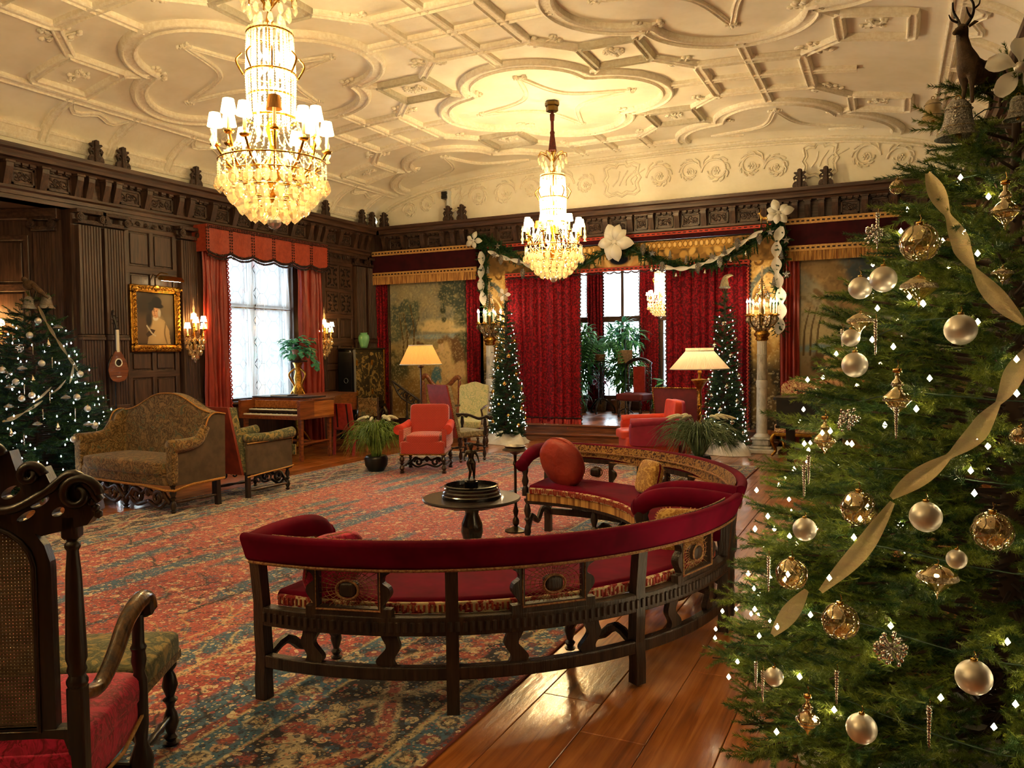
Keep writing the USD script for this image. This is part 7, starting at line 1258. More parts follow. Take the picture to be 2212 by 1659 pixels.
obj('body', body(J, [('rump', 'mid', 'belly'), ('mid', 'chest', 'belly'), ('rump', 'hs', 'hs2'), ('chest', 'wth', 'fs', 'fs2'), ('wth', 'chest', 'n1'), ('n1', 'n2'), ('n2', 'hd'), ('hd', 'sn'), ('sn', 'ns'), ('fs', 'fk'), ('fk', 'ff'), ('fs2', 'fk2'), ('fk2', 'ff2'), ('hs', 'hk'), ('hk', 'hh'), ('hh', 'hf'), ('hs2', 'hk2'), ('hk2', 'hh2'), ('hh2', 'hf2'), ('rump', 'tl')], .007, 5), 'deer_hide', t)
for s in (-1, 1):
    a = obj('antler', G().tube(bez([(.098, s*.012+.004, .275), (.088, s*.03+.004, .31), (.1, s*.04+.004, .345), (.112, s*.03, .375)], 14), np.linspace(.007, .003, 15), 7).tube(bez([(.09, s*.026+.004, .3), (.112, s*.034, .312), (.124, s*.036, .33)], 6), (.005, .002), 6).tube(bez([(.092, s*.036, .325), (.078, s*.05, .34), (.074, s*.052, .358)], 6), (.0045, .002), 6), 'walnut_dark', t)
    obj('ear', G().tube([(.092, s*.018+.004, .27), (.082, s*.036+.004, .282), (.078, s*.046+.004, .28)], (.008, .011, .002), 8, sq=.5), 'deer_hide', t); obj('eye', G().sph((.12, s*.016+.007, .264), .0045, 8), 'ebonised', t)
t = thing('tree_skirt', 'crumpled white cloth round the foot of the big tree', 'cloth', (.41, 3.51, 0)); a = np.linspace(0, 2*PI, 60, endpoint=False); P = np.stack([np.stack([(q+.05*np.sin(3*a+q*4))*np.cos(a), (q+.05*np.sin(3*a+q*4))*np.sin(a), h*(1+.4*np.sin(7*a+q*9))+.004], 1) for q, h in ((.05, .09), (.2, .08), (.4, .06), (.6, .035), (.75, .0))], 0); obj('cloth', G().grid(P, wv=True), 'snow_cloth', t)
# ---- left tree --------------------------------------------------------------
xmas('christmas_tree', 'dark green Christmas tree with cool white lights in the left bay', (-9.0, 5.9, 0), 2.35, lambda z: RL(z)*.97+.03, 300, 18, .19, ('pine_deep', 'pine_dark'), 2, .1, wn=.8, wf=2)
fairy('string_lights', 'cool white string lights on the left Christmas tree', (-9.0, 5.9, 0), 2.35, RL, 290, .0095, 'fairy_white', 6, depth=.97)
LN = ('topmost', 'second highest', 'third highest', 'upper left', 'right edge upper', 'middle left', 'middle', 'right middle', 'right edge middle', 'right edge lower', 'lowest', 'far left')
LL_ = [f'{s} small silver ball on the left Christmas tree' for s in LN]+[f'{s} small gold drop on the left Christmas tree' for s in ('topmost', 'second highest', 'lowest right', 'lowest left')]+[f'glittering silver disc {s} the left Christmas tree' for s in ('near the top of', 'in the upper middle of', 'at the far left of', 'lower at the far left of', 'low in the middle of', 'at the lower right edge of', 'right of the middle of')]+['silver beaded cluster at the left of the left Christmas tree', 'silver beaded cluster higher on the left Christmas tree']+[f'thin silver icicle {s} of the left Christmas tree' for s in ('near the upper left edge', 'below the topmost balls', 'in the upper right part', 'left of the middle', 'at the middle beside the ribbon ends', 'below the middle', 'in the right middle', 'at the lower right edge', 'near the bottom left')]+['silver bell left of the ribbon on top of the left Christmas tree', 'silver bell right of the ribbon on top of the left Christmas tree']
for (k, x, y, z, r), l in zip(LEFT, LL_): ornament(k, l, (x, y, z), r*.95, 'bell' if k == 'bell' else 'ornament', small=True)
for q, l in zip(LRIBS, ('gold ribbon running down from the bells of the left Christmas tree', 'short gold ribbon end at the right of the left Christmas tree', 'gold ribbon slanting at the middle of the left Christmas tree', 'gold ribbon slanting at the lower middle of the left Christmas tree', 'gold ribbon at the lower left of the left Christmas tree')): ribbon('mesh_ribbon', l, [q if len(q) > 2 else [q[0], tuple((np.array(q[0])+q[1])/2+(0, 0, -.01)), q[1]]], .06, 'mesh_ribbon')
t = thing('bird_figure', 'small brown bird topper on the left Christmas tree', 'bird', (-9.02, 5.88, 2.36)); obj('body', G().sph((0, 0, .08), (.1, .05, .06), 12).sph((-.08, 0, .15), .035, 10).tube([(.08, 0, .08), (.2, 0, .0), (.3, .02, -.08)], (.03, .03, .01), 8).tube([(-.11, 0, .15), (-.14, 0, .145)], (.01, .002), 6), 'deer_hide', t, kind='stuff')
# ---- slim trees by the columns ----------------------------------------------
def slim(side, x, y, H, R):
    f = lambda z: R*max(.0, 1-(z/H))**.8+.03
    xmas('slim_christmas_tree', f'slim dark Christmas tree beside the {side} marble column', (x, y, 0), H, f, 190, 12, .15, ('pine_dark', 'pine_deep'), 30+ord(side[0]), .15, wn=.6, wf=3)
    fairy('string_lights', f'white string lights on the slim tree beside the {side} column', (x, y, 0), H, f, 140, .0095, 'fairy_soft', 40+ord(side[0]), .2, depth=1.02)
    r = random.Random(ord(side[0])); first = None
    for i in range(34):
        z = .25+(H-.35)*(1-math.sqrt(1-(i+.5)/35)); a = i*2.4+1; q = f(z)*1.02; p = (x+q*math.cos(a), y+q*math.sin(a), z); l = f'tiny gold or silver ball on the slim tree beside the {side} column'
        if not first:
            first = thing('tiny_ball_ornament', l, 'ornament', p, 0, f'tiny balls on the {side} slim tree'); obj('ball', G().sph((0, 0, 0), .032, 12), 'gold_shiny' if side == 'left' else 'silver_bright', first); obj('cap', G().lathe([(0, .03), (.008, .03), (.008, .04), (0, .042)], k=8), 'gold_shiny', first)
        else: copy(first, l, p, sc=r.uniform(.8, 1.2))
    t = thing('tree_skirt', f'crumpled white cloth round the foot of the slim tree by the {side} column', 'cloth', (x, y, 0)); a = np.linspace(0, 2*PI, 50, endpoint=False); P = np.stack([np.stack([(q+.06*np.sin(3*a+q*9)+.03*np.sin(8*a))*np.cos(a), (q+.06*np.sin(3*a+q*9))*np.sin(a), np.maximum(h*(1+.5*np.sin(6*a+q*14)), 0)+.004], 1) for q, h in ((.06, .16), (.16, .16), (.27, .12), (.36, .08), (.43, .0))], 0); obj('cloth', G().grid(P, wv=True), 'snow_cloth', t)
slim('left', -6.12, 12.5, 2.6, .33); slim('right', -2.33, 12.4, 2.55, .33)
t = thing('gnome_hat', 'small silver hat topper on the right slim Christmas tree', 'tree topper', (-2.33, 12.4, 2.53)); obj('hat', G().tube(bez([(0, 0, 0), (0, 0, .1), (.02, 0, .17), (.09, 0, .2), (.13, 0, .19)], 14), np.linspace(.075, .004, 15), 12), 'glitter', t); obj('brim', G().lathe([(.07, 0), (.09, .012), (.085, .03), (.06, .03)], k=16), 'glitter_silver', t)
t = thing('bow', 'gold and white ribbon bow on top of the left slim Christmas tree', 'bow', (-6.12, 12.45, 2.6))
for i in range(6): a = i*1.05; u = np.linspace(0, 1, 8); obj('loop', G().shell(np.stack([np.stack([.13*u*np.cos(a+v*.5*np.sin(PI*u)), -.02*np.sin(PI*u)+0*u, .13*u*np.sin(a+v*.5*np.sin(PI*u))], 1) for v in np.linspace(-1, 1, 5)], 0), .001), 'mesh_ribbon' if i % 2 else 'white_ribbon', t)
# ---- garland over the stage opening -----------------------------------------
gy = 13.12
def garland(label, pts, seed, rad=.1, dens=62):
    t = thing('garland', label, 'garland', (0, 0, 0), 0, 'garland over the stage'); P = bez([(x, gy, z) for x, z in pts], 160); r = np.random.default_rng(seed); obj('core', G().tube(P, .03, 6), 'tree_wire', t); L = np.linalg.norm(np.diff(P, axis=0), axis=1).sum(); n = int(L*dens); pos, dr = [], []
    T = np.gradient(P, axis=0)
    for i in range(n):
        k = r.integers(0, len(P)); a = r.uniform(0, 2*PI); tt = T[k]/np.linalg.norm(T[k]); d = np.array([math.cos(a)*.8, -abs(math.sin(a))*.8+.1, math.sin(a*1.7)*.8])+tt*r.choice((-1, 1))*.8; pos.append(P[k]); dr.append(d)
    place(t, 'needles', [(sprig_mesh(.19, .04, 130, seed, .0065), 'pine_garland'), (sprig_mesh(.17, .04, 130, seed+1, .0065), 'pine_deep')], pos, dr, r.uniform(.7, 1.15, n), r); return t
garland('green garland swagged across the top of the stage opening', GP, 1, dens=150); garland('green garland hanging down the left side of the stage opening', GVL, 2, dens=130); garland('green garland hanging down the right side of the stage opening', GVR, 3, dens=130)
def bow(label, x, z, s, n, seed):
    t = thing('bow', label, 'bow', (x, gy-.13, z)); r = random.Random(seed)
    for i in range(n):
        a = 2*PI*i/n+r.uniform(-.2, .2); L = s*r.uniform(.75, 1.05); u = np.linspace(0, 1, 10); W = .62
        P = np.stack([np.stack([L*u*np.cos(a+v*W*np.sin(PI*u**.8)), -.35*L*np.sin(PI*u)*(1-.5*v*v)-.02*(i % 3), L*u*np.sin(a+v*W*np.sin(PI*u**.8))], 1) for v in np.linspace(-1, 1, 7)], 0); obj('loop', G().shell(P, .001), 'white_ribbon', t)
    obj('knot', G().sph((0, -.03, 0), s*.16, 10), 'white_ribbon', t)
bow('big white ribbon bow over the middle of the stage opening', *BOWS[0], .34, 10, 1); bow('white ribbon bow at the upper right corner of the stage opening', *BOWS[1], .23, 7, 2); bow('white ribbon bow at the upper left corner of the stage opening', *BOWS[2], .19, 5, 3)
for q, l in ((LR, 'white ribbon in loops down the right hanging garland'), (LL, 'white ribbon in loops down the left hanging garland')): ribbon('white_ribbon', l, [[(x, gy-.15, z) for x, z in q]], .17, 'white_ribbon')
for q, l in (([(-6.7, 3.45), (-6.35, 3.3), (-6.0, 3.2), (-5.6, 3.0), (-5.3, 2.95)], 'white ribbon along the left part of the garland swag'), ([(-3.5, 2.98), (-3.1, 2.93), (-2.75, 3.0), (-2.4, 3.15), (-2.05, 3.35), (-1.85, 3.45)], 'white ribbon along the right part of the garland swag')): ribbon('white_ribbon', l, [[(x, gy-.16, z) for x, z in q]], .08, 'white_ribbon')
cnt = {}; NM = dict(star='silver glitter star', cone='silver glitter pinecone', fir='silver glitter fir tree', drop='clear crystal drop')
GLB = dict(star=['in the swag right of the middle bow', 'in the swag midway to the right corner', 'under the gold reindeer at the right corner', 'on the right hanging garland below the bow', 'at mid height of the right hanging garland', 'low on the right hanging garland', 'at the inner left corner of the garland', 'high at the left corner of the garland', 'low on the left hanging garland'],
    cone=['just right of the middle bow', 'high at the right end of the swag', 'lowest on the right swag', 'hanging right of the swag bottom', 'hanging left of the swag bottom', 'at the right corner of the swag', 'at the left corner of the swag', 'at the left swag beside the chandelier', 'just left of the middle bow'], fir=['left of the right swag bottom', 'at the right swag bottom', 'on the rising right swag', 'on the upper right hanging garland', 'on the lower right hanging garland', 'on the left swag', 'on the left hanging garland'], drop=['under the garland nearest the middle bow', 'second from the middle bow under the garland', 'at the bottom of the right swag', 'fourth from the middle bow under the garland', 'nearest the right corner under the garland'])
for k, x, z in GARL:
    i = cnt.get(k, 0); cnt[k] = i+1; ornament(k, f'{NM[k]} {GLB[k][i]}', (x, gy-.17, z), dict(star=.07, cone=.085, fir=.075, drop=.04)[k], small=True)
t = thing('reindeer_ornament', 'small gold reindeer at the upper right corner of the garland', 'ornament', (-1.83, gy-.16, 3.56), 180); obj('body', body({k: (tuple(np.array(p)*.62), r*.62) for k, (p, r) in J.items()}, [('rump', 'mid', 'belly'), ('mid', 'chest', 'belly'), ('rump', 'hs', 'hs2'), ('chest', 'wth', 'fs', 'fs2'), ('wth', 'chest', 'n1'), ('n1', 'n2'), ('n2', 'hd'), ('hd', 'sn'), ('sn', 'ns'), ('fs', 'fk'), ('fk', 'ff'), ('fs2', 'fk2'), ('fk2', 'ff2'), ('hs', 'hk'), ('hk', 'hh'), ('hh', 'hf'), ('hs2', 'hk2'), ('hk2', 'hh2'), ('hh2', 'hf2')], .008, 4), 'gold_shiny', t)
for s in (-1, 1): obj('antler', G().tube(bez([(.06, s*.008, .17), (.05, s*.02, .2), (.06, s*.03, .235)], 8), (.004, .002), 5), 'gold_shiny', t)
# ---- columns with crystal candelabra ----------------------------------------
def column(label, clabel, x, y):
    t = thing('marble_column', label, 'column', (x, y, 0)); obj('plinth', G().bb(-.28, -.28, 0, .28, .28, .06, .008), 'marble_white', t, False); obj('pedestal', G().bb(-.17, -.17, .06, .17, .17, .1, .01).bb(-.13, -.13, .1, .13, .13, .2, .02).bb(-.15, -.15, .2, .15, .15, .23, .01), 'marble', t, False); obj('base_ring', G().lathe([(.12, .23), (.125, .25), (.1, .275), (.085, .29)], k=24), 'marble_white', t)
    a = np.arange(72)*PI/36; fl = np.where(np.arange(72) % 4 < 2, 1, .93); lo = G(); lo.lathe([(.085, .28), (.082, .7), (.078, 1.0), (.078, 1.02)], k=28); obj('shaft', lo, 'marble', t); obj('shaft_ring', G().lathe([(.079, 1.0), (.087, 1.02), (.087, 1.1), (.079, 1.12)], k=24), 'marble_white', t); obj('upper_shaft', G().lathe([(.077, 1.1), (.075, 1.5)], k=28).lathe([(.075, 1.5), (.08, 1.51), (.075, 1.52)], k=28), 'marble', t)
    obj('fluted_neck', G().grid(np.stack([np.stack([r*fl*np.cos(a), r*fl*np.sin(a), np.full(72, z)], 1) for r, z in ((.075, 1.52), (.072, 1.62), (.074, 1.74))], 0), wv=True), 'marble_white', t, False); obj('capital', G().lathe([(.07, 1.72), (.1, 1.75), (.085, 1.78), (.115, 1.81), (.12, 1.84), (.095, 1.86), (.1, 1.88), (0, 1.88)], k=24), 'gilt', t)
    t = thing('candelabrum', clabel, 'candelabrum', (x, y, 1.8805)); obj('stem', G().lathe([(.09, 0), (.05, .02), (.03, .08), (.05, .15), (.02, .2), (.035, .3), (.015, .4), (.03, .5), (.012, .6), (.01, .85)], k=14), 'dark_brass', t); g = G()
    for i in range(8):
        c, s = math.cos(i*PI/4), math.sin(i*PI/4); p = (.22*c, .22*s, .24); obj('arm', G().tube(bez([(.03*c, .03*s, .12), (.12*c, .12*s, .06), (.2*c, .2*s, .12), p], 12), .011, 6), 'dark_brass', t); candle(t, p, False, 1.15, 'candle_bulb')
        for r_, z in ((.22, .22), (.16, .16), (.1, .1)): q = r_; e = (i+.5)*PI/4; obj('pendant', G().put(drop(.1, .05), (q*math.cos(e), q*math.sin(e), z)), 'smoke_crystal', t, False)
        chain(g, (.22*c, .22*s, .24), (.22*math.cos((i+1)*PI/4), .22*math.sin((i+1)*PI/4), .24), .06, 9, .01); chain(g, (.2*c, .2*s, .16), (.07*c, .07*s, .02), .03, 10, .011); chain(g, (0, 0, .8), (.12*c, .12*s, .45), -.03, 12, .009)
    obj('bead_strings', g, 'smoke_crystal', t, False, kind='stuff'); g = G()
    for i in range(6): c, s = math.cos(i*PI/3), math.sin(i*PI/3); g.tube(bez([(0, 0, .5), (.1*c, .1*s, .56), (.12*c, .12*s, .46)], 8), .006, 5); obj('pendant', G().put(drop(.09, .04), (.12*c, .12*s, .45)), 'crystal', t, False)
    obj('upper_branches', g, 'dark_brass', t, kind='stuff'); obj('spire', G().put(spire(.22, .03), (0, 0, .8)), 'crystal', t, False)
raw('smoke_crystal', {'t': ('transparent_bsdf', {'color': (.85, .78, .68)}), 'g': ('glossy_bsdf', {'roughness': .08, 'color': (.9, .85, .78)}), 'd': ('diffuse_bsdf', {'color': (.2, .15, .1)}), 'a': ('mix_closure', {'fac': .5}), 'b': ('mix_closure', {'fac': .3})}, [('d.BSDF', 'a.closure1'), ('g.BSDF', 'a.closure2'), ('a.closure', 'b.closure1'), ('t.BSDF', 'b.closure2')], 'b.closure')
column('veined marble column at the left of the stage opening', 'crystal candelabrum on the left marble column', -6.62, 12.85); column('veined marble column at the right of the stage opening', 'crystal candelabrum on the right marble column', -1.83, 12.75)
# ---- grasses ----------------------------------------------------------------
def grass(label, loc, h, spread, m, n, seed, plumes, pot=True):
    t = thing('potted_grass', label, 'plant', loc); r = random.Random(seed); z0 = .2 if pot else .14; g = G()
    for i in range(n):
        a = r.uniform(0, 6.28); L = h*r.uniform(.55, 1.1); s = spread*r.uniform(.15, 1.15); c, q = math.cos(a), math.sin(a); k = r.uniform(.3, 1)
        g.tube(bez([(.05*c, .05*q, z0), (.05*c+s*.3*c, .05*q+s*.3*q, z0+L*.75), (.05*c+s*.75*c, .05*q+s*.75*q, z0+L*(1-.25*k)), (.05*c+s*1.15*c, .05*q+s*1.15*q, z0+L*(1-.95*k))], 9), np.array([.006, .0055, .004, .001]), 3)
    obj('blades', g, m, t, kind='stuff')
    for i in range(plumes):
        a = r.uniform(0, 6.28); c, q = math.cos(a), math.sin(a); s = spread*r.uniform(.25, .65); P = bez([(.03*c, .03*q, z0), (s*.5*c, s*.5*q, z0+h*.85), (s*c, s*q, z0+h*1.05), (s*1.7*c, s*1.7*q, z0+h*.98)], 24); p_ = obj('plume', G().tube(P[14:], np.interp(np.linspace(0, 1, len(P[14:])), [0, .15, .8, 1], [.008, .021, .018, .005]), 8), 'plume', t); obj('stalk', G().tube(P[:15], .002, 3), m, p_)
    obj('pot', G().lathe([(0, 0), (.1, 0), (.15, .08), (.16, .17), (.14, .21), (.125, .2), (0, .19)] if pot else [(0, 0), (.12, 0), (.15, .13), (.13, .14), (0, .13)], k=22), 'pot_black', t)
grass('white-plumed grass in a black pot left of the red lattice armchair', (-6.3, 8.82, .0125), .5, .36, 'grass_green', 420, 4, 10); grass('white-plumed grey-green grass behind the far settee', (-2.28, 10.35, .0125), .5, .48, 'grass_grey', 420, 9, 9)
# ---- leafy plants -----------------------------------------------------------
def leaf(g, p, d, L, W, droop=.3):
    d = np.asarray(d, float); d /= np.linalg.norm(d); s = np.cross(d, (0, 0, 1)); s = s/max(np.linalg.norm(s), .1); n = np.cross(s, d); p = np.asarray(p, float)
    a, b, c = p+d*L*.35, p+d*L*.7-n*L*droop*.3, p+d*L*.95-n*L*droop
    g.add([p, a+s*W*.5-n*W*.1, a+n*W*.12, a-s*W*.5-n*W*.1, b+s*W*.4, b+n*W*.08, b-s*W*.4, c], [(0, 2, 1), (0, 3, 2), (1, 2, 5), (1, 5, 4), (2, 3, 6), (2, 6, 5), (4, 5, 7), (5, 6, 7)])
def plant(label, loc, blobs, n, L, W, m, pot, seed, stems=4, droop=.4, name='potted_plant', tips=None):
    t = thing(name, label, 'plant', loc); r = np.random.default_rng(seed); g = G(); st_ = G(); ph = pot[1]
    for i in range(n):
        c, R = blobs[i % len(blobs)]; v = r.normal(size=3); v /= np.linalg.norm(v); p = np.array(c)+v*R*r.uniform(.3, 1)**.6; d = v*(1, 1, .4)+(0, 0, r.uniform(-.5, .25)); leaf(g, p, d, L*r.uniform(.7, 1.2), W*r.uniform(.8, 1.2), droop)
    obj('foliage', g, m, t, False, kind='stuff')
    for k in range(stems): c, R = blobs[k % len(blobs)]; st_.tube(bez([(r.normal(0, .03), r.normal(0, .03), ph*.8), tuple(np.array(c)*(.5, .5, .6)+(r.normal(0, .04), 0, 0)), tuple(np.array(c)+(r.normal(0, .05), r.normal(0, .05), 0))], 8), .012, 5)
    obj('stems', st_, 'bark', t, kind='stuff'); R, H, mt = pot; obj('pot', G().lathe([(0, 0), (R*.75, 0), (R, H*.92), (R*1.06, H*.92), (R*1.06, H), (R*.92, H), (R*.9, H*.9), (0, H*.88)], k=18), mt, t, 40); return t
t = thing('potted_plant', 'trailing green plant in a clay pot on the gilded pedestal', 'plant', (-9.24, 10.7, 1.5055)); g = G(); r = np.random.default_rng(3)
for i in range(95):
    a = r.uniform(0, 6.28); s = r.uniform(.05, .26); z = r.uniform(.1, .44)*(1-s*.6); leaf(g, (s*math.cos(a), s*math.sin(a), z), (math.cos(a), math.sin(a), r.uniform(-.7, .5)), r.uniform(.11, .17), .1, .35)
for i in range(14): leaf(g, (.2+.01*i, .08+.03*math.sin(i), .12-.018*i), (1, r.normal(), -.6), .14, .095, .3)
obj('foliage', g, 'leaf_teal', t, False, kind='stuff'); obj('pot', G().lathe([(0, 0), (.065, 0), (.09, .15), (.1, .15), (.1, .18), (.08, .18), (0, .16)], k=18), 'terracotta', t, 40); obj('vine', G().tube(bez([(0, 0, .2), (.18, .08, .2), (.3, .1, -.08)], 10), .005, 4), 'bark', t)
pz = .281
plant('tall bushy weeping plant at the left of the alcove', (-6.05, 15.95, pz), [((0, 0, 1.45), .38), ((.2, 0, 1.2), .35), ((-.2, .1, 1.3), .35), ((.1, -.1, 1.65), .25), ((0, 0, .85), .3)], 900, .19, .062, 'leaf_green', (.16, .28, 'basket'), 1)
plant('bushy plant right of the iron plant stand in the alcove', (-5.12, 16.1, pz), [((0, 0, .75), .3), ((.15, 0, .95), .25), ((-.15, 0, .95), .25), ((.0, 0, 1.2), .22)], 700, .17, .06, 'leaf_green', (.16, .3, 'basket'), 2)
plant('tall thin plant with drooping leaves before the alcove window', (-5.35, 16.4, pz), [((.1, 0, 1.75), .2), ((.3, 0, 1.6), .2), ((-.1, 0, 1.55), .22)], 230, .28, .07, 'leaf_teal', (.15, .26, 'terracotta'), 3, 3)
plant('low spiky plant in a grey pot at the left of the alcove', (-5.95, 15.3, pz), [((0, 0, .45), .18), ((.05, 0, .55), .12)], 110, .3, .035, 'leaf_teal', (.13, .24, 'marble'), 4, 1, .6)
plant('broad-leaved plant right of the tall chair in the alcove', (-4.25, 15.9, pz), [((0, 0, .45), .18), ((.1, 0, .6), .14)], 40, .34, .15, 'leaf_green', (.13, .22, 'terracotta'), 5, 2, .3)
plant('small plant at the glass door of the alcove', (-4.05, 16.35, pz), [((0, 0, .75), .16), ((.1, 0, .85), .12)], 80, .16, .06, 'leaf_teal', (.13, .5, 'basket'), 6, 2)
plant('pink flowering plant behind the iron plant stand in the alcove', (-5.72, 16.35, pz), [((0, 0, .7), .16), ((.05, 0, .95), .14)], 130, .1, .05, 'coral_magenta', (.13, .26, 'basket'), 8, 3)
t = thing('plant_stand', 'black iron plant stand with scrolled feet in the alcove', 'stand', (-5.52, 15.75, pz)); obj('pole', G().tube([(0, 0, .2), (0, 0, 1.08)], .018, 8).tube([(.05, 0, .25), (.05, 0, 1.0)], .008, 5).tube([(-.05, 0, .25), (-.05, 0, 1.0)], .008, 5), 'iron', t, kind='stuff'); obj('tray', G().lathe([(0, 1.08), (.15, 1.08), (.16, 1.11), (0, 1.1)], k=18), 'iron', t, 40)
for k in range(3): obj('scroll_foot', G().tube(bez([pol(.02, 120*k-90, .32), pol(.12, 120*k-90, .28), pol(.27, 120*k-90, .14), pol(.3, 120*k-90, .03), pol(.24, 120*k-90, .03)], 18), .02, 6), 'iron', t); obj('scroll', G().tube(bez([pol(.02, 120*k-30, .5), pol(.1, 120*k-30, .56), pol(.02, 120*k-30, .7), pol(.1, 120*k-30, .85), pol(.02, 120*k-30, 1.0)], 16), .009, 5), 'iron', t)
t = thing('potted_fern', 'large arching fern on the iron plant stand', 'plant', (-5.52, 15.75, pz+1.1105)); g = G(); r = np.random.default_rng(8)
for i in range(60):
    a = r.uniform(0, 6.28); c, s = math.cos(a), math.sin(a); L = r.uniform(.35, .58); P = bez([(0, 0, .12), (L*.45*c, L*.45*s, .12+L*.55), (L*.85*c, L*.85*s, .1+L*.35), (L*1.1*c, L*1.1*s, -.02)], 16)
    for k in range(3, len(P)): T = P[min(k+1, len(P)-1)]-P[k-1]; n = np.cross(T, (0, 0, 1)); n /= max(np.linalg.norm(n), 1e-6); [leaf(g, P[k], sg*n+T*4, .085, .028, .2) for sg in (-1, 1)]
obj('fronds', g, 'leaf_green', t, False, kind='stuff'); obj('pot', G().lathe([(0, 0), (.09, 0), (.12, .13), (.1, .14), (0, .12)], k=18), 'terracotta', t, 40)
t = thing('tall_chair', 'tall carved chair with red seat and tapestry back in the alcove', 'chair', (-4.62, 15.2, pz), -12)
for s in (-1, 1):
    obj('back_post', G().lathe(turned(1.08, .028, 7), (s*.25, .2, 0), 10), 'walnut_dark', t, 40); obj('front_leg', G().lathe(turned(.36, .035, 2), (s*.24, -.2, 0), 10), 'walnut_dark', t, 40); g = G()
    for k in range(5): q = np.linspace(0, 6.3, 12); g.tube(np.stack([s*.185+.03*np.cos(q), np.full(12, .2), .52+.1*k+.05*np.sin(q)], 1), .008, 4)
    obj('pierced_splat', g, 'walnut_dark', t, kind='stuff')
obj('back_panel', G().bb(-.13, .185, .46, .13, .215, 1.0, .01), 'leather_red', t, 40); obj('crest', G().tube(bez([(-.27, .2, 1.05), (-.15, .2, 1.12), (0, .2, 1.15), (.15, .2, 1.12), (.27, .2, 1.05)], 14), .035, 8), 'walnut_dark', t); g = G(); sup(g, (0, 0, .4), (.3, .25, .07), .3, .2, 24, puff=.3); obj('seat', g, 'maroon_back', t); obj('back_rail', G().bb(-.25, .185, .4, .25, .215, .46, .006), 'walnut_dark', t, False)
t = thing('easel', 'small easel with a brown picture behind the tall chair in the alcove', 'easel', (-4.98, 15.75, pz), 15); obj('pole', G().tube([(0, 0, .05), (0, 0, 1.55)], .012, 6), 'iron', t)
for k in range(3): obj('foot', G().tube(bez([pol(.01, 120*k-90, .12), pol(.1, 120*k-90, .08), pol(.18, 120*k-90, .012)], 8), .012, 5), 'iron', t)
obj('picture', G().bb(-.15, -.035, 1.05, .15, -.012, 1.33, .004), 'basket', t, False); obj('oval', G().lathe([(0, 0), (.07, 0), (.068, .006), (0, .006)], (0, -.034, 1.19), 20, el=(1, 1), axis='y'), 'walnut_dark', t, False)
copy(ch1, 'small crystal chandelier hanging in the alcove beyond the stage curtains', (-4.12, 15.3, 2.26), 40, sc=.6)
# ---- portrait, picture light, mandolin, camera ------------------------------
t = thing('portrait', 'gold framed portrait of a man in a black hat on the left wall', 'painting', (XL+.03, 7.98, 1.66), 0); fw_, fh_ = .84, .94; fo = FL_
def man(p, w, h):
    p.mix(np.ones_like(p.X), '#2c2118'); p.mix(.6*smooth(.45, .65, p.fb(5, 3, 2)), '#4a3826'); p.blob(.12, .2, .25, .2, '#5a4430', .5); p.blob(.5, .55, .14, .4, '#6a5a44', .6)
    p.poly([(.16, .0), (.2, .18), (.26, .33), (.36, .38), (.46, .34), (.54, .2), (.56, 0)], '#b09468'); p.blob(.33, .2, .13, .2, '#c2a578', .4); p.stroke([(.48, .3), (.46, .15), (.5, 0)], .012, '#7d6644'); p.poly([(.17, .1), (.26, .14), (.3, .2), (.22, .22), (.14, .14)], '#3c2c20'); p.blob(.31, .37, .045, .035, '#e0d6bc', .3)
    p.blob(.315, .455, .062, .082, '#c8946c', .15); p.blob(.3, .45, .04, .05, '#d6a57c', .5); p.blob(.375, .45, .028, .065, '#b9b0a0', .3, 0, .2); p.blob(.285, .47, .01, .006, '#3a2a20', .3); p.blob(.325, .472, .01, .006, '#3a2a20', .3); p.stroke([(.298, .468), (.288, .44), (.3, .434)], .005, '#9a6444'); p.stroke([(.288, .414), (.31, .412)], .005, '#8c4434'); p.stroke([(.275, .485), (.295, .488)], .004, '#5a4432')
    p.blob(.32, .555, .13, .04, '#12100f', .15, -8); p.blob(.335, .6, .085, .075, '#161312', .15); p.blob(.24, .52, .05, .05, '#1b1715', .3); p.blob(.2, .34, .05, .1, '#241b14', .4); p.stroke([(.16, .26), (.24, .16), (.3, .12)], .01, '#cbbfa4')
v = G(); a = np.linspace(0, .62, 110); z = np.linspace(0, .72, 130); X, Z = np.meshgrid(a, z, indexing='ij'); p = Paint(X, Z, '#2c2118'); man(p, .62, .72); v.grid(np.stack([np.full_like(X, .02), X-.31, Z+.11], -1)); obj('canvas', v, 'oil_paint', t, True, col=p.c.reshape(-1, 3))
g = G(); Rr = lambda u: [(-.02, 0), (-.02, .04), (.01, .06), (.03, .045), (.05, .06), (.07, .045), (.1, .075), (.115, .05), (.115, 0)]
for y0, y1, z0, z1 in ((-.42, .42, 0, .1), (-.42, .42, .84, .94), (-.42, -.32, .1, .84), (.32, .42, .1, .84)):
    obj('frame_side', G().bb(-.0, y0, z0, .05, y1, z1, .02).bb(.04, y0+.02, z0+.02, .065, y1-.02, z1-.02, .01), 'gilt', t, False); 
for i in range(56):
    q = i/56*4; s = int(q); f = (q-s)*.84-.42; yy, zz = ((f, .05), (.37, f*.84/.84+.47), (-f, .89), (-.37, -f+.47))[s]; g.tube(bez([(.06, yy-.02, zz-.02), (.08, yy, zz+.02), (.06, yy+.025, zz)], 6), .01, 5)
for y, z in ((-.36, .06), (.36, .06), (-.36, .88), (.36, .88), (0, .05), (0, .9)): g.sph((.06, y, z), (.03, .06, .05), 8)
obj('frame_ornament', g, 'gilt', t, kind='stuff')
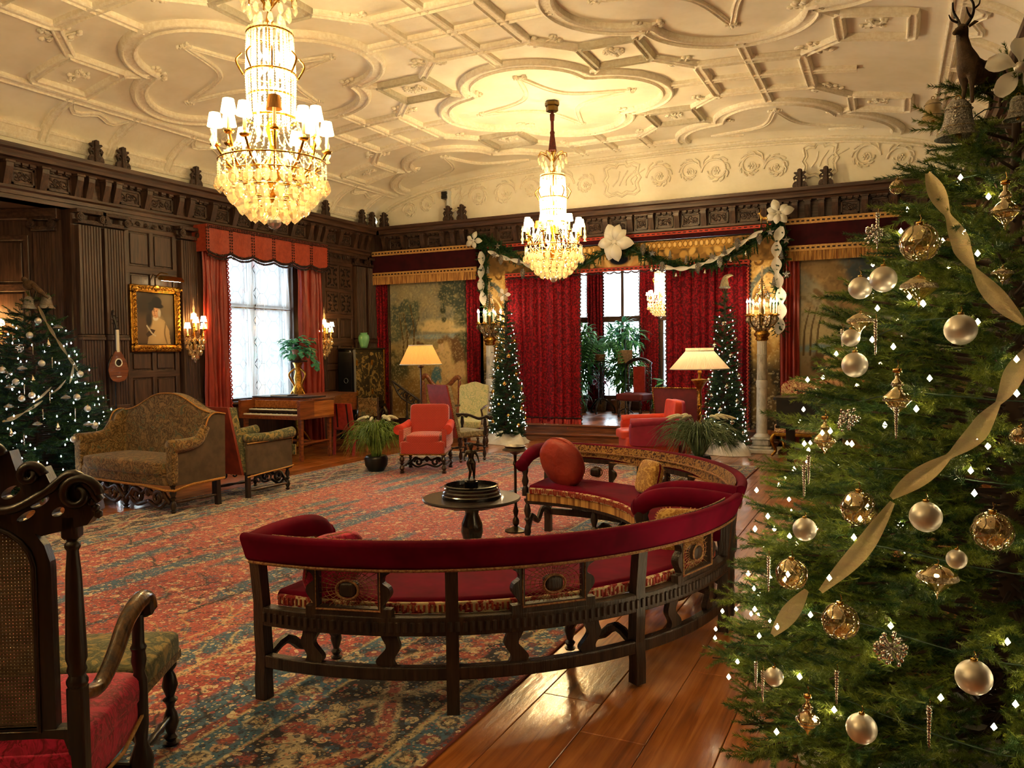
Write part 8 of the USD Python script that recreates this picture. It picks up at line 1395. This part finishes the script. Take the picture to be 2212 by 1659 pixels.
t = thing('picture_light', 'brass picture lamp above the gold framed portrait', 'lamp', (XL+.03, 8.12, 2.66)); obj('arm', G().tube(bez([(0, -.1, .06), (.1, -.1, .12), (.2, -.06, .1)], 10), .008, 6), 'brass', t); obj('hood', G().prism(Polygon([(.14, .02), (.24, .0), (.25, .02), (.2, .07), (.14, .05)]), .36, (0, -.18, 0), (1, 0, 0), (0, 0, 1), (0, 1, 0)), 'brass', t, False); obj('cord', G().tube(bez([(.0, -.14, .1), (.01, -.2, .0), (.005, -.21, -.1)], 8), .005, 4), 'walnut_dark', t)
emit('pic_bulb', WARM, 26*LAMP); obj('tube', G().tube([(.19, -.16, .012), (.19, .16, .012)], .012, 8), 'pic_bulb', t)
t = thing('mandolin', 'round-backed mandolin hanging on the fluted pilaster', 'mandolin', (XL+.115, 7.24, 1.26), 0)
g = G(); q = np.linspace(0, PI, 30); out = [(.15*math.sin(a)*(1 if a > 1.2 else .55+.45*math.sin(a)), .19-.22*math.cos(PI-a)*.9) for a in q]
top = Polygon([(x, z) for x, z in [(.0, .44), (.05, .4), (.09, .33), (.135, .24), (.15, .16), (.135, .08), (.09, .02), (.0, 0), (-.09, .02), (-.135, .08), (-.15, .16), (-.135, .24), (-.09, .33), (-.05, .4)]]).difference(Point(0, .26).buffer(.042, 12))
obj('soundboard', G().prism(top, .012, (.075, 0, 0), (0, 1, 0), (0, 0, 1), (1, 0, 0)), 'mahogany', t, False); vb, fb = G().sph((.07, 0, .19), (.075, .145, .2), 18).get(); vb[:, 0] = np.minimum(vb[:, 0], .0745); obj('bowl', (vb, fb), 'walnut_dark', t); obj('rosette', G().tube([(.09, .05*math.cos(a), .26+.05*math.sin(a)) for a in np.arange(24)*PI/12], .009, 6, closed=True), 'ivory', t); obj('fingerboard', G().bb(.07, -.02, .4, .095, .02, .7, .003), 'ivory', t, False); obj('neck', G().tube([(.06, 0, .38), (.06, 0, .72)], .02, 8), 'walnut_dark', t); obj('peg_head', G().tube(bez([(.07, 0, .7), (.06, 0, .78), (.03, -.02, .9), (.05, -.03, .95)], 10), .018, 7), 'walnut_dark', t)
for k in range(6): obj('peg', G().tube([(.05, -.05 if k % 2 else .04, .76+.025*k), (.05, 0, .76+.025*k)], .006, 5), 'ebonised', t)
obj('bridge', G().bb(.087, -.035, .07, .097, .035, .08, .002), 'ivory', t, False); obj('strap', G().tube(bez([(.02, -.0, -.0), (.015, .0, -.3), (.015, .01, -.6)], 10), .012, 5), 'ebonised', t)
t = thing('security_camera', 'small white and black camera box above the left back cornice', 'camera', (-7.78, YB-.06, 4.55)); obj('housing', G().bb(-.06, -.09, .08, .06, .05, .14, .006).bb(-.055, -.1, -.0, .06, .05, .07, .006), 'black_plastic', t, False, kind='stuff'); obj('bracket', G().bb(.04, -.06, -.32, .085, .06, .16, .004).bb(-.06, -.05, .068, .06, .05, .082, .002), 'white_paint', t, False)
t = thing('wall_box', 'flat white box between the two carved finials of the back cornice', 'box', (-7.53, YB-.05, 4.11)); obj('cover', G().bb(-.07, -.03, .0, .07, .04, .2, .006), 'white_paint', t, False)
